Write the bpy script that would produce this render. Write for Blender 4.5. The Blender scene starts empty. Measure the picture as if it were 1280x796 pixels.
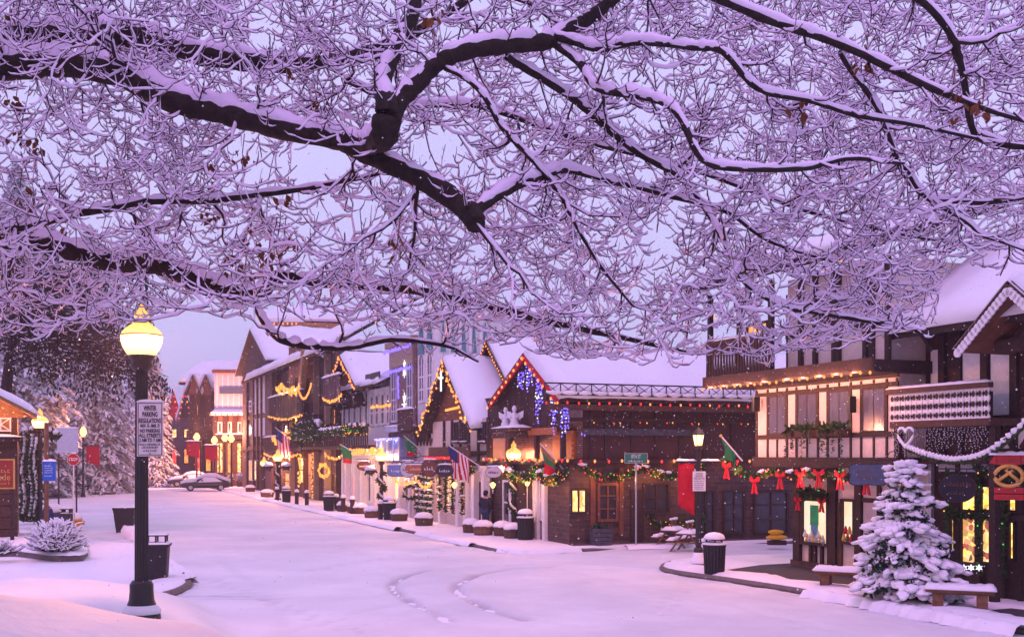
import bpy, bmesh, math, random
import numpy as np
from mathutils import Vector, Matrix, kdtree
R = math.radians
rng = random.Random(7)
nrng = np.random.default_rng(11)
SC = bpy.context.scene
COL = SC.collection

# ------------------------------------------------------------------ camera, sky, sun, exposure
FPX, CX, HY, CAMZ = 1400.0, 640.0, 568.0, 3.4          # focal length and horizon in photo pixels, eye height
cd = bpy.data.cameras.new('camera'); cam = bpy.data.objects.new('camera', cd); COL.objects.link(cam)
cd.sensor_width = 36.0; cd.lens = 36.0 * FPX / 1280.0; cd.clip_start = 0.1; cd.clip_end = 3000
cd.shift_y = (HY - 398.0) / 1280.0
cam.location = (0, 0, CAMZ); cam.rotation_euler = (R(90), 0, 0)
SC.camera = cam
SUN_EL, SUN_AZ = 62.0, 205.0                            # soft dusk light from behind the viewer, above the cloud
w = bpy.data.worlds.new('World'); SC.world = w; w.use_nodes = True
nt = w.node_tree; nt.nodes.clear()
out = nt.nodes.new('ShaderNodeOutputWorld'); bg = nt.nodes.new('ShaderNodeBackground')
sky = nt.nodes.new('ShaderNodeTexSky'); sky.sky_type = 'NISHITA'; sky.sun_disc = False
sky.sun_elevation = R(SUN_EL); sky.sun_rotation = R(SUN_AZ)
dim = nt.nodes.new('ShaderNodeMix'); dim.data_type = 'RGBA'; dim.blend_type = 'MULTIPLY'; dim.inputs[0].default_value = 1
dim.inputs[7].default_value = (.09, .09, .09, 1)
mixw = nt.nodes.new('ShaderNodeMix'); mixw.data_type = 'RGBA'; mixw.inputs[0].default_value = .96
tc = nt.nodes.new('ShaderNodeTexCoord')
nz = nt.nodes.new('ShaderNodeTexNoise'); nz.inputs['Scale'].default_value = 1.3; nz.inputs['Detail'].default_value = 4
rampw = nt.nodes.new('ShaderNodeValToRGB')
rampw.color_ramp.elements[0].color = (.58, .53, .97, 1); rampw.color_ramp.elements[0].position = .3
rampw.color_ramp.elements[1].color = (.69, .635, 1.0, 1); rampw.color_ramp.elements[1].position = .75
nt.links.new(tc.outputs['Generated'], nz.inputs['Vector']); nt.links.new(nz.outputs[0], rampw.inputs[0])
nt.links.new(sky.outputs[0], dim.inputs[6]); nt.links.new(dim.outputs[2], mixw.inputs[6]); nt.links.new(rampw.outputs[0], mixw.inputs[7])
nt.links.new(mixw.outputs[2], bg.inputs[0]); bg.inputs[1].default_value = 1.12; nt.links.new(bg.outputs[0], out.inputs[0])
sd = bpy.data.lights.new('sun', 'SUN'); sd.energy = 1.05; sd.angle = R(35); sd.color = (.95, .30, 1.0)
sun = bpy.data.objects.new('sun', sd); COL.objects.link(sun)
_el, _az = R(SUN_EL), R(SUN_AZ)
_d = Vector((math.sin(_az) * math.cos(_el), math.cos(_az) * math.cos(_el), math.sin(_el)))
sun.rotation_euler = _d.to_track_quat('Z', 'Y').to_euler(); sun.location = _d * 60
SC.view_settings.view_transform = 'Standard'; SC.view_settings.look = 'None'
SC.view_settings.exposure = 0.0; SC.view_settings.gamma = 1.0; SC.view_settings.use_curve_mapping = False
SC.render.engine = 'CYCLES'
cy = SC.cycles; cy.use_denoising = True; cy.use_adaptive_sampling = True; cy.adaptive_threshold = .02; cy.max_bounces = 5; cy.diffuse_bounces = 3; cy.glossy_bounces = 2
cy.transmission_bounces = 3; cy.volume_bounces = 0; cy.transparent_max_bounces = 8
cy.sample_clamp_indirect = 4.0; cy.sample_clamp_direct = 0
cy.caustics_reflective = False; cy.caustics_refractive = False

# ------------------------------------------------------------------ helpers
def at(px, py, Y): return Vector(((px - CX) / FPX * Y, Y, CAMZ - (py - HY) / FPX * Y))
def gr(px, py, z=0.0):
    Y = (CAMZ - z) * FPX / (py - HY); return Vector(((px - CX) / FPX * Y, Y, z))

def nodemat(name):
    m = bpy.data.materials.new(name); m.use_nodes = True
    n = m.node_tree; return m, n, n.nodes['Principled BSDF']
def mat(name, col, rough=.7, scale=6.0, amt=.25, bump=0.0, metal=0.0, spec=.3, stretch=None, dust=0.0):
    """procedural: colour broken up by two noises, fine relief; 'dust' sprinkles wind-blown snow as its own speckle"""
    m, n, b = nodemat(name)
    t = n.nodes.new('ShaderNodeTexCoord'); no = n.nodes.new('ShaderNodeTexNoise')
    no.inputs['Scale'].default_value = scale; no.inputs['Detail'].default_value = 6; no.inputs['Roughness'].default_value = .65
    src = t.outputs['Object']
    if stretch:
        mp = n.nodes.new('ShaderNodeMapping'); mp.inputs['Scale'].default_value = stretch
        n.links.new(src, mp.inputs[0]); src = mp.outputs[0]
    n.links.new(src, no.inputs['Vector'])
    r = n.nodes.new('ShaderNodeValToRGB')
    c = np.array(col[:3])
    r.color_ramp.elements[0].position = .28; r.color_ramp.elements[1].position = .72
    r.color_ramp.elements[0].color = (*np.clip(c * (1 - amt), 0, 1), 1)
    r.color_ramp.elements[1].color = (*np.clip(c * (1 + amt), 0, 1), 1)
    n.links.new(no.outputs[0], r.inputs[0]); last = r.outputs[0]
    if dust:
        d = n.nodes.new('ShaderNodeTexNoise'); d.inputs['Scale'].default_value = 34; d.inputs['Detail'].default_value = 3
        n.links.new(t.outputs['Object'], d.inputs['Vector'])
        dr = n.nodes.new('ShaderNodeValToRGB'); dr.color_ramp.elements[0].position = .62; dr.color_ramp.elements[1].position = .74
        n.links.new(d.outputs[0], dr.inputs[0])
        ml = n.nodes.new('ShaderNodeMath'); ml.operation = 'MULTIPLY'; ml.inputs[1].default_value = dust * .4
        n.links.new(dr.outputs[0], ml.inputs[0])
        mx = n.nodes.new('ShaderNodeMix'); mx.data_type = 'RGBA'; n.links.new(ml.outputs[0], mx.inputs[0])
        n.links.new(last, mx.inputs[6]); mx.inputs[7].default_value = (.8, .8, .84, 1); last = mx.outputs[2]
    n.links.new(last, b.inputs['Base Color'])
    b.inputs['Roughness'].default_value = rough; b.inputs['Metallic'].default_value = metal
    b.inputs['Specular IOR Level'].default_value = spec
    if bump:
        bp = n.nodes.new('ShaderNodeBump'); bp.inputs['Strength'].default_value = bump; bp.inputs['Distance'].default_value = .02
        n.links.new(no.outputs[0], bp.inputs['Height']); n.links.new(bp.outputs[0], b.inputs['Normal'])
    return m
def brickmat(name, c1, c2, mortar, bw, bh, rough=.85):
    m, n, b = nodemat(name)
    t = n.nodes.new('ShaderNodeTexCoord'); sx = n.nodes.new('ShaderNodeSeparateXYZ'); cx = n.nodes.new('ShaderNodeCombineXYZ')
    ad = n.nodes.new('ShaderNodeMath'); ad.operation = 'ADD'
    n.links.new(t.outputs['Object'], sx.inputs[0]); n.links.new(sx.outputs[0], ad.inputs[0]); n.links.new(sx.outputs[1], ad.inputs[1])
    n.links.new(ad.outputs[0], cx.inputs[0]); n.links.new(sx.outputs[2], cx.inputs[1])
    k = n.nodes.new('ShaderNodeTexBrick'); k.inputs['Scale'].default_value = 1; k.inputs['Brick Width'].default_value = bw
    k.inputs['Row Height'].default_value = bh; k.inputs['Mortar Size'].default_value = .012
    k.inputs['Color1'].default_value = (*c1, 1); k.inputs['Color2'].default_value = (*c2, 1); k.inputs['Mortar'].default_value = (*mortar, 1)
    n.links.new(cx.outputs[0], k.inputs['Vector'])
    no = n.nodes.new('ShaderNodeTexNoise'); no.inputs['Scale'].default_value = 3; n.links.new(t.outputs['Object'], no.inputs['Vector'])
    mx = n.nodes.new('ShaderNodeMix'); mx.data_type = 'RGBA'; mx.blend_type = 'OVERLAY'; mx.inputs[0].default_value = .6
    n.links.new(k.outputs[0], mx.inputs[6]); n.links.new(no.outputs[0], mx.inputs[7]); n.links.new(mx.outputs[2], b.inputs['Base Color'])
    bp = n.nodes.new('ShaderNodeBump'); bp.inputs['Strength'].default_value = .6; bp.inputs['Distance'].default_value = .02; bp.invert = True
    n.links.new(k.outputs[1], bp.inputs['Height']); n.links.new(bp.outputs[0], b.inputs['Normal'])
    b.inputs['Roughness'].default_value = rough
    return m
def emit(name, col, s, sample=False):
    m = bpy.data.materials.new(name); m.use_nodes = True; n = m.node_tree; n.nodes.clear()
    o = n.nodes.new('ShaderNodeOutputMaterial'); e = n.nodes.new('ShaderNodeEmission')
    e.inputs[0].default_value = (*col, 1); e.inputs[1].default_value = s; n.links.new(e.outputs[0], o.inputs[0])
    if not sample: m.cycles.emission_sampling = 'NONE'
    return m
def litpane(name, cols, s, scale=5.0):
    """a lit window: warm room behind, coloured goods and curtains as a broken pattern"""
    m, n, b = nodemat(name)
    t = n.nodes.new('ShaderNodeTexCoord'); v = n.nodes.new('ShaderNodeTexVoronoi'); v.inputs['Scale'].default_value = scale
    n.links.new(t.outputs['Object'], v.inputs['Vector'])
    r = n.nodes.new('ShaderNodeValToRGB'); r.color_ramp.interpolation = 'LINEAR'
    sp = n.nodes.new('ShaderNodeSeparateColor'); n.links.new(v.outputs['Color'], sp.inputs[0]); n.links.new(sp.outputs[0], r.inputs[0])
    while len(r.color_ramp.elements) < len(cols): r.color_ramp.elements.new(.5)
    for i, c in enumerate(cols):
        r.color_ramp.elements[i].position = i / max(1, len(cols) - 1); r.color_ramp.elements[i].color = (*c, 1)
    n.links.new(r.outputs[0], b.inputs['Emission Color']); b.inputs['Emission Strength'].default_value = s
    b.inputs['Base Color'].default_value = (.05, .04, .03, 1); b.inputs['Roughness'].default_value = .1
    return m

M = {}
def snowmat(name, col=(.86, .86, .9), bump=.35, scale=9.0):
    m, n, b = nodemat(name)
    t = n.nodes.new('ShaderNodeTexCoord')
    a = n.nodes.new('ShaderNodeTexNoise'); a.inputs['Scale'].default_value = scale; a.inputs['Detail'].default_value = 8
    c = n.nodes.new('ShaderNodeTexNoise'); c.inputs['Scale'].default_value = .7; c.inputs['Detail'].default_value = 3
    n.links.new(t.outputs['Object'], a.inputs['Vector']); n.links.new(t.outputs['Object'], c.inputs['Vector'])
    r = n.nodes.new('ShaderNodeValToRGB'); q = np.array(col)
    r.color_ramp.elements[0].color = (*(q * .93), 1); r.color_ramp.elements[1].color = (*np.clip(q * 1.03, 0, .95), 1)
    n.links.new(c.outputs[0], r.inputs[0]); n.links.new(r.outputs[0], b.inputs['Base Color'])
    bp = n.nodes.new('ShaderNodeBump'); bp.inputs['Strength'].default_value = bump; bp.inputs['Distance'].default_value = .03
    n.links.new(a.outputs[0], bp.inputs['Height']); n.links.new(bp.outputs[0], b.inputs['Normal'])
    b.inputs['Roughness'].default_value = .75; b.inputs['Specular IOR Level'].default_value = .2
    return m
M['snow'] = snowmat('snow', (.80, .80, .84), .5, 6)
M['twigsnow'] = snowmat('twig_snow', (.82, .71, .86), .3, 24)  # pink-lilac tint of the light is put into this snow's colour
# packed road snow: thin slushy tracks carry their own greyer colour (attribute 'thin')
m, n, b = nodemat('road_snow'); M['road'] = m
t = n.nodes.new('ShaderNodeTexCoord'); a = n.nodes.new('ShaderNodeTexNoise'); a.inputs['Scale'].default_value = 5; a.inputs['Detail'].default_value = 9
n.links.new(t.outputs['Object'], a.inputs['Vector'])
c_ = n.nodes.new('ShaderNodeTexNoise'); c_.inputs['Scale'].default_value = .35; c_.inputs['Detail'].default_value = 5; n.links.new(t.outputs['Object'], c_.inputs['Vector'])
r = n.nodes.new('ShaderNodeValToRGB'); r.color_ramp.elements[0].color = (.60, .62, .65, 1); r.color_ramp.elements[0].position = .3; r.color_ramp.elements[1].color = (.72, .74, .76, 1); r.color_ramp.elements[1].position = .7
n.links.new(c_.outputs[0], r.inputs[0])
at_ = n.nodes.new('ShaderNodeAttribute'); at_.attribute_name = 'thin'
mx = n.nodes.new('ShaderNodeMix'); mx.data_type = 'RGBA'; n.links.new(at_.outputs['Fac'], mx.inputs[0]); n.links.new(r.outputs[0], mx.inputs[6]); mx.inputs[7].default_value = (.30, .29, .33, 1)
n.links.new(mx.outputs[2], b.inputs['Base Color']); b.inputs['Roughness'].default_value = .7; b.inputs['Specular IOR Level'].default_value = .25
bp = n.nodes.new('ShaderNodeBump'); bp.inputs['Strength'].default_value = .45; bp.inputs['Distance'].default_value = .05
n.links.new(a.outputs[0], bp.inputs['Height']); n.links.new(bp.outputs[0], b.inputs['Normal'])

M['bark'] = mat('bark', (.030, .020, .017), .95, 14, .5, .8, stretch=(1, 1, 1))
M['twig'] = mat('twig_bark', (.040, .022, .022), .9, 30, .3)
M['leaf'] = mat('dead_leaf', (.16, .055, .02), .8, 12, .5)
M['timber'] = mat('dark_timber', (.042, .022, .020), .8, 9, .4, .4, stretch=(1, 1, 1), dust=.25)
M['timber2'] = mat('brown_timber', (.085, .040, .028), .8, 9, .4, .4, dust=.2)
M['plank'] = mat('weathered_plank', (.060, .026, .024), .85, 7, .45, .5, stretch=(6, 6, .8), dust=.3)
M['soffit'] = mat('soffit_boards', (.16, .060, .035), .7, 5, .35, .3)
M['cream'] = mat('cream_plaster', (.62, .50, .46), .85, 5, .12, .25)
M['white'] = mat('white_plaster', (.74, .69, .70), .85, 5, .10, .25)
M['pinkwall'] = mat('pale_pink_plaster', (.55, .44, .44), .85, 4, .12, .25)
M['greywall'] = mat('pale_grey_panel', (.50, .49, .53), .8, 4, .10, .2)
M['blue'] = mat('blue_paint', (.16, .22, .42), .7, 5, .2)
M['teal'] = mat('teal_paint', (.10, .24, .27), .7, 5, .2)
M['ochre'] = mat('ochre_boards', (.30, .15, .06), .7, 5, .3, .3)
M['tan'] = mat('tan_plaster', (.36, .25, .17), .8, 5, .2, .2)
M['purplebrown'] = mat('mauve_boards', (.10, .055, .06), .8, 6, .3, .3)
M['stone'] = brickmat('rubble_stone', (.095, .045, .038), (.050, .026, .026), (.10, .07, .068), .46, .17)
M['brick'] = brickmat('red_brick', (.22, .075, .055), (.15, .05, .042), (.22, .17, .15), .22, .075)
M['paver'] = brickmat('pavement_brick', (.10, .065, .05), (.07, .045, .04), (.05, .045, .045), .24, .12)
M['kerb'] = mat('kerb_stone', (.16, .13, .12), .9, 8, .3, .5)
M['iron'] = mat('black_iron', (.014, .012, .014), .45, 10, .3, .1, spec=.5)
M['bin'] = mat('black_bin', (.020, .018, .022), .6, 12, .3, .2, dust=.25)
M['steel'] = mat('galvanised_steel', (.42, .42, .47), .45, 12, .15, metal=.6)
M['glass'] = mat('dark_glass', (.035, .028, .04), .1, 2, .5, spec=.5)
M['curtain'] = mat('curtained_glass', (.085, .075, .115), .1, 3, .35, spec=.8, stretch=(3, 3, .8))
M['signwhite'] = mat('sign_white', (.75, .73, .74), .5, 3, .04)
M['signink'] = mat('sign_ink', (.03, .025, .04), .6, 3, .1)
M['signgreen'] = mat('sign_green', (.01, .17, .11), .5, 3, .1)
M['signred'] = mat('sign_red', (.42, .02, .025), .5, 3, .1)
M['signblue'] = mat('sign_blue', (.02, .12, .50), .5, 3, .1)
M['signyellow'] = mat('sign_yellow', (.75, .42, .02), .5, 3, .1)
M['signbrown'] = mat('sign_brown', (.30, .03, .015), .5, 3, .15)
M['slate'] = mat('slate_blue_sign', (.075, .10, .17), .6, 8, .2)
M['gold'] = mat('gold_paint', (.62, .34, .08), .5, 6, .15)
M['redcloth'] = mat('red_cloth', (.50, .010, .025), .8, 6, .2, .2)
M['redbench'] = mat('red_bench_paint', (.26, .03, .05), .6, 6, .2)
M['greencloth'] = mat('green_cloth', (.03, .20, .08), .8, 6, .2, .2)
M['whitecloth'] = mat('white_cloth', (.72, .70, .72), .8, 6, .05, .1)
M['bluecloth'] = mat('navy_cloth', (.02, .03, .14), .8, 6, .2)
M['needle'] = mat('fir_needle', (.022, .045, .026), .8, 14, .6)
M['needle2'] = mat('garland_needle', (.035, .065, .022), .8, 14, .6)
M['barrel'] = mat('barrel_wood', (.10, .050, .032), .8, 8, .35, .4, stretch=(5, 5, .7))
M['log'] = mat('log_wood', (.17, .085, .045), .8, 7, .4, .4)
M['cloth'] = mat('dark_jacket', (.016, .016, .035), .85, 12, .3, .3)
M['denim'] = mat('denim', (.03, .045, .10), .85, 12, .3, .3)
M['skin'] = mat('skin', (.45, .26, .19), .6, 8, .1)
M['carpaint'] = mat('dark_car_paint', (.035, .03, .04), .3, 8, .2, spec=.6)
M['rubber'] = mat('rubber', (.012, .012, .012), .8, 9, .2)
M['yellow'] = mat('yellow_paint', (.65, .36, .015), .5, 6, .2)
M['hydrant'] = mat('hydrant_yellow', (.60, .26, .015), .5, 6, .2)
M['mailblue'] = mat('mailbox_blue', (.02, .03, .12), .45, 6, .2)
M['evergreen_brown'] = mat('evergreen_dark', (.030, .022, .020), .9, 12, .5)
M['farfoliage'] = mat('far_foliage', (.06, .06, .075), .9, 6, .5)
M['hazeneedle'] = mat('haze_pale_needle', (.30, .28, .34), .9, 6, .4)  # pale purple puts distance haze into the needle colour
M['shingle'] = mat('dark_shingle', (.050, .030, .028), .9, 11, .5, .6, stretch=(1, 1, 3), dust=.3)
M['orange'] = mat('orange_shutter', (.42, .13, .04), .7, 6, .2, stretch=(4, 4, .6))
M['bulbw'] = emit('bulb_warm', (1, .27, .07), 2.3)
M['bulbr'] = emit('bulb_red', (1, .03, .03), 2.2)
M['bulbb'] = emit('bulb_blue', (.20, .12, 1), 2.4)
M['bulbg'] = emit('bulb_green', (.08, .8, .12), 1.2)
M['bulbc'] = emit('bulb_cool', (.85, .82, 1), 1.6)
M['bulby'] = emit('bulb_yellow', (1, .38, .06), 2.1)
M['starw'] = emit('star_white', (.9, .88, 1), 1.6)
M['litwarm'] = litpane('lit_pane_warm', [(.25, .08, .02), (1, .5, .12), (1, .72, .3), (.6, .2, .05), (1, .7, .3)], 2.2, 6)
M['litgold'] = litpane('lit_pane_gold', [(1, .55, .08), (1, .75, .25), (.9, .45, .05), (.5, .2, .05)], 2.2, 9)
M['litshop'] = litpane('lit_pane_shop', [(1, .82, .6), (.9, .5, .25), (1, .9, .8), (.2, .35, .22), (1, .75, .5)], 1.6, 7)
M['litred'] = litpane('lit_pane_red', [(1, .04, .03), (.7, .03, .03), (1, .15, .08)], 1.8, 4)
M['litorange'] = litpane('lit_pane_orange', [(.5, .12, .03), (1, .35, .07), (.8, .22, .05)], 1.8, 4)

class MB:
    def __init__(s): s.v = []; s.f = []
    def add(s, V, F):
        o = len(s.v); s.v.extend(tuple(p) for p in V); s.f.extend(tuple(i + o for i in f) for f in F); return s
    def box(s, x0, x1, y0, y1, z0, z1):
        return s.add([(x0, y0, z0), (x1, y0, z0), (x1, y1, z0), (x0, y1, z0), (x0, y0, z1), (x1, y0, z1), (x1, y1, z1), (x0, y1, z1)],
                     [(0, 3, 2, 1), (4, 5, 6, 7), (0, 1, 5, 4), (1, 2, 6, 5), (2, 3, 7, 6), (3, 0, 4, 7)])
    def prism(s, pts, vec):
        """polygon (3-D points) pushed along vec"""
        vec = Vector(vec); a = [Vector(p) for p in pts]; k = len(a)
        return s.add(a + [p + vec for p in a], [tuple(range(k))[::-1], tuple(range(k, 2 * k))] + [(i, (i + 1) % k, k + (i + 1) % k, k + i) for i in range(k)])
    def bar(s, p, q, wd, dp, side=None):
        p, q = Vector(p), Vector(q); t = (q - p).normalized()
        side = Vector(side) if side is not None else (Vector((0, 0, 1)) if abs(t.z) < .9 else Vector((0, 1, 0)))
        a = t.cross(side).normalized(); b_ = a.cross(t).normalized()
        a *= wd / 2; b_ *= dp / 2
        return s.add([p - a - b_, p + a - b_, p + a + b_, p - a + b_, q - a - b_, q + a - b_, q + a + b_, q - a + b_],
                     [(0, 3, 2, 1), (4, 5, 6, 7), (0, 1, 5, 4), (1, 2, 6, 5), (2, 3, 7, 6), (3, 0, 4, 7)])
    def tube(s, path, rad, k=6, cap=True):
        V, F = tube_arr(np.array([tuple(p) for p in path], float), np.broadcast_to(np.array(rad, float), (len(path),)), k, cap)
        return s.add(V.tolist(), F)
    def lathe(s, prof, k=12, c=(0, 0, 0), sx=1, sy=1, wob=0):
        V = []; F = []
        for r_, z in prof:
            for i in range(k):
                an = 2 * math.pi * i / k; rr = r_ * (1 + (rng.uniform(-wob, wob) if wob else 0))
                V.append((c[0] + rr * math.cos(an) * sx, c[1] + rr * math.sin(an) * sy, c[2] + z))
        for j in range(len(prof) - 1):
            for i in range(k):
                F.append((j * k + i, j * k + (i + 1) % k, (j + 1) * k + (i + 1) % k, (j + 1) * k + i))
        F.append(tuple(range(k))[::-1]); F.append(tuple((len(prof) - 1) * k + i for i in range(k)))
        return s.add(V, F)
    def blob(s, c, rx, ry, rz, wob=.15, lvl=1):
        V, F = ICO[lvl]; o = []
        ph = [rng.uniform(0, 6.28) for _ in range(3)]
        for x, y, z in V:
            g = 1 + wob * (math.sin(3.1 * x + ph[0]) + math.sin(3.7 * y + ph[1]) + math.sin(4.3 * z + ph[2])) * .6 + rng.uniform(-wob, wob) * .3
            o.append((c[0] + x * rx * g, c[1] + y * ry * g, c[2] + z * rz * g))
        return s.add(o, F)
    def shift(s, dx, dy, dz=0): s.v = [(x + dx, y + dy, z + dz) for x, y, z in s.v]; return s
    def build(s, name, material, parent=None, loc=None, rz=0, smooth=False, kind=None, label=None):
        me = bpy.data.meshes.new(name); me.from_pydata(s.v, [], s.f); me.update()
        if smooth: me.polygons.foreach_set('use_smooth', [True] * len(me.polygons))
        return link(name, me, material, parent, loc, rz, kind, label)
def link(name, me, material, parent=None, loc=None, rz=0, kind=None, label=None):
    o = bpy.data.objects.new(name, me); COL.objects.link(o)
    if material is not None and not me.materials: me.materials.append(M[material] if isinstance(material, str) else material)
    if parent is not None: o.parent = parent
    if loc is not None: o.location = loc
    if rz: o.rotation_euler = (0, 0, rz)
    if kind: o['kind'] = kind
    if label: o['label'] = label
    return o
def tube_arr(P, rad, k=6, cap=True):
    n = len(P); T = np.empty_like(P); T[1:-1] = P[2:] - P[:-2]; T[0] = P[1] - P[0]; T[-1] = P[-1] - P[-2]
    T /= (np.linalg.norm(T, axis=1, keepdims=True) + 1e-9)
    up = np.array([0, 0, 1.0]) if abs(T[:, 2]).mean() < .85 else np.array([1.0, .2, 0])
    A = np.cross(T, up); A /= (np.linalg.norm(A, axis=1, keepdims=True) + 1e-9); B_ = np.cross(A, T)
    th = np.arange(k) * 2 * np.pi / k
    V = P[:, None, :] + rad[:, None, None] * (np.cos(th)[None, :, None] * A[:, None, :] + np.sin(th)[None, :, None] * B_[:, None, :])
    V = V.reshape(-1, 3)
    F = [(j * k + i, j * k + (i + 1) % k, (j + 1) * k + (i + 1) % k, (j + 1) * k + i) for j in range(n - 1) for i in range(k)]
    if cap: F += [tuple(range(k))[::-1], tuple(range((n - 1) * k, n * k))]
    return V, F
ICO = {}
for lv in (1, 2, 3):
    bm = bmesh.new(); bmesh.ops.create_icosphere(bm, subdivisions=lv, radius=1); bm.verts.ensure_lookup_table()
    ICO[lv] = ([tuple(v.co) for v in bm.verts], [tuple(v.index for v in f.verts) for f in bm.faces]); bm.free()

def thing(name, label, cat, loc=(0, 0, 0), rz=0, group=None):
    o = bpy.data.objects.new(name, None); COL.objects.link(o); o.location = loc; o.rotation_euler = (0, 0, rz); o.empty_display_size = .2
    return tag(o, label, cat, group)
def tag(o, label, cat, group=None):
    o['label'] = label; o['category'] = cat
    if group: o['group'] = group
    return o
def copy_tree(o, parent=None, loc=None, rz=None, label=None, group=None, scale=None):
    c = o.copy(); COL.objects.link(c); c.parent = parent
    if loc is not None: c.location = loc
    if rz is not None: c.rotation_euler = (0, 0, rz)
    if scale is not None: c.scale = (scale,) * 3 if not hasattr(scale, '__len__') else scale
    if label: c['label'] = label
    if group: c['group'] = group
    for ch in list(o.children): copy_tree(ch, c)
    return c
def text_mesh(s, size, extrude=.002, align='CENTER', bold=0.0):
    cu = bpy.data.curves.new('t', 'FONT'); cu.body = s; cu.size = size; cu.extrude = extrude; cu.align_x = align; cu.align_y = 'CENTER'
    cu.offset = bold; cu.resolution_u = 2
    o = bpy.data.objects.new('t', cu); COL.objects.link(o)
    dg = bpy.context.evaluated_depsgraph_get(); me = bpy.data.meshes.new_from_object(o.evaluated_get(dg))
    bpy.data.objects.remove(o); bpy.data.curves.remove(cu); return me
def text(s, size, material, parent, loc, width=None, rz=0, name='lettering', bold=0.0):
    """upright lettering facing local -Y"""
    me = text_mesh(s, size, bold=bold)
    if not len(me.vertices): return None
    o = link(name, me, material, parent, loc); o.rotation_euler = (R(90), 0, rz)
    if width:
        xs = [v.co.x for v in me.vertices]; ww = max(xs) - min(xs)
        if ww > 1e-6: o.scale = (width / ww, 1, 1)
    return o
def catmull(pts, n=6):
    P = [np.array(tuple(p), float) for p in pts]; P = [2 * P[0] - P[1]] + P + [2 * P[-1] - P[-2]]; o = []
    for i in range(1, len(P) - 2):
        for t_ in np.linspace(0, 1, n, endpoint=False):
            a, b_, c, d = P[i - 1:i + 3]
            o.append(.5 * ((2 * b_) + (c - a) * t_ + (2 * a - 5 * b_ + 4 * c - d) * t_ ** 2 + (-a + 3 * b_ - 3 * c + d) * t_ ** 3))
    o.append(P[-2]); return np.array(o)

class Frame:
    """street-front frame: local x runs along the front (towards the viewer), -y points out to the street"""
    def __init__(s, ox, oy, ux, uy):
        l = math.hypot(ux, uy); s.o = (ox, oy); s.u = (ux / l, uy / l); s.v = (-s.u[1], s.u[0]); s.rz = math.atan2(s.u[1], s.u[0])
    def W(s, x, y, z=0): return Vector((s.o[0] + x * s.u[0] + y * s.v[0], s.o[1] + x * s.u[1] + y * s.v[1], z))
    def P(s, px, py, n=0.0):
        k = (px - CX) / FPX; ox, oy = s.o[0] - n * s.v[0], s.o[1] - n * s.v[1]
        x = (k * oy - ox) / (s.u[0] - k * s.u[1]); Y = oy + x * s.u[1]
        return x, CAMZ - (py - HY) / FPX * Y
ROW = Frame(2.1, 41.0, .371, -.928)
TUD = Frame(8.32, 33.0, .371, -.928)

class Bld:
    def __init__(s, fr, bx, name, label, cat='building', by=0, group=None):
        s.fr, s.bx, s.by = fr, bx, by
        s.root = thing(name, label, cat, fr.W(bx, by, 0), fr.rz, group)
    def P(s, px, py, n=0.0): return s.fr.P(px, py, n)
    def put(s, mb, name, material, parent=None, smooth=False, kind=None, label=None):
        mb.shift(-s.bx, -s.by); return mb.build(name, material, parent or s.root, smooth=smooth, kind=kind, label=label)
    def box(s, name, x0, x1, y0, y1, z0, z1, material, parent=None, **k):
        return s.put(MB().box(min(x0, x1), max(x0, x1), y0, y1, min(z0, z1), max(z0, z1)), name, material, parent, **k)
    def beam(s, x0, z0, x1, z1, wd, y, dp=.12, material='timber', name='beam'):
        return s.put(MB().bar((x0, y, z0), (x1, y, z1), wd, dp, side=(0, 1, 0)), name, material)
    def poly(s, name, pts, y0, y1, material, parent=None, **k):
        return s.put(MB().prism([(x, y0, z) for x, z in pts], (0, y1 - y0, 0)), name, material, parent, **k)
    def window(s, x0, x1, z0, z1, y, fm='timber', gm='curtain', nx=2, nz_=1, fw=.07, arch=0, sill=None, name='window', dep=.07):
        """frame standing proud of the wall at y, glass set back inside it"""
        m = MB(); d0, d1 = y - dep, y + .02
        m.box(x0, x0 + fw, d0, d1, z0, z1).box(x1 - fw, x1, d0, d1, z0, z1).box(x0 + fw, x1 - fw, d0, d1, z0, z0 + fw)
        top = z1
        if arch:
            cx_, r_ = (x0 + x1) / 2, (x1 - x0) / 2; N = 7; pr = None
            for i in range(N + 1):
                an = math.pi * i / N; c = (cx_ - r_ * math.cos(an), z1 + arch * math.sin(an))
                if pr: m.bar((pr[0], (d0 + d1) / 2, pr[1]), (c[0], (d0 + d1) / 2, c[1]), fw, d1 - d0, side=(0, 1, 0))
                pr = c
        else: m.box(x0 + fw, x1 - fw, d0, d1, z1 - fw, z1)
        for i in range(1, nx):
            xc = x0 + (x1 - x0) * i / nx; m.box(xc - fw * .4, xc + fw * .4, d0 + dep * .2, d1, z0 + fw, z1 - fw + (arch * .9 if arch else 0))
        for i in range(1, nz_):
            zc = z0 + (z1 - z0) * i / nz_; m.box(x0 + fw, x1 - fw, d0 + .02, d1 - .005, zc - fw * .35, zc + fw * .35)
        o = s.put(m, name, fm)
        pts = [(x0 + fw * .5, z0 + fw * .5), (x1 - fw * .5, z0 + fw * .5), (x1 - fw * .5, z1 - (0 if arch else fw * .5))]
        if arch: pts += [((x0 + x1) / 2 + (x1 - x0 - fw) / 2 * math.cos(a), z1 + arch * math.sin(a)) for a in (R(30), R(60), R(90), R(120), R(150))]
        pts += [(x0 + fw * .5, z1 - (0 if arch else fw * .5))]
        g = MB().prism([(x, y - .018, z) for x, z in pts], (0, .014, 0)); s.put(g, 'pane', gm, o)
        if sill: 
            s.put(MB().box(x0 - .08, x1 + .08, y - .16, y - .0, z0 - .08, z0 - .004), 'sill', fm, o)
            s.put(MB().box(x0 - .07, x1 + .07, y - .15, y - .074, z0 - .004, z0 + .05), 'sill_snow', 'snow', o)
        return o
    def W(s, x, y, z): return s.fr.W(x, y, z)

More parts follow.
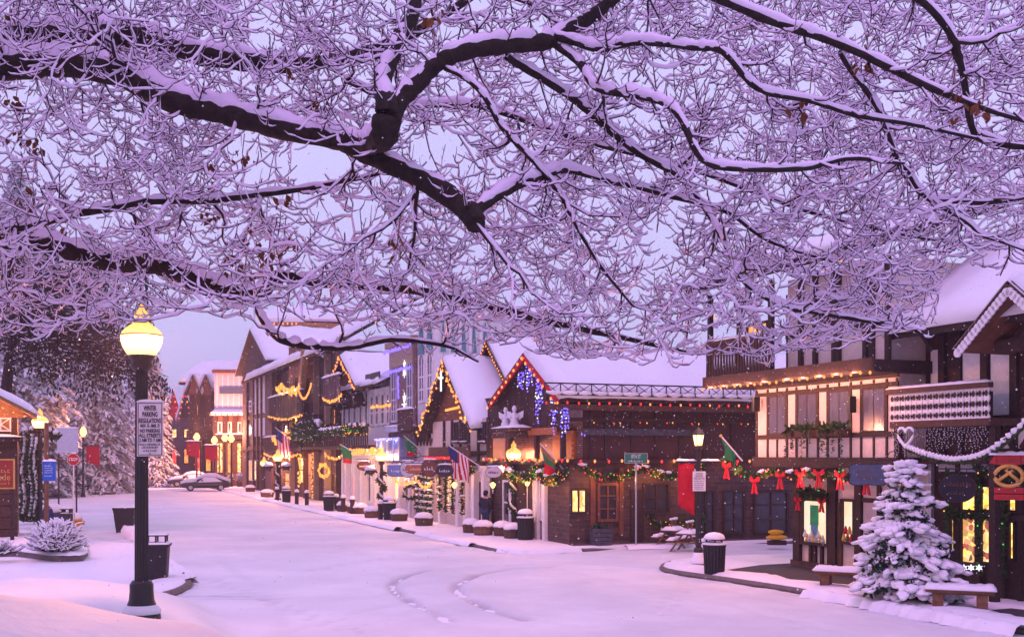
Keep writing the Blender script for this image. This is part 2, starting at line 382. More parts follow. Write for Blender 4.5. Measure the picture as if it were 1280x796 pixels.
def lights(pts, label, mats=('bulbw',), step=.35, r_=.04, sag=0.0, group=None, name='string_lights', jit=.02, cable=True, glow=0, nglow=5, gcol=(1, .50, .2)):
    """a run of bulbs on a cable, hung between world points"""
    pts = [Vector(p) for p in pts]; root = thing(name, label, 'string lights', pts[0], 0, group); path = []
    for a, b_ in zip(pts, pts[1:]):
        L = (b_ - a).length; k = max(2, int(L / step))
        for i in range(k):
            t_ = i / k; p = a.lerp(b_, t_); p.z -= sag * 4 * t_ * (1 - t_); path.append(p)
    path.append(pts[-1].copy())
    if cable: MB().tube([p - pts[0] for p in path], .009, 3).build('cable', 'iron', root)
    by = [MB() for _ in mats]
    for i, p in enumerate(path):
        q = p - pts[0] + Vector((rng.uniform(-jit, jit), rng.uniform(-jit, jit), -r_ * .8 + rng.uniform(-jit, jit)))
        by[i % len(mats)].lathe([(r_ * .4, r_), (r_, 0), (r_ * .75, -r_ * .9), (r_ * .15, -r_ * 1.5)], 5, q)
    for m_, mt in zip(by, mats):
        if m_.v: m_.build('bulbs', mt, root, kind='stuff')
    if glow:      # the bulbs' own light, gathered at a few of them
        for i in range(nglow):
            l = bpy.data.lights.new('bulb_light', 'POINT'); l.energy = glow / nglow; l.shadow_soft_size = .05; l.color = gcol
            o = bpy.data.objects.new('bulb_light', l); COL.objects.link(o); o.parent = root; o.location = path[int((i + .5) / nglow * (len(path) - 1))] - pts[0] + Vector((0, 0, -.08))
    return root
def curtain_lights(a, b_, length, label, mats, n=22, r_=.022, group=None, name='icicle_lights', dz=.11, jag=.5):
    a, b_ = Vector(a), Vector(b_); root = thing(name, label, 'icicle lights', a, 0, group)
    by = [MB() for _ in mats]; cab = MB(); cab.tube([(0, 0, 0), tuple(b_ - a)], .008, 3)
    for i in range(n):
        p = (b_ - a) * ((i + .5) / n); L = length * rng.uniform(1 - jag, 1); cab.tube([p, p - Vector((0, 0, L))], .004, 3, False)
        for j in range(int(L / dz)):
            q = p - Vector((rng.uniform(-.03, .03), rng.uniform(-.03, .03), dz * (j + rng.uniform(.2, .8))))
            by[rng.randrange(len(mats))].blob(q, r_, r_, r_ * 1.2, 0)
    cab.build('cable', 'iron', root)
    for m_, mt in zip(by, mats):
        if m_.v: m_.build('bulbs', mt, root, kind='stuff')
    return root
def needles(mb, path, r_, per=26, ln=1.0):
    """a rope of evergreen sprigs round a path"""
    P = [Vector(tuple(p)) for p in path]
    for a, b_ in zip(P, P[1:]):
        L = (b_ - a).length; t_ = (b_ - a).normalized()
        for _ in range(max(2, int(per * L))):
            p = a.lerp(b_, rng.random()); d = Vector((rng.gauss(0, 1), rng.gauss(0, 1), rng.gauss(0, 1))); d = (d - t_ * d.dot(t_) * .6).normalized()
            s_ = d.cross(Vector((rng.gauss(0, 1), rng.gauss(0, 1), rng.gauss(0, 1)))).normalized() * r_ * .28
            e = p + d * r_ * rng.uniform(.6, 1.25) * ln
            mb.add([p - s_, p + s_, e + s_ * .5, e - s_ * .5], [(0, 1, 2, 3)])
    return mb
def garland(pts, label, r_=.13, mats=('bulbw', 'bulbr', 'bulbg'), bulbs=7, snow=.25, sag=0.0, per=70, group=None, name='garland', br=.018, glow=0):
    pts = [Vector(p) for p in pts]; root = thing(name, label, 'garland', pts[0], 0, group); path = []
    for a, b_ in zip(pts, pts[1:]):
        k = max(3, int((b_ - a).length / .3))
        for i in range(k):
            t_ = i / k; p = a.lerp(b_, t_); p.z -= sag * 4 * t_ * (1 - t_); path.append(p - pts[0])
    path.append(pts[-1] - pts[0])
    MB().tube(path, r_ * .3, 4).build('rope', 'needle2', root)
    needles(MB(), path, r_, per).build('sprigs', 'needle2', root, kind='stuff')
    by = [MB() for _ in mats]; sn = MB()
    for a, b_ in zip(path, path[1:]):
        L = (b_ - a).length
        for _ in range(max(0, int(bulbs * L + rng.random()))):
            p = a.lerp(b_, rng.random()); q = Vector((rng.gauss(0, 1), rng.gauss(0, 1), rng.gauss(0, 1))).normalized() * r_ * .9
            by[rng.randrange(len(mats))].blob(p + q, br, br, br * 1.15, 0)
        if rng.random() < snow * 2: sn.blob(a.lerp(b_, .5) + Vector((0, 0, r_ * .7)), L * .5, r_ * .7, r_ * .45)
    for m_, mt in zip(by, mats):
        if m_.v: m_.build('bulbs', mt, root, kind='stuff')
    if sn.v: sn.build('snow', 'snow', root, smooth=True, kind='stuff')
    if glow:
        for i in range(4):
            l = bpy.data.lights.new('bulb_light', 'POINT'); l.energy = glow / 4; l.shadow_soft_size = .1; l.color = (1, .40, .12)
            o = bpy.data.objects.new('bulb_light', l); COL.objects.link(o); o.parent = root; o.location = path[int((i + .5) / 4 * (len(path) - 1))] + Vector((-.1, -.25, -.15))
    return root
def bow(root, p, s_=.2, parent_rz=0):
    m_ = MB(); p = Vector(p)
    for sx in (-1, 1):
        m_.prism([p + Vector(q) * s_ for q in ((0, 0, .1), (sx * .9, 0, .75), (sx * 1.05, 0, .1), (sx * .2, 0, -.15))], (0, .05, 0))
        m_.prism([p + Vector(q) * s_ for q in ((0, .02, 0), (sx * .25, .02, -.1), (sx * .75, .02, -1.7), (sx * .2, .02, -1.6))], (0, .03, 0))
    m_.blob(p + Vector((0, -.03, 0)), s_ * .25, s_ * .2, s_ * .25, 0)
    return m_.build('bow', 'redcloth', root)
def snowcap(mb, x0, x1, y0, y1, z, h, nx=10, ny=3, over=.03):
    """a rounded, uneven layer of snow on a flat top"""
    V = []; F = []
    x0 -= over; x1 += over; y0 -= over; y1 += over
    for j in range(ny + 1):
        for i in range(nx + 1):
            u_, v_ = i / nx, j / ny; e = min(1, 4 * min(u_ * nx / 4, (1 - u_) * nx / 4, v_ * ny / 2, (1 - v_) * ny / 2))
            V.append((x0 + (x1 - x0) * u_, y0 + (y1 - y0) * v_, z + h * (.25 + .75 * e) * rng.uniform(.75, 1.1)))
    k = len(V)
    for j in range(ny + 1):
        for i in range(nx + 1): V.append((x0 + (x1 - x0) * i / nx, y0 + (y1 - y0) * j / ny, z - .002))
    W_ = nx + 1
    for j in range(ny):
        for i in range(nx):
            a = j * W_ + i; F.append((a, a + 1, a + W_ + 1, a + W_)); F.append((k + a, k + a + W_, k + a + W_ + 1, k + a + 1))
    edge = [i for i in range(W_)] + [j * W_ + nx for j in range(1, ny + 1)] + [ny * W_ + i for i in range(nx - 1, -1, -1)] + [j * W_ for j in range(ny - 1, 0, -1)]
    for a, b_ in zip(edge, edge[1:] + edge[:1]): F.append((a, k + a, k + b_, b_))
    return mb.add(V, F)

def scribble(parent, w_, h_, loc, material, name='lettering'):
    """lettering too small to read in the photograph: a row of unequal pen strokes, a few words wide"""
    m_ = MB(); x = -w_ / 2
    while x < w_ / 2 - h_ * .3:
        lw = h_ * rng.uniform(.35, .6); k = rng.randrange(3); t_ = h_ * .17
        a, b2 = (x, 0, -h_ / 2), (x, 0, h_ * rng.choice((.1, .1, .5)))
        m_.bar(a, b2, t_, .006, side=(0, 1, 0))
        if k == 0: m_.bar((x, 0, h_ * .08), (x + lw * .7, 0, h_ * .02), t_, .006, side=(0, 1, 0)); m_.bar((x + lw * .7, 0, h_ * .05), (x + lw * .7, 0, -h_ / 2), t_, .006, side=(0, 1, 0))
        elif k == 1: m_.bar((x, 0, -h_ * .45), (x + lw * .7, 0, -h_ * .45), t_, .006, side=(0, 1, 0)); m_.bar((x, 0, h_ * .05), (x + lw * .7, 0, h_ * .05), t_, .006, side=(0, 1, 0))
        else: m_.bar((x, 0, -h_ * .2), (x + lw * .7, 0, -h_ * .45), t_, .006, side=(0, 1, 0))
        x += lw + h_ * (.22 if rng.random() > .15 else .6)
    o = m_.build(name, material, parent, loc, kind='stuff'); return o

def slope_snow(p00, p10, p11, p01, th=.3, nx=14, ny=8, sag=.10, seed=0):
    """a drifted snow blanket on a roof plane: p00-p10 is the eave edge, p01-p11 the ridge; lumpy top, rounded sagging lip"""
    p = [np.array(q, float) for q in (p00, p10, p11, p01)]; nrm = np.cross(p[1] - p[0], p[3] - p[0]); nrm /= np.linalg.norm(nrm)
    if nrm[2] < 0: nrm = -nrm
    L = np.linalg.norm(p[1] - p[0]); D = np.linalg.norm(p[3] - p[0]); nx = int(min(60, max(nx, L / .35))); ny = int(min(30, max(ny, D / .35)))
    V = []; F = []; dn = (p[0] - p[3]) / D; ph = seed * 1.7 + L
    for j in range(ny + 1):
        for i in range(nx + 1):
            u_, v_ = i / nx, j / ny; q = (p[0] * (1 - u_) + p[1] * u_) * (1 - v_) + (p[3] * (1 - u_) + p[2] * u_) * v_
            du = min(u_, 1 - u_) * L; dv = v_ * D; e = min(1, (du / .28)) ** .5 if du < .28 else 1; e2 = min(1, ((dv + .03) / .35)) ** .5 if dv < .35 else 1
            t_ = th * (.80 + .22 * math.sin(u_ * L * .9 + ph) * math.sin(v_ * D * .8 + ph * .7) + .12 * math.sin(u_ * L * 2.7 + ph * 2) + rng.uniform(-.07, .07))
            if j == 0: q = q + dn * (.05 + sag * (.5 + .5 * math.sin(u_ * L * 1.6 + ph) + rng.uniform(-.3, .5)))
            V.append(tuple(q + nrm * (t_ * min(e, e2) if j else t_ * .18 * e)))
    k = len(V); W_ = nx + 1
    for j in range(ny):
        for i in range(nx): a = j * W_ + i; F.append((a, a + 1, a + W_ + 1, a + W_))
    for j in range(ny + 1):
        for i in range(nx + 1):
            u_, v_ = i / nx, j / ny; q = (p[0] * (1 - u_) + p[1] * u_) * (1 - v_) + (p[3] * (1 - u_) + p[2] * u_) * v_; V.append(tuple(q + nrm * .004))
    edge = [i for i in range(W_)] + [j * W_ + nx for j in range(1, ny + 1)] + [ny * W_ + i for i in range(nx - 1, -1, -1)] + [j * W_ for j in range(ny - 1, 0, -1)]
    for a, b_ in zip(edge, edge[1:] + edge[:1]): F.append((a, k + a, k + b_, b_))
    return MB().add(V, F)

# ------------------------------------------------------------------ ground, road, pavements
def sstep(a, b_, x): t_ = np.clip((x - a) / (b_ - a), 0, 1); return t_ * t_ * (3 - 2 * t_)
def vnoise(x, y, s, seed=0):
    """cheap smooth value noise"""
    x = np.asarray(x) * s + seed * 17.3; y = np.asarray(y) * s - seed * 9.1
    def h(i, j): q = np.sin(i * 127.1 + j * 311.7 + seed) * 43758.5453; return q - np.floor(q)
    i, j = np.floor(x), np.floor(y); fx, fy = x - i, y - j; fx = fx * fx * (3 - 2 * fx); fy = fy * fy * (3 - 2 * fy)
    return (h(i, j) * (1 - fx) + h(i + 1, j) * fx) * (1 - fy) + (h(i, j + 1) * (1 - fx) + h(i + 1, j + 1) * fx) * fy - .5
def ground_h(x, y):
    """street level 0; a snow bank rises on the near left, where the viewer stands"""
    x = np.asarray(x, float); y = np.asarray(y, float)
    e = (x + 5.0) * -.93 + (y - 20.9) * -.367
    e = e + 1.35 * (1 - sstep(8.5, 13.5, y))
    cap = np.interp(y, [0, 4, 7, 8, 9, 10, 12, 15, 19, 23, 27], [1.7, 2.0, 2.45, 2.42, 2.05, 1.72, 1.48, 1.36, 1.28, .6, 0])
    nearcap = np.where(x < -2, 1.95 + (-2 - x) * .25, 1.95 - (x + 2) * .8); cap = np.minimum(cap, np.clip(nearcap, 0, 2.5) + 9 * sstep(10, 14, y) + 9 * (1 - sstep(3, 5.5, y)))
    e = np.maximum(e, 0); rise = .72 * e * (e / (e + .35))
    k = 6.0; hh = -np.log(np.exp(-k * rise) + np.exp(-k * cap)) / k + .0
    hh = np.maximum(hh, 0) * sstep(0, .2, e)
    hh += hh * .05 * vnoise(x, y, .9, 1) + np.minimum(hh, .5) * (.12 * vnoise(x, y, 2.6, 2) + .05 * vnoise(x, y, 7, 3))
    return hh
tracks = []
for pl in ([(560, 775), (545, 765), (512, 750), (492, 735), (496, 724), (530, 714), (590, 708), (660, 706)], [(660, 775), (625, 765), (590, 750), (571, 736), (576, 726), (606, 716), (650, 710), (700, 708)],
           [(60, 640), (130, 648), (220, 660), (300, 672), (360, 682)], [(180, 640), (260, 650), (350, 664), (430, 676)], [(300, 625), (420, 655), (560, 690), (700, 712), (850, 740), (1050, 790)],
           [(640, 705), (760, 712), (900, 735), (1060, 770)], [(250, 632), (330, 652), (450, 690), (560, 730)],
           [(200, 622), (330, 640), (520, 676), (700, 700), (960, 720)], [(215, 620), (350, 636), (560, 674), (740, 694), (980, 706)], [(330, 800), (470, 760), (640, 735), (800, 728), (900, 745)], [(420, 800), (540, 772), (700, 750), (860, 748), (1000, 775)], [(150, 660), (250, 690), (330, 740), (360, 796)]):
    tracks.append(catmull([gr(*p)[:2] + (0,) if False else (gr(*p).x, gr(*p).y, 0) for p in pl], 10)[:, :2])
depth = [.07, .07, .025, .02, .015, .015, .012, .02, .02, .022, .022, .02]
thinw = [.85, .82, .26, .22, .14, .14, .12, .16, .16, .14, .14, .14]
xs = np.concatenate([np.arange(-34, -14, .5), np.arange(-14, 12, .14), np.arange(12, 24, .5)]); ys = np.concatenate([np.arange(-4, 18, .3), np.arange(18, 44, .14), np.arange(44, 125, .6)])
GX, GY = np.meshgrid(xs, ys)
GZ = ground_h(GX, GY)
road_n = .035 * vnoise(GX, GY, .8, 3) + .02 * vnoise(GX, GY, 2.4, 4) + .012 * vnoise(GX, GY, 6, 5)
GZ = GZ + road_n
TH = np.zeros_like(GX)
for tr, dp, tw in zip(tracks, depth, thinw):
    D = np.full(GX.shape, 99.0)
    for a, b_ in zip(tr, tr[1:]):
        ab = b_ - a; L2 = (ab ** 2).sum() + 1e-9
        t_ = np.clip(((GX - a[0]) * ab[0] + (GY - a[1]) * ab[1]) / L2, 0, 1)
        D = np.minimum(D, np.hypot(GX - a[0] - t_ * ab[0], GY - a[1] - t_ * ab[1]))
    wob = 1 + .6 * vnoise(GX, GY, 1.7, 6)
    core = np.exp(-(D / (.15 * wob)) ** 2); lip = np.exp(-((D - .34) / .12) ** 2)
    GZ += -dp * core + dp * .35 * lip
    TH = np.maximum(TH, tw * core * np.clip(.75 + .9 * vnoise(GX, GY, 1.1, 7), 0, 1))
# slushy marks by the left kerb and footprints
for px, py, rx, ry in ((268, 745, 1.0, .12), (300, 742, .5, .1), (270, 733, .4, .08), (305, 748, 1.1, .1), (395, 664, .5, .2), (430, 773, .1, .1), (455, 780, .1, .1), (440, 786, .1, .1), (410, 768, .1, .1), (470, 792, .1, .1)):
    q = gr(px, py); e = np.exp(-((GX - q.x) / rx) ** 2 - ((GY - q.y) / ry) ** 2); TH = np.maximum(TH, .7 * e * np.clip(.7 + vnoise(GX, GY, 3, 8), 0, 1)); GZ -= .03 * e
TH = np.maximum(TH, np.clip(.10 + .5 * vnoise(GX, GY, .22, 11) + .35 * vnoise(GX, GY, .9, 12) + .25 * vnoise(GX, GY, 3.1, 13), 0, .5) * (1 - sstep(.1, .5, ground_h(GX, GY))) * .5)
for (sx_, sy_), (ex_, ey_), n_ in (((-3.0, 21.5), (-8.5, 31), 26), ((3.2, 24), (5.0, 31), 18), ((-6, 33), (-1.2, 44), 30)):     # footprints
    for i_ in range(n_):
        t_ = i_ / n_; dx, dy = ex_ - sx_, ey_ - sy_; ll = math.hypot(dx, dy); ox = (.13 if i_ % 2 else -.13); qx = sx_ + dx * t_ - dy / ll * ox + rng.uniform(-.05, .05); qy = sy_ + dy * t_ + dx / ll * ox
        e = np.exp(-((GX - qx) / .11) ** 2 - ((GY - qy) / .15) ** 2); GZ -= .07 * e; TH = np.maximum(TH, .35 * e)
GZ += .03 * np.clip(vnoise(GX, GY, 1.6, 14), 0, 1) + .02 * vnoise(GX, GY, 4.1, 15)
ny_, nx_ = GX.shape
V = np.stack([GX, GY, GZ], -1).reshape(-1, 3)
idx = np.arange(ny_ * nx_).reshape(ny_, nx_)
F = np.stack([idx[:-1, :-1], idx[:-1, 1:], idx[1:, 1:], idx[1:, :-1]], -1).reshape(-1, 4)
me = bpy.data.meshes.new('road'); me.from_pydata(V.tolist(), [], F.tolist()); me.polygons.foreach_set('use_smooth', [True] * len(me.polygons))
att = me.attributes.new('thin', 'FLOAT', 'POINT'); att.data.foreach_set('value', TH.reshape(-1).astype(np.float32))
link('road', me, 'road', kind='structure')
MB().add([(-380, -50, -.06), (380, -50, -.06), (380, 680, -.06), (-380, 680, -.06)], [(0, 1, 2, 3)]).build('ground', 'snow', kind='structure')

def slab(name, poly, z0, z1, material):
    return MB().prism([(p[0], p[1], z0) for p in poly], (0, 0, z1 - z0)).build(name, material, kind='structure')
# right-hand corner pavement with its kerb
edge = [(990, 697), (900, 700), (850, 704), (833, 708), (828, 713), (845, 718), (900, 726), (960, 735), (1020, 745), (1080, 756), (1140, 768), (1200, 779), (1290, 795)]
E = [gr(*p) for p in edge]
slab('pavement', [(p.x, p.y) for p in E] + [(16, 20), (19, 34), (14, 42), (11, 40)], -.05, .12, 'snow')
PT = [gr(q[0], q[1], .12) for q in ((908, 712), (950, 706), (1000, 703), (1040, 712), (1075, 722), (1060, 730), (1010, 726), (985, 730), (930, 719))]
slab('paving', [(p.x, p.y) for p in PT], .121, .127, 'paver')
PT = [gr(q[0], q[1], .12) for q in ((1240, 762), (1290, 758), (1300, 775), (1262, 770))]
slab('paving', [(p.x, p.y) for p in PT], .121, .127, 'paver')
kb = MB()
ce = catmull([(p.x, p.y, .06) for p in E], 5)
cin = ce.copy()
kb.tube(ce, .085, 6); kb.build('kerb', 'kerb', kind='structure')
# snow lying on the kerb side of it, ragged where the brick shows
def snow_patch(name, pts, z, h, parent=None, ragged=.12, n=5):
    c = catmull(list(pts) + [pts[0]], n)[:-1]; cen = c.mean(0); V = [(*cen[:2], z + h)]; F = []; K = len(c)
    rings = (.35, .65, .85, .96, 1.0)
    for ri, f in enumerate(rings):
        for i, p in enumerate(c):
            q = cen + (p - cen) * f; j = ragged * (rng.uniform(-1, 1) if f > .8 else .0)
            d = (p - cen); d = d / (np.linalg.norm(d) + 1e-6); q = q + d * j
            V.append((q[0], q[1], z + h * (1.0, 1.0, .9, .6, -.05)[ri] + rng.uniform(-.15, .15) * h))
    for i in range(K): F.append((0, 1 + i, 1 + (i + 1) % K))
    for ri in range(len(rings) - 1):
        for i in range(K): a = 1 + ri * K; F.append((a + i, a + K + i, a + K + (i + 1) % K, a + (i + 1) % K))
    return MB().add(V, F).build(name, 'snow', parent, smooth=True, kind='structure' if parent is None else None)
def strip_snow(name, line, w0, w1, z, h, k=5, n=8):
    """snow strip beside a kerb line: offsets w0..w1 to its left (ragged)"""
    c = catmull(line, n); V = []; F = []
    T = np.gradient(c, axis=0); T /= np.linalg.norm(T, axis=1, keepdims=True); N = np.stack([-T[:, 1], T[:, 0], 0 * T[:, 0]], -1)
    for i, (p, nn) in enumerate(zip(c, N)):
        a = w0 + rng.uniform(-.10, .10); b_ = w1 + .5 * (w1 - w0) * (.6 * math.sin(i * .55) * .5 + rng.uniform(-.3, .3))
        for j in range(k + 1):
            t_ = j / k; q = p + nn * (a + (b_ - a) * t_); e = math.sin(math.pi * t_) ** .45 if 0 < t_ < 1 else 0
            V.append((q[0], q[1], z + h * e * rng.uniform(.8, 1.15) - (.015 if e == 0 else 0)))
    for i in range(len(c) - 1):
        for j in range(k): a = i * (k + 1) + j; F.append((a, a + 1, a + k + 2, a + k + 1))
    return MB().add(V, F).build(name, 'snow', None, smooth=True, kind='structure')
L_ = [(p.x, p.y, 0) for p in E]
strip_snow('pavement_snow', L_[3:], .06, 1.2, .125, .09)
strip_snow('pavement_snow', L_[0:5], -.02, .7, .12, .06)
strip_snow('snow_ridge', L_[8:], -.42, .10, .02, .20, n=14)
strip_snow('snow_ridge', [(p.x + .9 * .0, p.y, 0) for p in E[9:]], 2.0, 3.0, .12, .05)
# left kerb corner, planting bed edge
lk = [gr(*p) for p in ((120, 758), (160, 753), (200, 748), (226, 740), (236, 731), (230, 720), (212, 708), (190, 696), (168, 684))]
c = catmull([(p.x, p.y, .05) for p in lk], 6)
MB().tube(c, .11, 6).build('kerb', 'kerb', kind='structure')
poly = [(p.x, p.y) for p in lk] + [(-24, 52), (-24, 24)]
MB().prism([(x, y, -.05) for x, y in poly], (0, 0, .15)).build('pavement', 'snow', kind='structure')
strip_snow('pavement_snow', [(p.x, p.y, 0) for p in lk], .06, .9, .10, .10, n=12)
# pavement along the street fronts
cor = [ROW.W(x, y) for x, y in ((1.6, -3.1), (1.7, -1.5), (1.4, 12), (0, 12), (0, .4), (-80, .4), (-80, -3.3), (-40, -3.3))]
slab('pavement', [(p.x, p.y) for p in cor], -.05, .11, 'snow')
MB().tube([ROW.W(x, y, .05) for x, y in ((-80, -3.35), (-40, -3.35), (-12, -3.2), (1.2, -3.1), (1.72, -2.6), (1.75, -1.5), (1.45, 3), (1.45, 12))], .065, 5).build('kerb', 'kerb', kind='structure')
sp = [ROW.W(x, y) for x, y in ((.1, -.1), (.6, -.1), (.55, 11.5), (.1, 11.5))]
slab('paving', [(p.x, p.y) for p in sp], .112, .118, 'paver')
strip_snow('snow_ridge', [tuple(ROW.W(x, -3.35)) for x in (-70, -55, -45, -35, -28, -22, -16, -11)], -.25, .35, .04, .14)
strip_snow('snow_ridge', [tuple(ROW.W(x, -3.15)) for x in (-8.5, -7, -5, -3, -1.5)], -.25, .3, .03, .13)
strip_snow('snow_ridge', [tuple(ROW.W(x, y)) for x, y in ((.9, -3.05), (1.6, -2.7), (1.8, -1.8), (1.65, -.4))], -.3, .2, .03, .13)
strip_snow('snow_ridge', [tuple(ROW.W(x, y)) for x, y in ((1.55, 1.5), (1.5, 3.5), (1.5, 5.2))], -.3, .2, .03, .12)
strip_snow('snow_ridge', [(p.x, p.y, 0) for p in lk[4:]], -.2, .15, .05, .13, n=10)

# ------------------------------------------------------------------ half-timbered corner house on the right
FACE = R(-22)
b = Bld(TUD, 2.0, 'half_timbered_house', 'cream and dark timber half-timbered house with jettied upper floors on the right corner')
P1 = lambda px, py: b.P(px, py, 1.0)
xL, zJ = P1(945, 582); xR, _ = P1(1124, 470); zT = P1(945, 484)[1]
zB0 = zT + .02
b.box('wall', .0, xR, .0, 9, 0.05, zJ, 'cream', label='ground floor wall')
b.box('plinth', -.06, xR, -.10, .0, .0, .32, 'stone')
b.box('wall', xL, xR, -1.0, 9, zJ + .26, zT, 'cream', label='jettied first floor wall')
b.box('jetty_beam', xL - .05, xR + .02, -1.1, 9, zJ - .02, zJ + .26, 'timber')
zs = {'low0': zJ + .26, 'rail': P1(965, 546)[1], 'wtop': P1(948, 494)[1]}
yf = -1.05
# frame of the jettied floor: rails, posts, small top panels
for z, h in ((zs['rail'], .13), (zs['wtop'], .11), (zT - .04, .09)): b.box('rail', xL, xR, -1.034, -1.0, z - h / 2, z + h / 2, 'timber')
pw = [948, 960, 984, 996, 1023, 1035, 1064, 1077, 1109, 1123]
px_x = [P1(p, 520)[0] for p in pw]; px_x[0] = xL + .06; px_x[-1] = xR - .06
for x in px_x: b.box('post', x - .036, x + .036, -1.03, -1.0, zs['low0'], zT - .1, 'timber')
for i in range(0, 9):
    x0, x1 = px_x[i], px_x[i + 1]
    if i % 2 == 1:
        b.window(x0 + .036, x1 - .036, zs['rail'] + .06, zs['wtop'] - .05, -1.0, 'timber', 'curtain', 2, 1, .045, dep=.03)
        xm = (x0 + x1) / 2
        b.box('post', xm - .03, xm + .03, -1.028, -1.0, zs['low0'], zs['rail'] - .07, 'timber'); b.box('post', xm - .03, xm + .03, -1.028, -1.0, zs['wtop'] + .06, zT - .09, 'timber')
# window boxes of trailing evergreen
for i in (3, 5):
    x0, x1 = px_x[i] - .1, px_x[i + 1] + .1
    bo = b.box('window_box', x0, x1, -1.32, -1.1, zs['rail'] - .02, zs['rail'] + .16, 'timber2')
    mm = MB(); needles(mm, [(x0, -1.25, zs['rail'] + .18), (x1, -1.25, zs['rail'] + .18)], .2, 90)
    for k in range(6):
        x = rng.uniform(x0, x1); needles(mm, [(x, -1.34, zs['rail'] + .15), (x + rng.uniform(-.05, .05), -1.36, zs['rail'] - rng.uniform(.2, .75))], .07, 50)
    b.put(mm, 'trailing_greenery', 'needle2', bo, kind='stuff')
for px in (952, 1072):   # small iron wall lanterns
    x, z = P1(px, 505); la = b.box('wall_lantern', x - .07, x + .07, -1.3, -1.1, z - .22, z + .2, 'iron')
# second floor with balcony towards the corner
zF = zT + .30; zE = P1(1060, 350)[1] + .25
b.box('floor_beam', xL - 1.2, xR + .3, -2.0, 9, zT + .0, zF, 'timber')
b.box('floor_edge', xL - 1.25, xR + .3, -2.06, -2.0, zT + .04, zF + .04, 'timber2')
xB = P1(1000, 430)[0]
b.box('wall', xB, xR, -1.4, 9, zF, zE, 'cream', label='second floor wall')
b.box('wall', xL - .2, xB, .2, 9, zF, zE, 'plank', label='dark boarded wall behind the balcony')
x0, z0 = b.P(935, 432, -.2); x1, z1 = b.P(962, 400, -.2)
b.window(x0, x1, z0, z1, .19, 'timber2', 'litorange', 2, 1, .08, name='window')  # glowing pane stands in for a lamplit orange patch of wall
for px in (1003, 1021, 1045, 1050, 1084, 1092, 1112):
    x = b.P(px, 430, 1.4)[0]; b.box('post', x - .07, x + .07, -1.5, -1.4, zF + .0, zE, 'timber')
for py in (412, 375):
    z = b.P(1040, py, 1.4)[1]; b.box('rail', xB, xR, -1.485, -1.4, z - .07, z + .07, 'timber')
xw0, zw0 = b.P(1027, 412, 1.4); xw1, zw1 = b.P(1048, 378, 1.4); b.window(xw0, xw1, zw0 + .08, zw1 + .0, -1.41, 'timber', 'glass', 2, 2, .07)
# balcony: railing boards and posts
bx0, bx1 = xL - 1.2, xB - .02
b.box('handrail', bx0, bx1, -2.02, -1.88, zF + .98, zF + 1.08, 'timber2'); b.box('handrail', bx0, bx0 + .12, -1.88, .2, zF + .98, zF + 1.08, 'timber2')
n_ = 22
for i in range(n_):
    x = bx0 + .06 + (bx1 - bx0 - .12) * i / (n_ - 1); b.put(MB().prism([(x - .055, -1.98, zF + .05), (x + .055, -1.98, zF + .05), (x + .03, -1.98, zF + .5), (x + .06, -1.98, zF + .98), (x - .06, -1.98, zF + .98), (x - .03, -1.98, zF + .5)], (0, .04, 0)), 'baluster', 'timber2')
for x in (bx0 + .08, (bx0 + bx1) / 2, bx1 - .1): b.box('post', x - .07, x + .07, -1.93, -1.80, zF + .04, zE, 'timber')
b.put(snowcap(MB(), bx0, bx1, -2.03, -1.86, zF + 1.08, .09, 16, 2, .02), 'rail_snow', 'snow', smooth=True)
# roof: low snow-laden slope with deep eaves
b.put(MB().prism([(xL - 1.5, -2.5, zE), (xL - 1.5, 9, zE + 3.6), (xL - 1.5, 9, zE + 3.85), (xL - 1.5, -2.5, zE + .22)], (xR - xL + 2.0, 0, 0)), 'roof', 'timber')
b.put(slope_snow((xL - 1.6, -2.6, zE + .20), (xR + .6, -2.6, zE + .20), (xR + .6, 9, zE + 3.84), (xL - 1.6, 9, zE + 3.84), .4), 'roof_snow', 'snow', smooth=True)
# shop front on the ground floor
g = lambda px, py: b.P(px, py, 0)
for pa, pb in ((995, 1003), (1038, 1048), (1072, 1080)):
    b.box('post', g(pa, 650)[0], g(pb, 650)[0], -.12, 0, .32, zJ - .02, 'timber')
x0, z0 = g(1006, 676); x1, z1 = g(1037, 627)
for z in (z0 - .04, g(1020, 706)[1], z1 + .05, zJ - .12): b.box('rail', g(995, 650)[0], g(1048, 650)[0], -.09, 0, z - .05, z + .05, 'timber')
for px in (1015, 1020.5, 1029): x = g(px, 690)[0]; b.box('post', x - .05, x + .05, -.085, 0, .32, z0 - .09, 'timber')
def display(x0, x1, z0, z1, name='shop_window'):
    """lit display niche built out from the wall: bright back, goods, glass in front"""
    wn = b.put(MB().box(x0 - .07, x0, -.13, .0, z0 - .07, z1 + .07).box(x1, x1 + .07, -.13, .0, z0 - .07, z1 + .07).box(x0, x1, -.13, .0, z0 - .07, z0).box(x0, x1, -.13, .0, z1, z1 + .07), name, 'timber')
    b.put(MB().box(x0, x1, -.02, -.006, z0, z1), 'lit_back', 'shopglow', wn)
    return wn
M['shopglow'] = litpane('shop_glow', [(1, .70, .42), (1, .8, .6), (1, .62, .35), (1, .85, .68)], 1.15, 2.0)
M['displaygreen'] = mat('display_green', (.02, .35, .12), .5, 5, .2); M['displayblue'] = mat('display_blue', (.12, .30, .5), .5, 5, .2)
wn = display(x0, x1, z0, z1); W_ = x1 - x0; H_ = z1 - z0
b.put(MB().box(x0 + W_ * .30, x0 + W_ * .60, -.07, -.03, z0 + H_ * .42, z0 + H_ * .9), 'hanging_cloth', 'displaygreen', wn)
b.put(MB().box(x0 + W_ * .32, x0 + W_ * .58, -.065, -.03, z0 + H_ * .12, z0 + H_ * .42), 'hanging_cloth', 'displayblue', wn)
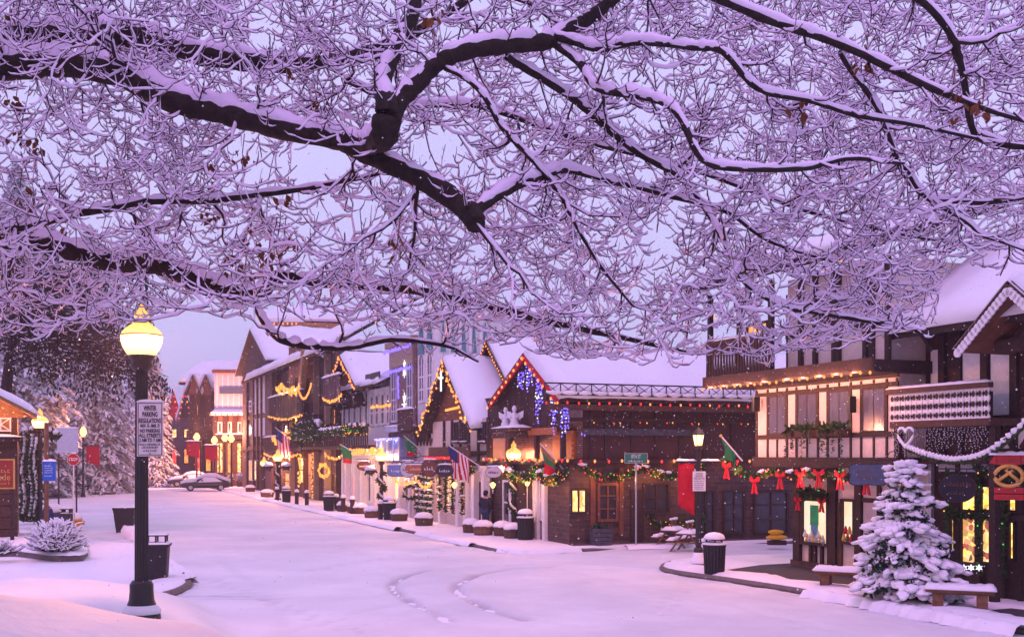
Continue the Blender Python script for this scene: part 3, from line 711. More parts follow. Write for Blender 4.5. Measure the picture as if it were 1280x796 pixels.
for k in range(9):
    q = MB(); hx = x0 + W_ * (.12 + .09 * k); q.lathe([(.05, 0), (.075, .05), (.05, .12), (.02, .2), (.03, .22)], 7, (hx, -.09, z0 + .01 + (.12 if k % 3 == 0 else 0))); b.put(q, 'ornament', ('whitecloth', 'gold', 'greywall')[k % 3], wn)
x0b, z0b = g(1056, 676); x1b, z1b = g(1070, 627); wn = display(x0b, x1b, z0b, z1b)
for k in range(5):
    q = MB(); q.lathe([(.05, 0), (.07, .06), (.04, .15), (.02, .22)], 7, (x0b + (x1b - x0b) * (.15 + .17 * k), -.09, z0b + .01 + (k % 2) * .2)); b.put(q, 'ornament', ('gold', 'redcloth', 'log')[k % 3], wn)
b.box('door', g(1048, 650)[0] + .02, g(1054, 650)[0], -.06, 0, .32, z1, 'timber2')
b.box('panel', g(1081, 650)[0], g(1123, 650)[0], -.05, 0, z0b - .5, zJ - .35, 'pinkwall')
for px in (1102, 1122): x = g(px, 650)[0]; b.box('post', x - .07, x + .07, -.11, 0, .32, zJ - .03, 'timber')
b.box('rail', g(1080, 650)[0], xR, -.09, 0, g(1090, 625)[1] - .06, g(1090, 625)[1] + .06, 'timber')
# string of bulbs along the floor edge
lights([TUD.W(xL - 1.2, -2.1, zT + .02), TUD.W(xR + .25, -2.1, zT + .02)], 'straight row of warm bulbs along the floor edge of the half-timbered house', ('bulbw',), .34, .035, glow=700, nglow=10, gcol=(1, .40, .24))
lights([TUD.W(P1(1050, 360)[0], -2.45, zE - .02), TUD.W(xR + .2, -2.45, zE - .02)], 'warm bulbs under the top eave of the half-timbered house', ('bulbw',), .5, .045)
lights([TUD.W(xL - 1.2, -1.7, zF + 1.9), TUD.W(bx1, -1.7, zF + 1.9)], 'sparse warm bulbs strung across the dark upper balcony', ('bulbw',), .9, .04, .15)
# garland with red bows under the jetty
gp = [TUD.W(x, -1.25, z) for x, z in ((xL - 1.3, zJ + .25), (xL - .1, zJ - .2), (xL + 1.2, zJ - .12), (xL + 2.6, zJ - .14), (xL + 4.1, zJ - .14), (P1(1088, 600)[0], zJ - .2))]
gl = garland(gp, 'evergreen garland with coloured bulbs and big red bows under the timber jetty', .15, ('bulbw', 'bulbr', 'bulbg', 'bulbc'), 9, .05, .12, br=.024, glow=60)
for px, py in ((908, 588), (943, 606), (975, 600), (1000, 598), (1023, 598), (1050, 600), (1083, 606)):
    x, z = b.P(px, py, 1.4); p = TUD.W(x, -1.42, z + .1) - gp[0]; bw = bow(gl, (0, 0, 0), .21); bw.location = p; bw.rotation_euler = (0, 0, TUD.rz)
x0, z0 = g(1008, 619); x1, _ = g(1040, 619)
sw = garland([TUD.W(x0, -.16, z0), TUD.W((x0 + x1) / 2, -.2, z0 + .12), TUD.W(x1, -.16, z0)], 'thick evergreen swag over the lit shop window below the jetty', .2, ('bulbg',), 1, 0, 0, 120)
for x in (x0 - .02, x1 - .1):
    bw = bow(sw, (0, 0, 0), .17); bw.location = TUD.W(x, -.3, z0 - .15) - TUD.W(x0, -.16, z0); bw.rotation_euler = (0, 0, TUD.rz)

# ------------------------------------------------------------------ chalet shop with the pretzel sign, far right
c_ = Bld(TUD, 8.0, 'chalet_shop', 'dark timber chalet shop with lattice balcony and snowy gable at the right edge')
b = c_; P0 = lambda px, py, n=0: b.P(px, py, n)
xa, xz = xR + .02, 13.0
ze = P0(1180, 424, .2)[1]
b.box('wall', xa, xz, .0, 9, .05, 3.3, 'timber', label='dark shop front wall')
b.box('wall', xa, xz, -.2, 9, 3.3, ze + .4, 'plank', label='dark upper wall')
b.box('floor_beam', xa, xz, -.32, 0, 3.18, 3.4, 'timber2')
# plaster panels set in timber
for q in ((1165, 438, 1176, 484), (1205, 438, 1228, 486), (1240, 435, 1265, 518)):
    x0, zt = P0(q[0], q[1], .2); x1, zb = P0(q[2], q[3], .2); b.box('plaster_panel', x0, x1, -.24, -.2, zb, zt, 'white')
for px in (1180, 1200, 1233, 1270): x = P0(px, 460, .2)[0]; b.box('post', x - .1, x + .1, -.30, -.2, 3.4, ze + .3, 'timber')
x0, z0 = P0(1133, 489, .2); x1, z1 = P0(1153, 469, .2); b.window(x0, x1, z0, z1, -.21, 'timber', 'glass', 2, 1, .06)
x0, zt = P0(1240, 524, .2); x1, zb = P0(1290, 560, .2); b.box('plaster_panel', x0, x1, -.24, -.2, zb, zt, 'white')
for q in ((0, 1), (1, 0)): b.beam(x0 + .1, zb if q[0] == 0 else zt, x0 + .75, zt if q[0] == 0 else zb, .12, -.27)
b.beam(x0 + .95, zb, x0 + 1.5, zt, .12, -.27)
# main roof slope and gabled bay
roofx0 = xR - .1
b.put(MB().prism([(roofx0, -1.3, ze), (roofx0, 7, ze + 5.2), (roofx0, 7, ze + 5.4), (roofx0, -1.3, ze + .16)], (xz - roofx0, 0, 0)), 'roof', 'timber')
b.put(slope_snow((roofx0 - .05, -1.35, ze + .16), (xz, -1.35, ze + .16), (xz, 7, ze + 5.41), (roofx0 - .05, 7, ze + 5.41), .42), 'roof_snow', 'snow', smooth=True)
b.beam(roofx0 - .35, ze + .3, roofx0 + .0, ze + 2.0, .2, -1.0)
n_g = 1.9
xe0, zg0 = P0(1197, 438, n_g); xp, zp = P0(1262, 357, n_g); xe1 = 2 * xp - xe0
y0g, y1g = -n_g, 3.0
def slope(xa_, za_, xb_, zb_, th, y0, y1, name, material): 
    return b.put(MB().prism([(xa_, y0, za_), (xb_, y0, zb_), (xb_, y0, zb_ + th), (xa_, y0, za_ + th)], (0, y1 - y0, 0)), name, material)
for sx, xe in ((-1, xe0), (1, xe1)):
    slope(xe, zg0 - .05, xp, zp - .05, .14, y0g + .06, y1g, 'roof', 'soffit'); b.put(slope_snow((xe + sx * .03, y0g - .06, zg0 + .09), (xe + sx * .03, y1g, zg0 + .09), (xp, y1g, zp + .10), (xp, y0g - .06, zp + .10), .34), 'roof_snow', 'snow', smooth=True)
    b.put(MB().bar((xe, y0g + .01, zg0 + .0), (xp, y0g + .01, zp), .24, .08, side=(0, 1, 0)), 'bargeboard', 'timber2')
    n_ = 15
    for i in range(n_):   # scalloped edge, white with snow
        t_ = (i + .5) / n_; x, z = xe + (xp - xe) * t_, zg0 + (zp - zg0) * t_ - .1
        q = MB(); q.lathe([(.10, -.02), (.10, .02)], 9, (0, 0, 0)); q.v = [(x + v[0], y0g - .045 + v[2], z + v[1]) for v in q.v]; b.put(q, 'scallop', 'whitecloth' if i % 1 == 0 else 'timber2')
b.put(MB().prism([(xe0 + .35, -1.0, zg0), (xe1 - .35, -1.0, zg0), (xp, -1.0, zp - .25)], (0, .2, 0)), 'gable_wall', 'timber')
b.put(MB().prism([(xp - .55, -1.05, zg0 + .25), (xp + .55, -1.05, zg0 + .25), (xp, -1.05, zp - .85)], (0, .05, 0)), 'plaster_panel', 'white')
b.beam(xe0 + .3, zg0 + .08, xe1 - .3, zg0 + .08, .26, -1.05, .2)
b.beam(xe0 + .9, zg0 + .1, xp + .1, zp - .5, .14, -1.08)
# balcony with cut-out lattice boards
nb = 1.15
xb0, zb1 = P0(1112, 492, nb); xb1, _ = P0(1237, 487, nb); zb0 = P0(1112, 527, nb)[1]
b.box('balcony_floor', xb0, xb1, -nb, -.2, zb0 - .16, zb0, 'timber2')
b.box('handrail', xb0 - .05, xb1 + .05, -nb - .08, -nb + .06, zb1 - .02, zb1 + .1, 'timber2')
b.put(snowcap(MB(), xb0 - .05, xb1 + .05, -nb - .08, -nb + .06, zb1 + .10, .07, 24, 2, .0), 'rail_snow', 'snow', smooth=True)
n_ = 17; wd = (xb1 - xb0) / n_
prof = [(.5, 0), (.5, .04), (.2, .16), (.46, .26), (.46, .34), (.18, .48), (.46, .62), (.46, .70), (.2, .82), (.5, .95), (.5, 1.0)]
hb = zb1 - zb0 - .02
for i in range(n_):
    xc = xb0 + wd * (i + .5); pts = [(xc + wd * .98 * u_, -nb, zb0 + hb * v_) for u_, v_ in prof] + [(xc - wd * .98 * u_, -nb, zb0 + hb * v_) for u_, v_ in reversed(prof)]
    o = MB(); k = len(prof); V = pts + [(p[0], p[1] + .035, p[2]) for p in pts]; K = 2 * k; F = []
    for j in range(k - 1):
        a, b2 = j, j + 1; c2, d2 = K - 2 - j, K - 1 - j; F += [(a, b2, c2, d2), (K + d2, K + c2, K + b2, K + a), (b2, a, K + a, K + b2), (d2, c2, K + c2, K + d2)]
    o.add(V, F); b.put(o, 'baluster', 'white')
    for v_ in (.16, .48, .82):
        q = MB(); q.lathe([(.05, -.02), (.05, .02)], 6); q.v = [(xc + v[0], -nb - .005 + v[2] * .3, zb0 + hb * v_ + v[1] * 1.5) for v in q.v]; b.put(q, 'cutout', 'timber')
b.box('balcony_screen', xb0 + .03, xb1 - .03, -nb + .1, -nb + .13, zb0, zb1 - .1, 'timber')
for x in (xb0 + .08, xb1 - .08): b.box('post', x - .09, x + .09, -nb + .14, -nb + .3, .12, zb0 - .16, 'timber')
curtain_lights(TUD.W(xb0 + .1, -nb - .05, zb0 - .18), TUD.W(xb1, -nb - .05, zb0 - .18), .75, 'unlit white icicle lights hanging under the lattice balcony', ('whitecloth',), 40, .011, dz=.05, jag=.75)
# shop windows with warm light
def lit(pa, pb, pt, pbm, gm='litgold', nx=1, nz_=1):
    x0, z0 = P0(pa, pbm); x1, z1 = P0(pb, pt); return b.window(x0, x1, z0, z1, -.02, 'timber', gm, nx, nz_, .06, name='shop_window')
M['litcozy'] = litpane('lit_pane_cosy', [(1, .55, .10), (1, .7, .2), (.25, .09, .03), (1, .62, .15), (.10, .05, .03), (.6, .08, .05), (1, .8, .35)], 1.5, 8)
lit(1190, 1197, 637, 690); lit(1203, 1224, 610, 639); lit(1228, 1252, 606, 639); lit(1203, 1224, 645, 704, 'litcozy'); lit(1228, 1252, 645, 704, 'litcozy'); lit(1263, 1272, 650, 700)
lit(1262, 1275, 616, 640, 'litgold')
for px in (1200, 1226, 1256, 1278): x = P0(px, 660)[0]; b.box('post', x - .06, x + .06, -.10, 0, .1, 3.2, 'timber')
b.box('rail', P0(1186, 642)[0], xz, -.14, 0, P0(1200, 642)[1] - .07, P0(1200, 642)[1] + .07, 'timber')
x0, z0 = P0(1160, 640); x1, z1 = P0(1184, 565); b.box('downpipe', P0(1170, 640)[0] - .05, P0(1170, 640)[0] + .05, -.2, -.1, .1, 3.3, 'steel')
x0, zt = P0(1175, 572); x1, zb = P0(1240, 590); b.box('plaster_panel', x0, x1, -.05, 0, zb, zt, 'greywall')
for px, t_ in ((1186, 1), (1226, 1), (1256, 1)):
    x, z = P0(px, 636, .2); garland([TUD.W(x, -.28, 3.0), TUD.W(x + .03, -.28, 1.9), TUD.W(x, -.26, .6)], 'hanging evergreen garland beside the gold lit chalet windows, %s' % {1186: 'nearest the snowy fir', 1226: 'between the two tall panes', 1256: 'by the pretzel sign'}[px], .11, ('bulby', 'bulbg'), 2, 0, 0, 90)
x0, z = P0(1186, 641, .2); x1, _ = P0(1262, 641, .2); garland([TUD.W(x0, -.3, z), TUD.W(x1, -.3, z)], 'level evergreen garland across the middle of the chalet shop window', .15, ('bulby', 'bulbg'), 2, 0, 0, 90)
x0, z = P0(1222, 585, .4); x1, _ = P0(1275, 590, .4); garland([TUD.W(x0, -.5, z), TUD.W(x1, -.5, z - .1)], 'dark garland above the chalet door beneath the balcony', .15, ('bulby',), 1, 0, .12, 90)
for k, px in enumerate((1199, 1209, 1218, 1228)):   # lit star ornaments
    x, z = P0(px, 709, .2); st = MB()
    pts = []
    for i in range(12): an = math.pi * i / 6; rr = .09 if i % 2 == 0 else .045; pts.append((rr * math.sin(an), 0, rr * math.cos(an)))
    st.prism(pts, (0, .03, 0)); o = st.build('lit_star', 'starw', None, TUD.W(x, -.3, z), FACE)
    tag(o, 'white lit star ornament low on the chalet shop front, %s from the fir' % ('first', 'second', 'third', 'fourth')[k], 'star light', 'row of lit stars')
# swag of snowy rope with a wire heart
A = TUD.W(*[P0(1131, 560, 1.5)[0], -1.5, P0(1131, 560, 1.5)[1]]); Bq = TUD.W(P0(1295, 520, 1.5)[0], -1.5, P0(1295, 520, 1.5)[1]); Mq = TUD.W(P0(1197, 577, 1.5)[0], -1.5, P0(1197, 577, 1.5)[1])
pth = catmull([A, TUD.W(P0(1160, 571, 1.5)[0], -1.5, P0(1160, 571, 1.5)[1]), Mq, TUD.W(P0(1240, 565, 1.5)[0], -1.5, P0(1240, 565, 1.5)[1]), Bq], 8)
sw = thing('snowy_swag', 'rope swag thick with snow looping below the lattice balcony', 'garland', A)
MB().tube(pth - np.array(A), .045, 6).build('rope', 'needle2', sw); needles(MB(), [Vector(p) - A for p in pth], .10, 60).build('sprigs', 'needle2', sw, kind='stuff')
q = MB()
for a, b2 in zip(pth, pth[1:]): q.blob((a + b2) / 2 - np.array(A) + np.array([0, 0, .06]), np.linalg.norm(b2 - a) * .62, .09, .085, .12)
q.build('snow', 'snow', sw, smooth=True)
hp = []
for i in range(25): t_ = 2 * math.pi * i / 24; hp.append((.017 * 16 * math.sin(t_) ** 3, 0, .017 * (13 * math.cos(t_) - 5 * math.cos(2 * t_) - 2 * math.cos(3 * t_) - math.cos(4 * t_))))
h = thing('wire_heart', 'snow-covered wire heart above the snowy fir', 'ornament', A + Vector((0, -.05, .28)), TUD.rz); MB().tube(hp, .035, 6).build('wire', 'snow', h, smooth=True); MB().tube([(0, 0, -.28), (.03, 0, -.5)], .02, 5).build('hanger', 'iron', h)
# hanging signs
def hang_sign(fr, px, py, n, w_, h_, shape, material, rim, label, txt=(), tmat='gold', name='hanging_sign', bracket=True, rz=None):
    x, z = fr.P(px, py, n); o = thing(name, label, 'sign', fr.W(x, -n, z), fr.rz if rz is None else rz)
    N = 28; pts = []
    for i in range(N):
        an = 2 * math.pi * i / N; c, s_ = math.cos(an), math.sin(an)
        if shape == 'oval': pts.append((w_ / 2 * c, 0, h_ / 2 * s_))
        else:
            k = (abs(c) ** 5 + abs(s_) ** 5) ** (-.2); e = 1 - (.06 * math.cos(4 * an) if shape == 'scroll' else 0); pts.append((w_ / 2 * c * k * e, 0, h_ / 2 * s_ * k * e))
    MB().prism([(p[0] * 1.06, -.02, p[2] * 1.08) for p in pts], (0, .04, 0)).build('rim', rim, o); MB().prism([(p[0], -.028, p[2]) for p in pts], (0, .056, 0)).build('board', material, o)
    for tw, sz, dz in txt: scribble(o, tw, sz, (0, -.034, dz), tmat)
    if bracket:
        k = MB(); k.bar((-w_ * .6, 0, h_ * .72), (w_ * .75, 0, h_ * .72), .03, .03); k.bar((-w_ * .25, 0, h_ * .45), (-w_ * .25, 0, h_ * .72), .02, .02); k.bar((w_ * .25, 0, h_ * .45), (w_ * .25, 0, h_ * .72), .02, .02)
        k.tube([(w_ * .75 - .05 - .12 * math.cos(a), 0, h_ * .72 + .12 + .10 * math.sin(a)) for a in np.linspace(0, 4.5, 9)], .012, 4); k.build('bracket', 'iron', o)
    return o
FACE = R(-22)
hang_sign(TUD, 1085, 593, 1.55, .86, .5, 'scroll', 'slate', 'iron', 'slate blue scroll-edged sign hanging from an iron bracket by the fir', ((.5, .10, .09), (.42, .09, -.06)), 'log', rz=FACE)
hang_sign(TUD, 1197, 610, .9, .78, .62, 'oval', 'signink', 'timber2', 'dark oval sign hanging over the gold lit chalet window', ((.58, .10, .10), (.40, .09, -.10)), 'log', rz=FACE)
x, z = P0(1261, 592, 1.3); o = thing('pretzel_sign', 'red shield sign with a big golden pretzel and two red boards', 'sign', TUD.W(x, -1.3, z), FACE); o.scale = (.8, .8, .8)
MB().prism([(-.48, 0, .28), (-.30, 0, .56), (0, 0, .48), (.30, 0, .56), (.48, 0, .28), (0, 0, .20)], (0, .06, 0)).build('shield', 'signred', o); scribble(o, .62, .11, (0, -.008, .36), 'soffit')
q = MB(); snowcap(q, -.46, .46, -.02, .08, .50, .10, 10, 2); q.build('snow', 'snow', o, smooth=True)
MB().lathe([(.01, 0), (.01, .01)], 4).build('hook', 'iron', o)
ring = [(.34 * math.cos(a), 0, -.06 + .27 * math.sin(a)) for a in np.linspace(0, 2 * math.pi, 25)]
MB().tube(ring, .055, 7).tube([(-.26, -.03, -.18), (-.05, -.05, -.02), (.10, -.05, .10), (.02, -.05, .18), (-.08, -.06, .10), (.06, -.06, -.03), (.26, -.03, -.20)], .045, 7).build('pretzel', 'gold', o, smooth=True)
for zz in (-.44, -.62):
    bd = MB().box(-.36, .36, -.02, .03, zz - .075, zz + .075).build('board', 'signred', o); scribble(o, .5, .06, (0, -.024, zz), 'soffit')
MB().bar((-.3, .01, -.7), (-.3, .01, .5), .02, .02).bar((.3, .01, -.7), (.3, .01, .5), .02, .02).build('chain', 'iron', o)

# ------------------------------------------------------------------ the row along the street, nearest first
def gable_roof(b, xe0, ze0, xp, zp, xe1, ze1, y0, y1, th=.14, snow=.28, over=.0, board='timber2', roofm='timber'):
    """two roof slopes with soffit, snow and bargeboards; ridge runs back from the street"""
    for xe, ze, sx in ((xe0, ze0, -1), (xe1, ze1, 1)):
        b.put(MB().prism([(xe, y0 + .05, ze), (xp, y0 + .05, zp), (xp, y0 + .05, zp + th), (xe, y0 + .05, ze + th)], (0, y1 - y0, 0)), 'roof', roofm)
        d = .12 * sx
        b.put(slope_snow((xe + d * .2, y0 - .05, ze + th), (xe + d * .2, y1 + .05, ze + th), (xp, y1 + .05, zp + th), (xp, y0 - .05, zp + th), snow * 1.15), 'roof_snow', 'snow', smooth=True)
        b.put(MB().bar((xe, y0, ze + .0), (xp, y0, zp + .0), .22, .07, side=(0, 1, 0)), 'bargeboard', board)

# ---- 1: corner lodge, gable to the street, long stone side to the cross street
b = Bld(ROW, -4.0, 'corner_lodge', 'dark corner lodge with red-edged gable and long stone side under a snowy roof')
LD = 11.5
zE = 5.35; xe0, xe1 = -8.1, .35; ng = .3; xp, zp = b.P(655, 446, .6); xe0 = b.P(612, 495, .6)[0]; xe1 = .1
b.box('wall', -8.0, 0, 0, LD, 0.05, 3.15, 'stone', label='ground floor stone wall')
b.box('wall', -7.9, -.1, .6, LD, 3.15, 4.6, 'brick', label='recessed brick upper wall')
b.box('wall', -.12, 0, .6, LD, 3.15, zE, 'plank', label='dark boarded side wall')
b.box('balcony_floor', -8.0, 0.02, -.3, .6, 3.02, 3.16, 'timber')
gable_roof(b, xe0, zE + .1, xp, zp, xe1 + .25, zE - .05, -ng - .3, LD + .3, .16, .34, board='redcloth')
b.put(MB().prism([(-8.0, -ng + .1, 4.35), (0, -ng + .1, 4.35), (0, -ng + .1, zE - .05), (xp, -ng + .1, zp - .1), (-8.0, -ng + .1, zE)], (0, .1, 0)), 'gable_wall', 'plank')
n_ = 26
for i in range(n_):     # hanging gable boards with ragged lower ends
    x = -7.9 + 7.9 * i / (n_ - 1) - .02; zt = zE + (zp - zE) * (1 - abs(x - xp) / (abs(xe0 - xp) if x < xp else abs(xe1 - xp))) - .25; zb = 4.3 + rng.uniform(-.12, .1)
    b.box('plank', x - .13, x + .13, -ng + .04 + .012 * (i % 2), -ng + .1, zb, max(zt, zb + .4), 'plank')
for x in (-7.7, -5.3, -2.6, -.15): b.box('post', x - .1, x + .1, -.26, -.1, 3.16, 4.4, 'timber')
# orange shutters and boards lit by the lamp
for pa, pb_ in ((676, 690), (691, 703)):
    x0, z0 = b.P(pa, 577); x1, z1 = b.P(pb_, 545)
    sh = b.box('shutter', x0, x1 - .08, .50, .60, 3.2, 4.3, 'orange')
    for k in range(5): b.box('shutter_slat', x0 + .1, x1 - .18, .47, .50, 3.3 + .19 * k, 3.42 + .19 * k, 'orange', sh)
b.box('board', b.P(668, 540)[0], b.P(704, 540)[0], -.28, -.16, 4.16, 4.42, 'orange')
b.box('board', -7.4, b.P(668, 540)[0] - .2, -.28, -.16, 4.1, 4.3, 'timber2')
# ground-floor openings on the street side
for pa, pb_, pt, pbm, gm, nx in ((668, 672, 600, 652, 'litwarm', 1), (676, 680, 600, 650, 'glass', 1), (630, 640, 600, 655, 'glass', 1)):
    x0, z0 = b.P(pa, pbm); x1, z1 = b.P(pb_, pt); b.window(x0, x1, z0, z1, -.01, 'white', gm, nx, 2, .09)
x0, z0 = b.P(645, 665); x1, z1 = b.P(660, 600); b.box('door', x0, x1, -.06, 0, .1, 2.3, 'timber'); 
for px in (641, 674, 683): x = b.P(px, 620)[0]; b.box('pilaster', x - .12, x + .12, -.14, 0, .1, 2.9, 'white')
# side wall features: local y runs along the cross street; these stand proud of x = 0
SIDE = Frame(2.1, 41.0, .928, .371)
def sP(px, py): return SIDE.P(px, py, 0)
def sbox(name, u0, u1, n0, n1, z0, z1, material, parent=None, label=None): return b.put(MB().box(-n0, n1, u0, u1, z0, z1), name, material, parent, label=label)
def sidewin(pa, pb_, pt, pbm, gm, fm='timber', fw=.08, nz_=1):
    u0, z0 = sP(pa, pbm); u1, z1 = sP(pb_, pt); m_ = MB()
    m_.box(-.02, .09, u0, u0 + fw, z0, z1).box(-.02, .09, u1 - fw, u1, z0, z1).box(-.02, .09, u0 + fw, u1 - fw, z0, z0 + fw).box(-.02, .09, u0 + fw, u1 - fw, z1 - fw, z1)
    m_.box(-.02, .07, (u0 + u1) / 2 - .03, (u0 + u1) / 2 + .03, z0 + fw, z1 - fw)
    for k in range(1, nz_): zc = z0 + (z1 - z0) * k / nz_; m_.box(-.02, .068, u0 + fw, u1 - fw, zc - .025, zc + .025)
    o = b.put(m_, 'window', fm); b.put(MB().box(.004, .02, u0 + fw * .5, u1 - fw * .5, z0 + fw * .5, z1 - fw * .5), 'pane', gm, o); return o
sidewin(712, 733, 610, 642, 'litwarm'); sidewin(746, 772, 603, 652, 'glass', 'soffit', .1, 3); sidewin(803, 836, 603, 640, 'glass', 'timber', .08, 2)
for pa, pb_ in ((869, 893), (903, 931), (941, 985)): sidewin(pa, pb_, 612, 668, 'glass', 'timber', .1, 3)
u0, _ = sP(788, 650); u1, _ = sP(804, 650); sbox('door', u0, u1, 0, .06, .1, 2.1, 'timber')
for pa, pb_ in ((737, 743), (773, 778)): sbox('pilaster', sP(pa, 600)[0], sP(pb_, 600)[0], 0, .1, .4, 2.9, 'soffit')
for px in (738, 757, 790, 820, 850, 880, 915, 950, 985): u, _ = sP(px, 550); sbox('post', u - .07, u + .07, 0, .08, 3.2, zE - .05, 'timber')
sbox('pent_board', sP(728, 540)[0], sP(860, 540)[0], 0, .12, 4.12, 4.36, 'farfoliage')
sbox('rail', 0, LD, 0, .14, 3.08, 3.24, 'timber'); sbox('rail', .0, LD, 0, .10, 4.62, 4.76, 'timber')
sbox('eave_board', -.9, LD + .2, 0, .42, zE - .32, zE - .12, 'timber2')
# snow-guard railing at the eave
def rail3(u): return (.42, u, 0)
m_ = MB(); z0, z1 = zE + .22, zE + .62
m_.bar((.5, -1.2, z1), (.5, LD, z1), .05, .05).bar((.5, -1.2, z0), (.5, LD, z0), .05, .05)
u = -1.2
while u < LD: m_.bar((.5, u, z0), (.5, u, z1), .035, .035); m_.bar((.5, u, z0), (.5, min(u + .62, LD), z1), .022, .022); m_.bar((.5, min(u + .62, LD), z0), (.5, u, z1), .022, .022); u += .62
b.put(m_, 'snow_guard', 'iron'); m_ = MB(); u = -1.2
while u < LD - .3: m_.blob((.5, u + .35, z0 + .06), .13, .38, .10, .2); u += .62
b.put(m_, 'guard_snow', 'snow', smooth=True)
W_ = lambda x, y, z: ROW.W(x, y, z)
lights([W_(.62, -1.2, zE - .05), W_(.62, LD, zE - .05)], 'red and warm bulbs along the snowy eave of the stone side', ('bulbr', 'bulbw', 'bulbr'), .42, .04)
lights([W_(.25, -.2, 3.22), W_(.25, LD, 3.18)], 'red and warm bulbs along the middle of the stone side wall', ('bulbw', 'bulbr'), .55, .05, glow=60, nglow=6, gcol=(1, .3, .12))
lights([W_(-8, -.4, 3.25), W_(0.2, -.4, 3.22)], 'warm bulbs below the gable balcony of the corner lodge', ('bulbw', 'bulbr', 'bulbw'), .5, .05, glow=90)
lights([W_(xe0, -ng - .4, zE + .05), W_(xp, -ng - .4, zp - .02)], 'warm bulbs up the far slope of the red-edged gable', ('bulbw',), .42, .05)
lights([W_(xp, -ng - .4, zp - .02), W_(xe1 + .2, -ng - .4, zE - .08)], 'warm bulbs down the near slope of the red-edged gable', ('bulbw',), .42, .05)
lights([W_(.13, sP(740, 527)[0], 4.6), W_(.13, sP(940, 527)[0], 4.62)], 'dim cluster lights on the dark boarded side wall', ('bulby', 'needle2', 'needle2', 'bulbr'), .27, .025)
for k, (px, L) in enumerate(((628, .9), (638, 1.3), (650, 2.1), (668, 1.9), (681, 1.5), (706, 1.2))):
    x = b.P(px, 500, 1.2)[0]; zt = zE + (zp - zE) * (1 - abs(x - xp) / (abs(xe0 - xp) if x < xp else abs(xe1 + .25 - xp))) - .15
    curtain_lights(W_(x - .35, -ng - .12, zt), W_(x + .35, -ng - .12, zt), min(L, zt - 4.0), 'blue and violet light curtain on the lodge gable, %s from the far eave' % ('first', 'second', 'third', 'fourth', 'fifth', 'sixth')[k], ('bulbb', 'bulbc', 'bulbb', 'bulbb'), 5, .032, 'light curtains on the gable', dz=.12)
garland([W_(.35, .2, 3.0), W_(.35, 1.5, 2.55), W_(.35, 2.8, 2.9), W_(.35, 4.4, 2.6), W_(.35, 5.5, 2.95)], 'bushy garland with coloured bulbs draped along the stone side wall', .18, ('bulby', 'bulbr', 'bulbg', 'bulbw'), 24, .1, .1, 120, br=.022, glow=90)
garland([W_(-5.5, -.4, 2.85), W_(-3.9, -.4, 2.5), W_(-2.3, -.4, 2.8), W_(-.6, -.4, 2.45), W_(.3, -.3, 2.85)], 'thick lit garland along the street front of the corner lodge', .22, ('bulby', 'bulbr', 'bulbg', 'bulbw'), 30, .15, .1, 130, br=.022, glow=160)
garland([W_(.3, 3.2, 1.2), W_(.3, 3.4, .8), W_(.3, 5.6, 1.0)], 'low garland of amber bulbs by the stone wall door', .2, ('bulby', 'bulbw'), 7, 0, .1, 80)
# white carved figures on the gable balcony
def figure(px, py, h, label):
    x, z = b.P(px, py, .7); o = thing('carved_figure', label, 'figure', W_(x, -.7, z), ROW.rz + R(45), 'white carved figures on the lodge gable')
    MB().lathe([(.22, 0), (.24, .1), (.15, .35), (.17, .55), (.06, .68), (.10, .74), (.12, .84), (.07, .95), (.02, .98)], 10).build('body', 'whitecloth', o, smooth=True)
    for sx in (-1, 1): MB().prism([(sx * .08, .05, .58), (sx * .42, .08, .75), (sx * .40, .08, .45), (sx * .2, .06, .3)], (0, .04, 0)).build('wing', 'whitecloth', o); MB().tube([(sx * .14, 0, .56), (sx * .22, -.08, .42), (sx * .08, -.16, .46)], [.05, .045, .03], 6).build('arm', 'whitecloth', o, smooth=True)
    o.scale = (h, h, h); return o
figure(632, 533, .8, 'white carved figure at the far end of the snowy gable shelf'); figure(643, 533, .85, 'white carved figure at the near end of the snowy gable shelf')
x0, z = b.P(627, 535, .7); x1, _ = b.P(652, 535, .7); b.box('shelf', x0, x1, -1.1, -.3, z - .12, z - .02, 'timber2'); b.put(snowcap(MB(), x0, x1, -1.12, -.32, z - .02, .12, 10, 3), 'shelf_snow', 'snow', smooth=True)

# ---- 2: white half-timbered house with steep light-edged gable
n2 = .2
b = Bld(ROW, ROW.P(570, 600, n2)[0], 'white_gabled_house', 'white half-timbered house with a steep light-edged gable beside the corner lodge')
Q = lambda px, py: b.P(px, py, n2)
x0, x1 = Q(541, 600)[0], min(Q(612, 600)[0], -8.15); xp, zp = Q(568, 452); zE = Q(600, 528)[1]
b.box('wall', x0, x1, -n2, 1.7, .05, zE + .2, 'cream', label='plastered street wall')
b.put(MB().prism([(x0 + .05, -n2 + .02, zE), (2 * xp - x0 - .05, -n2 + .02, zE), (xp, -n2 + .02, zp - .1)], (0, .3, 0)), 'gable_wall', 'soffit')
gable_roof(b, x0 - .5, zE - .35, xp, zp, 2 * xp - x0 + .5, zE - .35, -n2 - .55, 1.9, .12, .3)
b.box('upper_wall', 2 * xp - x0 - .6, x1, .3, 1.7, zE + .2, zE + 1.1, 'plank')
for px in (556, 566, 576.5, 587, 599, 611): x = Q(px, 540)[0]; b.box('post', x - .1, x + .1, -n2 - .08, -n2, 3.1, zE + .2, 'timber')
for py in (581, 566): z = Q(585, py)[1]; b.box('rail', x0, x1, -n2 - .07, -n2, z - .09, z + .09, 'timber')
for pa, pb_ in ((569, 575), (579, 585), (602, 608)):
    xa, za = Q(pa, 552); xb, zb = Q(pb_, 527); b.window(xa, xb, za, zb, -n2 - .01, 'timber', 'curtain', 2, 2, .06, sill=True)
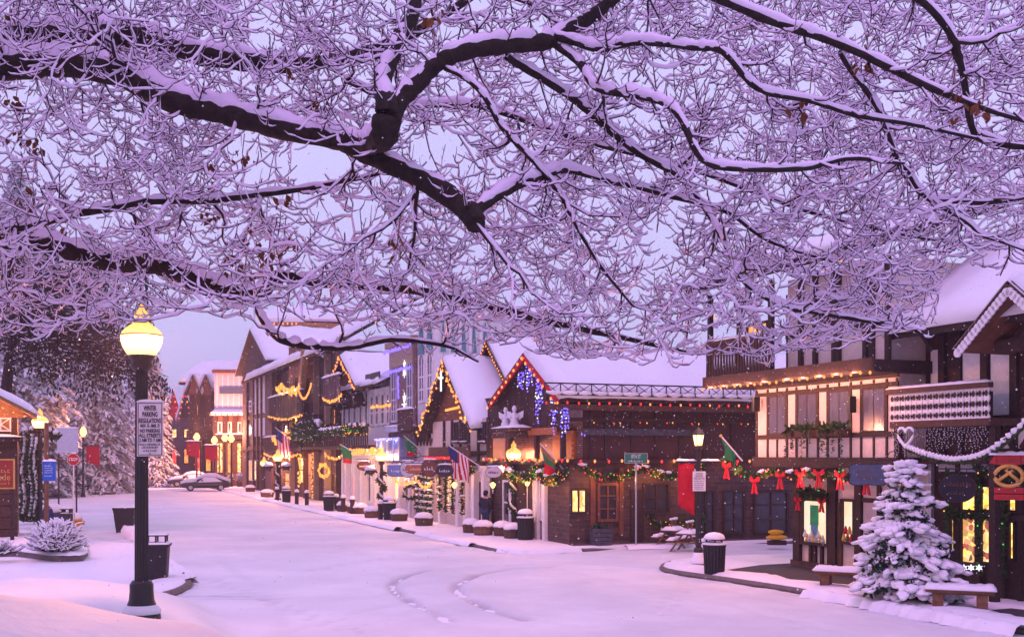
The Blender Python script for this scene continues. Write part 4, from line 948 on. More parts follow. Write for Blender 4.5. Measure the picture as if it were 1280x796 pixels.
b.box('balcony_rail', Q(556, 570)[0], x1, -n2 - .8, -n2 - .72, 3.1, 3.75, 'timber2'); b.box('balcony_floor', Q(556, 570)[0], x1, -n2 - .9, -n2, 2.96, 3.1, 'timber')
for px in (573, 583, 597):
    pass
# arched shop windows
for pa, pb_, gm in ((560, 566, 'litwarm'), (569, 575, 'glass'), (581, 586, 'litwarm'), (590, 597, 'litgold')):
    xa, za = Q(pa, 640); xb, zb = Q(pb_, 603); b.window(xa, xb, za, zb, -n2 - .01, 'white', gm, 2, 3, .12, arch=.35)
b.box('door', Q(600, 640)[0], Q(609, 640)[0], -n2 - .05, -n2, .1, 2.2, 'timber2')
for px in (556, 578, 588, 598.5, 611): x = Q(px, 620)[0]; b.box('column', x - .16, x + .16, -n2 - .3, -n2, .1, 2.8, 'white')
b.box('fascia', x0, x1 + .1, -n2 - .35, -n2, 2.66, 2.92, 'white')
# the dark turret with a light-edged roof behind
xt0, xt1 = b.P(594, 470, -1.5)[0], b.P(640, 470, -1.5)[0]; zt0 = b.P(615, 500, -1.5)[1]; ztp = b.P(614, 428, -1.5)[1]; xtm = (xt0 + xt1) / 2
b.box('turret', xt0 + .3, xt1 - .3, 1.5, 4.0, 4.5, zt0 + 1.0, 'shingle')
b.put(MB().prism([(xt0 + .3, 1.52, zt0 + .99), (xt1 - .3, 1.52, zt0 + .99), (xtm, 1.52, ztp - .15)], (0, 2.4, 0)), 'turret_gable', 'shingle')
gable_roof(b, xt0, zt0 + .75, xtm, ztp, xt1, zt0 + .75, 1.2, 4.4, .1, .2)
b.box('turret_sill', xt0 - .2, xt1 + .1, 1.1, 1.5, zt0 - .35, zt0 - .1, 'timber')
lights([W_(xt0, 1.1, zt0 + .7), W_(xtm, 1.1, ztp - .05), W_(xt1, 1.1, zt0 + .7)], 'small warm bulbs edging the dark turret behind the two gables', ('bulbw',), .22, .035)
lights([W_(x0 - .45, -n2 - .62, zE - .3), W_(xp, -n2 - .62, zp - .03)], 'dense warm lights up the far slope of the white house gable', ('bulbw', 'bulby'), .13, .05, jit=.12, glow=40, nglow=3)
lights([W_(xp, -n2 - .62, zp - .03), W_(2 * xp - x0 + .45, -n2 - .62, zE - .3)], 'dense warm lights down the near slope of the white house gable', ('bulbw', 'bulby'), .13, .05, jit=.12, glow=40, nglow=3)
xa, za = Q(560, 512); xb, zb = Q(590, 508); lights([W_(xa, -n2 - .12, zb + .0), W_(xb, -n2 - .12, zb + .12)], 'yellow neon-like light bar across the white house gable', ('bulby', 'bulbw'), .07, .045, jit=0)
lights([W_(Q(556, 575)[0], -n2 - .98, 3.3), W_(x1, -n2 - .98, 3.3)], 'row of red bulbs along the balcony of the white gabled house', ('bulbr',), .16, .045)
garland([W_(Q(556, 590)[0], -n2 - .6, 2.75), W_(Q(582, 590)[0], -n2 - .6, 2.85), W_(x1, -n2 - .6, 2.75)], 'lit garland over the arched windows of the white gabled house', .2, ('bulby', 'bulbg', 'bulbr'), 20, .2, .12, 80, glow=90)
for k, px in enumerate((559, 567, 576, 588)):
    x = Q(px, 620)[0]; garland([W_(x, -n2 - .4, 2.6), W_(x + .05, -n2 - .4, 1.6), W_(x, -n2 - .4, .7)], 'vertical garland on the %s column of the white gabled house' % ('farthest', 'second', 'third', 'nearest')[k], .16, ('bulby', 'bulbr', 'bulby'), 16, .15, 0, 60)
st = MB(); x, z = Q(569, 476)
st.bar((-.28, 0, .12), (.28, 0, .12), .1, .05, side=(0, 1, 0)); st.bar((0, 0, -.5), (0, 0, .45), .12, .05, side=(0, 1, 0)); o = st.build('lit_cross', 'starw', None, W_(x, -n2 - .7, z), ROW.rz)
tag(o, 'white lit cross high in the steep gable', 'light ornament')
# ---- 3: tall pale house with gothic windows
b = Bld(ROW, ROW.P(540, 600)[0], 'tall_pale_house', 'tall pale house with teal-topped gothic windows behind the steep gable')
x0, x1 = b.P(522, 500)[0] + .02, b.P(545.5, 500)[0]; zt = b.P(530, 398)[1]
b.box('wall', x0, x1, 0, 6.5, .05, zt, 'white')
b.box('cornice', x0 - .15, x1 + .25, -.3, 6.7, zt, zt + .25, 'white'); b.put(snowcap(MB(), x0 - .15, x1 + .25, -.3, 6.7, zt + .25, .3, 8, 10), 'roof_snow', 'snow', smooth=True)
zw0, zw1 = b.P(529, 503)[1], b.P(529, 455)[1]
for pc in (528, 538.5):      # gothic windows to the street
    xa, xb = b.P(pc - 3.6, 480)[0], b.P(pc + 3.6, 480)[0]; wn = b.window(xa, xb, zw0, zw1, -.01, 'white', 'curtain', 2, 3, .12, arch=.55); xm = (xa + xb) / 2
    b.put(MB().prism([(xm - .42, -.14, zw1 + .5), (xm + .42, -.14, zw1 + .5), (xm + .2, -.14, zw1 + 1.4), (xm, -.14, zw1 + 2.0), (xm - .2, -.14, zw1 + 1.4)], (0, .1, 0)), 'gothic_head', 'teal', wn)
_w = ROW.W(x1, 0); S3 = Frame(_w.x, _w.y, .928, .371)
for pc in (553.5, 566, 579, 592, 606):   # and on the tall side wall that looks over the low gable
    u0, u1 = S3.P(pc - 3.7, 480)[0], S3.P(pc + 3.7, 480)[0]; um = (u0 + u1) / 2; hw = (u1 - u0) / 2; m_ = MB()
    m_.box(x1 + .0, x1 + .09, u0, u0 + .07, zw0, zw1).box(x1, x1 + .09, u1 - .07, u1, zw0, zw1).box(x1, x1 + .09, u0 + .07, u1 - .07, zw0, zw0 + .08).box(x1, x1 + .07, um - .03, um + .03, zw0 + .08, zw1 + .3)
    m_.bar((x1 + .045, u0 + .03, zw1), (x1 + .045, um, zw1 + .6), .07, .09, side=(1, 0, 0)).bar((x1 + .045, u1 - .03, zw1), (x1 + .045, um, zw1 + .6), .07, .09, side=(1, 0, 0))
    wn = b.put(m_, 'window', 'white'); b.put(MB().prism([(x1 + .012, u0 + .04, zw0 + .04), (x1 + .012, u1 - .04, zw0 + .04), (x1 + .012, u1 - .04, zw1), (x1 + .012, um, zw1 + .58), (x1 + .012, u0 + .04, zw1)], (.012, 0, 0)), 'pane', 'tan', wn)
    b.put(MB().prism([(x1 + .02, um - hw * .8, zw1 + .45), (x1 + .02, um + hw * .8, zw1 + .45), (x1 + .02, um + hw * .4, zw1 + 1.3), (x1 + .02, um, zw1 + 2.0), (x1 + .02, um - hw * .4, zw1 + 1.3)], (.1, 0, 0)), 'gothic_head', 'teal', wn)
    b.box('pilaster', x1, x1 + .08, u1 + .12, u1 + .3, 5.2, zt, 'white')
zb = b.P(530, 534)[1]
b.box('balcony_floor', x0, b.P(540, 530)[0], -1.1, 0, zb - .2, zb, 'timber'); b.box('balcony_rail', x0, b.P(540, 530)[0], -1.1, -1.0, zb, zb + .9, 'plank'); b.put(snowcap(MB(), x0, b.P(540, 530)[0], -1.15, -.95, zb + .9, .14, 8, 2), 'rail_snow', 'snow', smooth=True)
b.box('frieze', x0, b.P(541, 500)[0] - .3, -.14, 0, zb - .6, zb - .2, 'timber'); 
for k in range(7): xx = x0 + .3 + k * .55; b.put(MB().prism([(xx - .2, -.14, zb - .6), (xx + .2, -.14, zb - .6), (xx, -.14, zb - .95)], (0, .1, 0)), 'pendant', 'timber')
b.box('lower_wall', x0, x1, -.06, 0, .05, zb - .6, 'pinkwall'); b.box('relief', b.P(535, 550)[0] - .3, b.P(535, 550)[0] + .3, -.1, 0, 2.9, zb - 1.0, 'cream')
for px in (524, 531, 538): x = b.P(px, 620)[0]; b.box('column', x - .2, x + .2, -.35, 0, .1, 3.0, 'pinkwall')
for pa, pb_, gm in ((525.5, 529.5, 'glass'), (533, 537, 'tan')): xa, za = b.P(pa, 645); xb, zb2 = b.P(pb_, 605); b.window(xa, xb, za, zb2, -.01, 'timber', gm, 1, 2, .1)
for k, px in enumerate((523.5, 529, 534.5, 539.5)):
    x = b.P(px, 620, .5)[0]; garland([W_(x, -.6, 3.0), W_(x + .1, -.6, 1.7), W_(x, -.6, .5)], 'snow-flecked garland wound on the %s column of the tall pale house' % ('farthest', 'second', 'third', 'nearest')[k], .2, ('whitecloth', 'bulby'), 5, .6, 0, 55)
# ---- 4: narrow brick house with blue lights
b = Bld(ROW, ROW.P(505, 600)[0], 'narrow_brick_house', 'narrow red brick house edged with blue lights and a blue shop front')
x0, x1 = b.P(489, 500)[0], b.P(522, 500)[0]; zt = b.P(505, 432)[1]
b.box('wall', x0, x1, -.1, 10, 3.2, zt, 'brick'); b.box('shop_wall', x0, x1, -.08, 10, .05, 3.2, 'greywall')
b.box('parapet', x0 - .1, x1 + .1, -.35, 10, zt, zt + .3, 'tan'); b.put(snowcap(MB(), x0, x1, -.4, 10, zt + .3, .25, 8, 6), 'roof_snow', 'snow', smooth=True)
b.box('upper_panel', x0 + .3, x1 - .3, -.2, -.1, zt - 1.1, zt - .1, 'tan')
z0 = b.P(505, 527)[1]; z1 = b.P(505, 470)[1]
for pa, pb_ in ((492, 499), (512, 519)): xa, xb = b.P(pa, 500)[0], b.P(pb_, 500)[0]; b.window(xa, xb, z0, z1, -.11, 'greywall', 'curtain', 2, 4, .12, arch=.9)
b.box('string_course', x0 - .1, x1 + .1, -.45, -.1, z0 - .55, z0 - .25, 'greywall'); b.put(snowcap(MB(), x0, x1, -.45, -.1, z0 - .25, .12, 8, 2), 'course_snow', 'snow', smooth=True)
b.box('lower_panel', x0 + .2, x1 - .2, -.22, -.1, z0 - 1.5, z0 - .6, 'brick')
b.box('awning', x0 + .1, x1 - .1, -.9, -.1, 3.1, b.P(505, 548)[1], 'blue')
for k in range(5): xx = x0 + .3 + (x1 - x0 - .6) * k / 4; b.box('pilaster', xx - .1, xx + .1, -.96, -.9, 3.1, b.P(505, 548)[1] - .1, 'greywall')
for pa, pb_, gm in ((497, 505, 'litwarm'), (509, 515, 'glass')): xa, za = b.P(pa, 625); xb, zb2 = b.P(pb_, 598); b.window(xa, xb, za, zb2, -.09, 'white', gm, 1, 1, .12)
for px in (490, 494, 507, 520): x = b.P(px, 620)[0]; b.box('column', x - .15, x + .15, -.4, -.08, .1, 3.0, 'white')
lights([W_(x0, -.45, zt - .15), W_(x1, -.45, zt - .15)], 'band of blue lights under the top of the narrow brick house', ('bulbb',), .09, .06, jit=.05)
lights([W_(x0, -.45, zt - 1.3), W_(x1, -.45, zt - 1.3)], 'lower band of blue lights on the narrow brick house', ('bulbb',), .12, .06, jit=.05)
lights([W_(x0 + .1, -1.0, b.P(505, 548)[1] + .02), W_(x1 - .1, -1.0, b.P(505, 548)[1] + .02)], 'blue lights along the blue awning of the narrow brick house', ('bulbb', 'bulbc'), .14, .05, glow=70, nglow=3, gcol=(.3, .3, 1))
lights([W_(b.P(502, 500)[0], -.2, b.P(502, 495)[1]), W_(b.P(502, 500)[0], -.2, b.P(502, 470)[1])], 'upright violet light strip between the brick house windows', ('bulbb',), .1, .06)
for px, py, s_, lb in ((505, 461, .32, 'small white star light near the top of the narrow brick house'), (505, 505, .42, 'big white snowflake light on the narrow brick house')):
    x, z = b.P(px, py, .3); st = MB()
    for k in range(4): an = math.pi * k / 4; st.bar((-s_ * math.cos(an), .01 * k, -1.5 * s_ * math.sin(an)), (s_ * math.cos(an), .01 * k, 1.5 * s_ * math.sin(an)), .07, .03, side=(0, 1, 0))
    tag(st.build('snowflake_light', 'starw', None, W_(x, -.3, z), ROW.rz), lb, 'light ornament')
# ---- 5: white arcaded house with garlanded balcony
b = Bld(ROW, ROW.P(455, 600)[0], 'arcaded_house', 'white arcaded house with a garlanded balcony and small lit gable')
x0, x1 = b.P(427, 500)[0], b.P(489, 500)[0]; zE = b.P(460, 488)[1]
b.box('wall', x0, x1, 0, 10, .05, zE, 'white')
b.put(MB().prism([(x0 - .3, -.8, zE), (x0 - .3, 6, zE + 3.4), (x0 - .3, 6, zE + 3.55), (x0 - .3, -.8, zE + .12)], (x1 - x0 + .4, 0, 0)), 'roof', 'timber')
b.put(slope_snow((x0 - .3, -.85, zE + .13), (x1 + .1, -.85, zE + .13), (x1 + .1, 6, zE + 3.56), (x0 - .3, 6, zE + 3.56), .35), 'roof_snow', 'snow', smooth=True)
zb = b.P(450, 536)[1]; zw = b.P(450, 497)[1]
for pa, pb_ in ((429.5, 433.5), (436, 440), (442.5, 447), (450, 454), (457, 461)): xa, xb = b.P(pa, 500)[0], b.P(pb_, 500)[0]; b.window(xa, xb, zb, zw, -.01, 'white', 'glass', 1, 1, .14, arch=.5)
for k in range(5): x = b.P(430 + 7 * k, 480)[0]; b.beam(x, zE - .2, x + .8, zE - .9, .22, -.6, .7, 'timber', 'eave_bracket')
for pa, pb_ in ((464, 468), (470, 474.5), (477, 482), (484, 488)): xa, xb = b.P(pa, 500)[0], b.P(pb_, 500)[0]; b.window(xa, xb, zb + .1, zw - .3, -.01, 'white', 'curtain', 1, 2, .12, arch=.3)
zf = b.P(460, 556, 1.3)[1]; zr = b.P(460, 536, 1.3)[1]
b.box('balcony_floor', b.P(377, 550, 1.3)[0], x1, -1.4, 0, zf - .2, zf, 'timber'); b.box('handrail', b.P(377, 550, 1.3)[0], x1, -1.45, -1.3, zr - .1, zr, 'timber2')
n_ = 46; xl = b.P(377, 550, 1.3)[0]
for i in range(n_): x = xl + (x1 - xl) * i / (n_ - 1); b.box('baluster', x - .07, x + .07, -1.4, -1.35, zf, zr - .1, 'timber2')
garland([W_(b.P(432, 536, 1.4)[0], -1.55, zr), W_(x1, -1.55, zr)], 'bright garland along the balcony rail of the white arcaded house', .38, ('bulby', 'bulbw', 'bulbg'), 26, .2, 0, 60, br=.03)
garland([W_(xl, -1.55, zr + .05), W_(b.P(402, 536, 1.4)[0], -1.55, zr + .1)], 'white-lit mass of garland at the far end of the long balcony', .75, ('bulbc', 'bulbw', 'bulbc'), 45, .5, 0, 60)
garland([W_(b.P(403, 536, 1.4)[0], -1.55, zr), W_(b.P(431, 536, 1.4)[0], -1.55, zr)], 'thin snow-white garland along the middle of the long balcony', .28, ('bulbc', 'whitecloth'), 16, .5, 0, 60)
lights([W_(b.P(437, 560, 1.2)[0], -1.3, zf - .3), W_(b.P(476, 560, 1.2)[0], -1.3, zf - .3)], 'dense warm lights under the garlanded balcony', ('bulby', 'bulbw'), .07, .06, jit=.18, glow=500, nglow=4)
xg0, xg1 = b.P(431, 490)[0], b.P(469, 490)[0]; xm = b.P(449, 490)[0]; zg = b.P(449, 447)[1]
gable_roof(b, xg0, zE + .1, xm, zg, xg1, zE + .1, -1.2, 5, .12, .25); b.put(MB().prism([(xg0 + .3, -.7, zE), (xg1 - .3, -.7, zE), (xm, -.7, zg - .2)], (0, .2, 0)), 'gable_wall', 'soffit')
lights([W_(xg0, -1.3, zE + .1), W_(xm, -1.3, zg), W_(xg1, -1.3, zE + .1)], 'warm lights edging the small gable of the white arcaded house', ('bulbw',), .25, .06, jit=.06)
b.box('snow_guard', b.P(471, 480)[0], x1, -.7, -.64, zE + .45, zE + .8, 'iron')
for pa, pb_, gm in ((428, 433, 'litorange'), (441, 447, 'litred'), (451, 456, 'glass'), (461, 468, 'glass'), (477, 484, 'litwarm')):
    xa, za = b.P(pa, 628); xb, zb2 = b.P(pb_, 600); b.window(xa, xb, za, zb2, -.01, 'white', gm, 1, 1, .14, arch=.4 if gm in ('litred', 'glass') else 0)
for px in (434, 438, 449, 458, 471, 475, 487): x = b.P(px, 620)[0]; b.box('column', x - .18, x + .18, -.35, 0, .1, 3.0, 'white')
# ---- 6: dark hotel with stacked balconies
b = Bld(ROW, ROW.P(385, 600)[0], 'dark_hotel', 'dark balconied hotel with glowing light figures and a sharp gable, mid-distance')
x0, x1 = b.P(324, 500)[0], b.P(427, 500)[0]
zE = b.P(380, 455)[1]
b.box('wall', x0, x1, 0, 12, .05, zE, 'purplebrown')
b.put(MB().prism([(x0, -1.2, zE - .2), (x0, 7, zE + 4.6), (x0, 7, zE + 4.8), (x0, -1.2, zE)], (x1 - x0, 0, 0)), 'roof', 'timber'); b.put(slope_snow((x0 - .1, -1.3, zE + .01), (x1 + .1, -1.3, zE + .01), (x1 + .1, 7, zE + 4.81), (x0 - .1, 7, zE + 4.81), .5), 'roof_snow', 'snow', smooth=True)
xs0 = b.P(322, 480)[0]
for k, (py0, py1, pa, pb_, mt) in enumerate(((521, 492, 336, 378, 'shingle'), (560, 545, 330, 376, 'plank'), (500, 470, 404, 425, 'purplebrown'))):
    za, zb = b.P((pa + pb_) / 2, py0, 1.5)[1], b.P((pa + pb_) / 2, py1, 1.5)[1]; xa, xb = b.P(pa, 500, 1.5)[0], b.P(pb_, 500, 1.5)[0]
    b.box('balcony_floor', xa, xb, -1.5, 0, za - .25, za, 'timber')
    n_ = max(6, int((xb - xa) / .55))
    for i in range(n_): x = xa + (xb - xa) * (i + .5) / n_; b.box('rail_board', x - .22, x + .22, -1.52 - .01 * (i % 2), -1.46, za, zb, mt)
    b.put(snowcap(MB(), xa, xb, -1.6, -1.4, zb, .16, 14, 2), 'rail_snow', 'snow', smooth=True)
for px in (331, 345, 362, 379, 392, 406, 419):
    x = b.P(px, 560, .4)[0]; b.box('post', x - .14, x + .14, -.4, 0, .05, zE, 'timber2' if px % 2 else 'tan')
for pa, pb_, pt, pbm, gm in ((347, 352, 528, 542, 'glass'), (356, 361, 528, 542, 'glass'), (366, 372, 527, 542, 'litwarm'), (409, 415, 510, 532, 'tan'), (418, 424, 508, 532, 'litorange'), (334, 338, 588, 606, 'glass'), (341, 345, 588, 606, 'tan'), (376, 381, 570, 604, 'litwarm'), (384, 391, 565, 622, 'tan'), (398, 403, 585, 625, 'glass'), (407, 411, 585, 625, 'glass'), (416, 422, 590, 622, 'glass'), (357, 363, 590, 612, 'litorange')):
    xa, za = b.P(pa, pbm); xb, zb = b.P(pb_, pt); b.window(xa, xb, za, zb, -.02, 'timber2', gm, 1, 2, .12)
# chimney-like boarded tower and gable
xa, xb = b.P(377, 480)[0], b.P(391, 480)[0]; zt = b.P(385, 432)[1]; b.box('boarded_tower', xa, xb, -1.0, 1.5, b.P(385, 473)[1], zt, 'soffit'); b.put(snowcap(MB(), xa, xb, -1.1, 1.6, zt, .3, 6, 4), 'tower_snow', 'snow', smooth=True)
xa, xb = b.P(392, 480)[0], b.P(402, 480)[0]; b.beam(xa, b.P(390, 545)[1], xb, b.P(398, 440)[1], .9, -1.2, .4, 'ochre', 'slanting_board')
xg0, xg1 = b.P(307, 470)[0], b.P(347, 470)[0]; xm = b.P(326, 470)[0]; zg = b.P(326, 414)[1]; zl = b.P(326, 462)[1]
gable_roof(b, xg0, zl, xm, zg, xg1, zl, -1.0, 9, .2, .4); b.put(MB().prism([(xg0 + .5, -.5, zl), (xg1 - .5, -.5, zl), (xm, -.5, zg - .2)], (0, .3, 0)), 'gable_wall', 'shingle'); b.box('tower_wall', xg0 + .6, xg1 - .6, -.4, 9, .05, zl, 'purplebrown')
for pa, pb_ in ((317, 321), (323, 326.5), (328, 331)): b.box('plaster_panel', b.P(pa, 520, .45)[0], b.P(pb_, 520, .45)[0], -.46, -.4, b.P(324, 545, .45)[1], b.P(324, 470, .45)[1], 'white')
for pa, pb_, pt, pbm, gm in ((312, 315, 500, 515, 'glass'), (312, 315, 530, 545, 'litwarm'), (312, 316, 575, 600, 'litorange'), (319, 322, 575, 600, 'litwarm')):
    xa, za = b.P(pa, pbm, .41); xb, zb = b.P(pb_, pt, .41); b.window(xa, xb, za, zb, -.42, 'white', gm, 1, 2, .14)
for py in (470, 520, 560): b.box('rail', xg0 + .6, xg1 - .6, -.52, -.4, b.P(322, py, .5)[1] - .2, b.P(322, py, .5)[1] + .2, 'timber')
for px in (309, 317, 322, 327): x = b.P(px, 520, .5)[0]; b.box('post', x - .25, x + .25, -.6, -.4, .05, zl, 'timber2')
for k, (pa, pb_, py, lb) in enumerate(((345, 372, 487, 'upper'), (341, 360, 552, 'lower'))):
    # glowing wire figures of light (reindeer-like cluster)
    pts = []
    for i in range(16): px = pa + (pb_ - pa) * i / 15; x, z = b.P(px, py + rng.uniform(-9, 5) + (0 if k == 0 else (1 - i / 15) * 16 - 12), 1.7); pts.append(W_(x, -1.7, z))
    lights(pts, 'glowing tangle of warm light figures on the %s hotel balcony' % lb, ('bulbw', 'bulby'), .10, .07, jit=.1, glow=450, nglow=3)
lights([W_(*(lambda q: (q[0], -1.7, q[1]))(b.P(372, 483, 1.7))), W_(*(lambda q: (q[0], -1.7, q[1]))(b.P(389, 478, 1.7)))], 'sagging warm light chain beside the boarded hotel tower', ('bulbw',), .2, .07, .9)
lights([W_(*(lambda q: (q[0], -1.7, q[1]))(b.P(360, 545, 1.7))), W_(*(lambda q: (q[0], -1.7, q[1]))(b.P(392, 533, 1.7)))], 'warm light chain over the lower hotel balcony', ('bulbw',), .3, .07, .4)
xw, zw = b.P(404, 587, .9); pts = [W_(xw + 1.5 * math.cos(a), -.9, zw + .42 * math.sin(a)) for a in np.linspace(0, 2 * math.pi, 17)]
lights(pts, 'oval wreath of warm lights under the long balcony', ('bulby', 'bulbw'), .12, .07, jit=.1, glow=350, nglow=3)
lights([W_(b.P(376, 600, .5)[0], -.6, 3.4), W_(b.P(376, 600, .5)[0], -.6, 1.2)], 'upright warm light strip beside the hotel door', ('bulby',), .12, .08, jit=.1)

# strings added to brighten the hotel, the arcaded house and the nearer fronts
def chain(pts, n, label, mats=('bulbw', 'bulby'), step=.22, r_=.06, sag=.3, glow=0):
    lights([W_(*(lambda q: (q[0], -n, q[1]))(ROW.P(px, py, n))) for px, py in pts], label, mats, step, r_, sag, glow=glow, nglow=2, jit=.05)
chain(((404, 497), (426, 492)), 1.7, 'added warm light chain along the upper balcony beside the small gable', glow=200)
chain(((336, 519), (377, 517)), 1.7, 'added warm bulbs under the dark hotel balcony boards', step=.5, glow=200)
chain(((330, 566), (374, 566)), 1.6, 'added warm bulbs over the hotel ground floor', step=.35, glow=350)
chain(((390, 566), (390, 620)), .7, 'added upright string of amber bulbs on the pale hotel post', step=.2, sag=0)
chain(((406, 566), (430, 566)), 1.5, 'added warm bulbs under the long balcony middle', step=.25, glow=300)
chain(((463, 507), (488, 505)), .35, 'added warm bulbs framing the arcaded house upper windows', step=.2, sag=0)
chain(((383, 440), (391, 436)), 1.2, 'added amber bulbs on top of the boarded hotel tower', step=.15, sag=0, r_=.09)
chain(((410, 470), (412, 495)), 1.0, 'added upright green and amber lights beside the slanting board', ('bulbg', 'bulby'), .3, .06, 0)
chain(((524, 600), (540, 600)), 1.0, 'added warm bulbs under the frieze of the tall pale house', step=.2, glow=160)
chain(((490, 596), (521, 596)), 1.0, 'added amber bulbs over the narrow brick house door', step=.3, glow=160)

# ------------------------------------------------------------------ buildings at the far end and on the left
def farB(px0, px1, Y, name, label, mid=None):
    fr = Frame(at(px0, 568, Y).x, Y, 1, 0); b = Bld(fr, at((px0 + px1) / 2, 568, Y).x - fr.o[0], name, label); return b, fr
def fwin(b, pa, pb_, pt, pbm, gm, fm='timber', nx=1, nz_=1, fw=.16, n=0):
    xa, za = b.P(pa, pbm, n); xb, zb = b.P(pb_, pt, n); return b.window(xa, xb, za, zb, -.01 - n, fm, gm, nx, nz_, fw)
# pale-panelled store closing the street
b, fr = farB(266, 326, 122, 'panelled_store', 'pale grey panelled store with brick shop front at the far end of the street')
x0, x1 = b.P(268, 500)[0], b.P(330, 500)[0]; zt = b.P(290, 466)[1]; zm = b.P(290, 514)[1]
b.box('wall', x0, x1, 0, 14, zm, zt, 'greywall', label='pale upper wall'); b.box('wall', x0 + .1, x1, .2, 14, .05, zm, 'brick', label='brick shop front')
b.put(snowcap(MB(), x0, x1, -.2, 14, zt + .3, .5, 10, 6), 'roof_snow', 'snow', smooth=True); b.box('cornice', x0 - .2, x1, -.3, .6, zt, zt + .35, 'soffit')
b.put(MB().prism([(x0, -1.6, zm - .5), (x0, .2, zm + .0), (x0, .2, zm + .3), (x0, -1.6, zm - .15)], (x1 - x0, 0, 0)), 'awning', 'snow')
b.box('sign_board', b.P(275, 480)[0], b.P(312, 480)[0], -.25, -.05, b.P(290, 492)[1], b.P(290, 484)[1], 'slate')
lights([fr.W(x0, -1.7, zm - .3), fr.W(x1, -1.7, zm - .3)], 'warm light line under the snowy awning of the panelled store', ('bulbw',), .6, .10)
for pa, pb_, gm in ((270, 280, 'litwarm'), (283, 292, 'litorange'), (295, 303, 'litwarm'), (306, 314, 'litorange')): fwin(b, pa, pb_, 552, 592, gm)
for px in (269, 282, 294, 305): x = b.P(px, 560)[0]; b.box('post', x - .25, x + .25, -.1, .2, .05, zm, 'timber2')
for px in (272, 284, 297, 309): fwin(b, px, px + 6, 527, 541, 'glass', 'white')
for k in range(9): x = x0 + (x1 - x0) * (k + .5) / 9; b.box('panel_joint', x - .06, x + .06, -.05, 0, zm + .4, zt - .2, 'white')
b.box('balcony', x0 + .4, x1, -1.0, .2, b.P(290, 549)[1], b.P(290, 543)[1], 'timber'); b.put(snowcap(MB(), x0 + .4, x1, -1.05, -.7, b.P(290, 543)[1], .2, 10, 2), 'balcony_snow', 'snow', smooth=True)
# small snowy timber house left of it
b, fr = farB(236, 268, 128, 'timber_house', 'brown timber house with a broad snowy roof left of the panelled store')
x0, x1 = b.P(238, 500)[0], b.P(269, 500)[0]; zE = b.P(250, 478)[1]; b.box('wall', x0, x1, 0, 12, .05, zE, 'timber2')
b.put(slope_snow((x0 - 1, -1.2, zE), (x1 + 3, -1.2, zE), (x1 + 3, 8, zE + 2.8), (x0 - 1, 8, zE + 2.8), .6), 'roof_snow', 'snow', smooth=True); b.box('eave_board', x0 - 1, x1 + 1, -1.1, 0, zE - .3, zE - .02, 'timber')
for pa_, pp_, pb2 in ((239, 246, 253), (255, 262, 269)):
    xa_, xm_, xb_ = b.P(pa_, 490)[0], b.P(pp_, 490)[0], b.P(pb2, 490)[0]; zl_, zp_ = b.P(250, 494)[1], b.P(250, 470)[1]; gable_roof(b, xa_ - .3, zl_, xm_, zp_, xb_ + .3, zl_, -1.6, 2, .12, .35); b.put(MB().prism([(xa_, -1.3, zl_), (xb_, -1.3, zl_), (xm_, -1.3, zp_)], (0, .3, 0)), 'gable_wall', 'soffit')
fwin(b, 245, 249, 505, 520, 'litwarm'); fwin(b, 254, 258, 520, 535, 'whitecloth'); fwin(b, 243, 252, 560, 590, 'litred'); fwin(b, 256, 265, 560, 590, 'litorange')
for px in (240, 253, 267): x = b.P(px, 540)[0]; b.box('post', x - .25, x + .25, -.2, 0, .05, zE, 'timber')
xa, za = b.P(240, 530); b.box('balcony', x0, x1, -1.6, 0, b.P(250, 548)[1], b.P(250, 538)[1], 'timber')
# two narrow peaked houses
for k, (pa, pp, pb_, Y, mt, lb) in enumerate(((211, 218, 226, 150, 'redcloth', 'narrow house with a red steep gable far down the street'), (226, 233, 241, 142, 'timber', 'narrow house with a dark steep gable far down the street'))):
    b, fr = farB(pa, pb_, Y, 'peaked_house', lb); x0, x1, xm = b.P(pa, 520)[0], b.P(pb_, 520)[0], b.P(pp, 520)[0]; zE = b.P(pp, 522)[1]; zp = b.P(pp, 488)[1]
    b.box('wall', x0, x1, 0, 10, .05, zE, 'purplebrown'); b.put(MB().prism([(x0, -.1, zE), (x1, -.1, zE), (xm, -.1, zp)], (0, .3, 0)), 'gable_wall', mt)
    for xe in (x0 - .5, x1 + .5): b.put(MB().prism([(xe, -.6, zE - .4), (xm, -.6, zp + .1), (xm, -.6, zp + .7), (xe, -.6, zE + .2)], (0, 10, 0)), 'roof_snow', 'snow')
    fwin(b, pp - 4, pp + 4, 535, 548, 'litwarm'); fwin(b, pp - 4, pp + 4, 560, 580, 'litred' if k == 0 else 'litorange')
    lights([fr.W(x0, -.8, zE), fr.W(xm, -.8, zp), fr.W(x1, -.8, zE)], 'rosy lights edging the %s peaked house' % ('red' if k == 0 else 'dark'), ('bulbr', 'bulbw'), .7, .10)
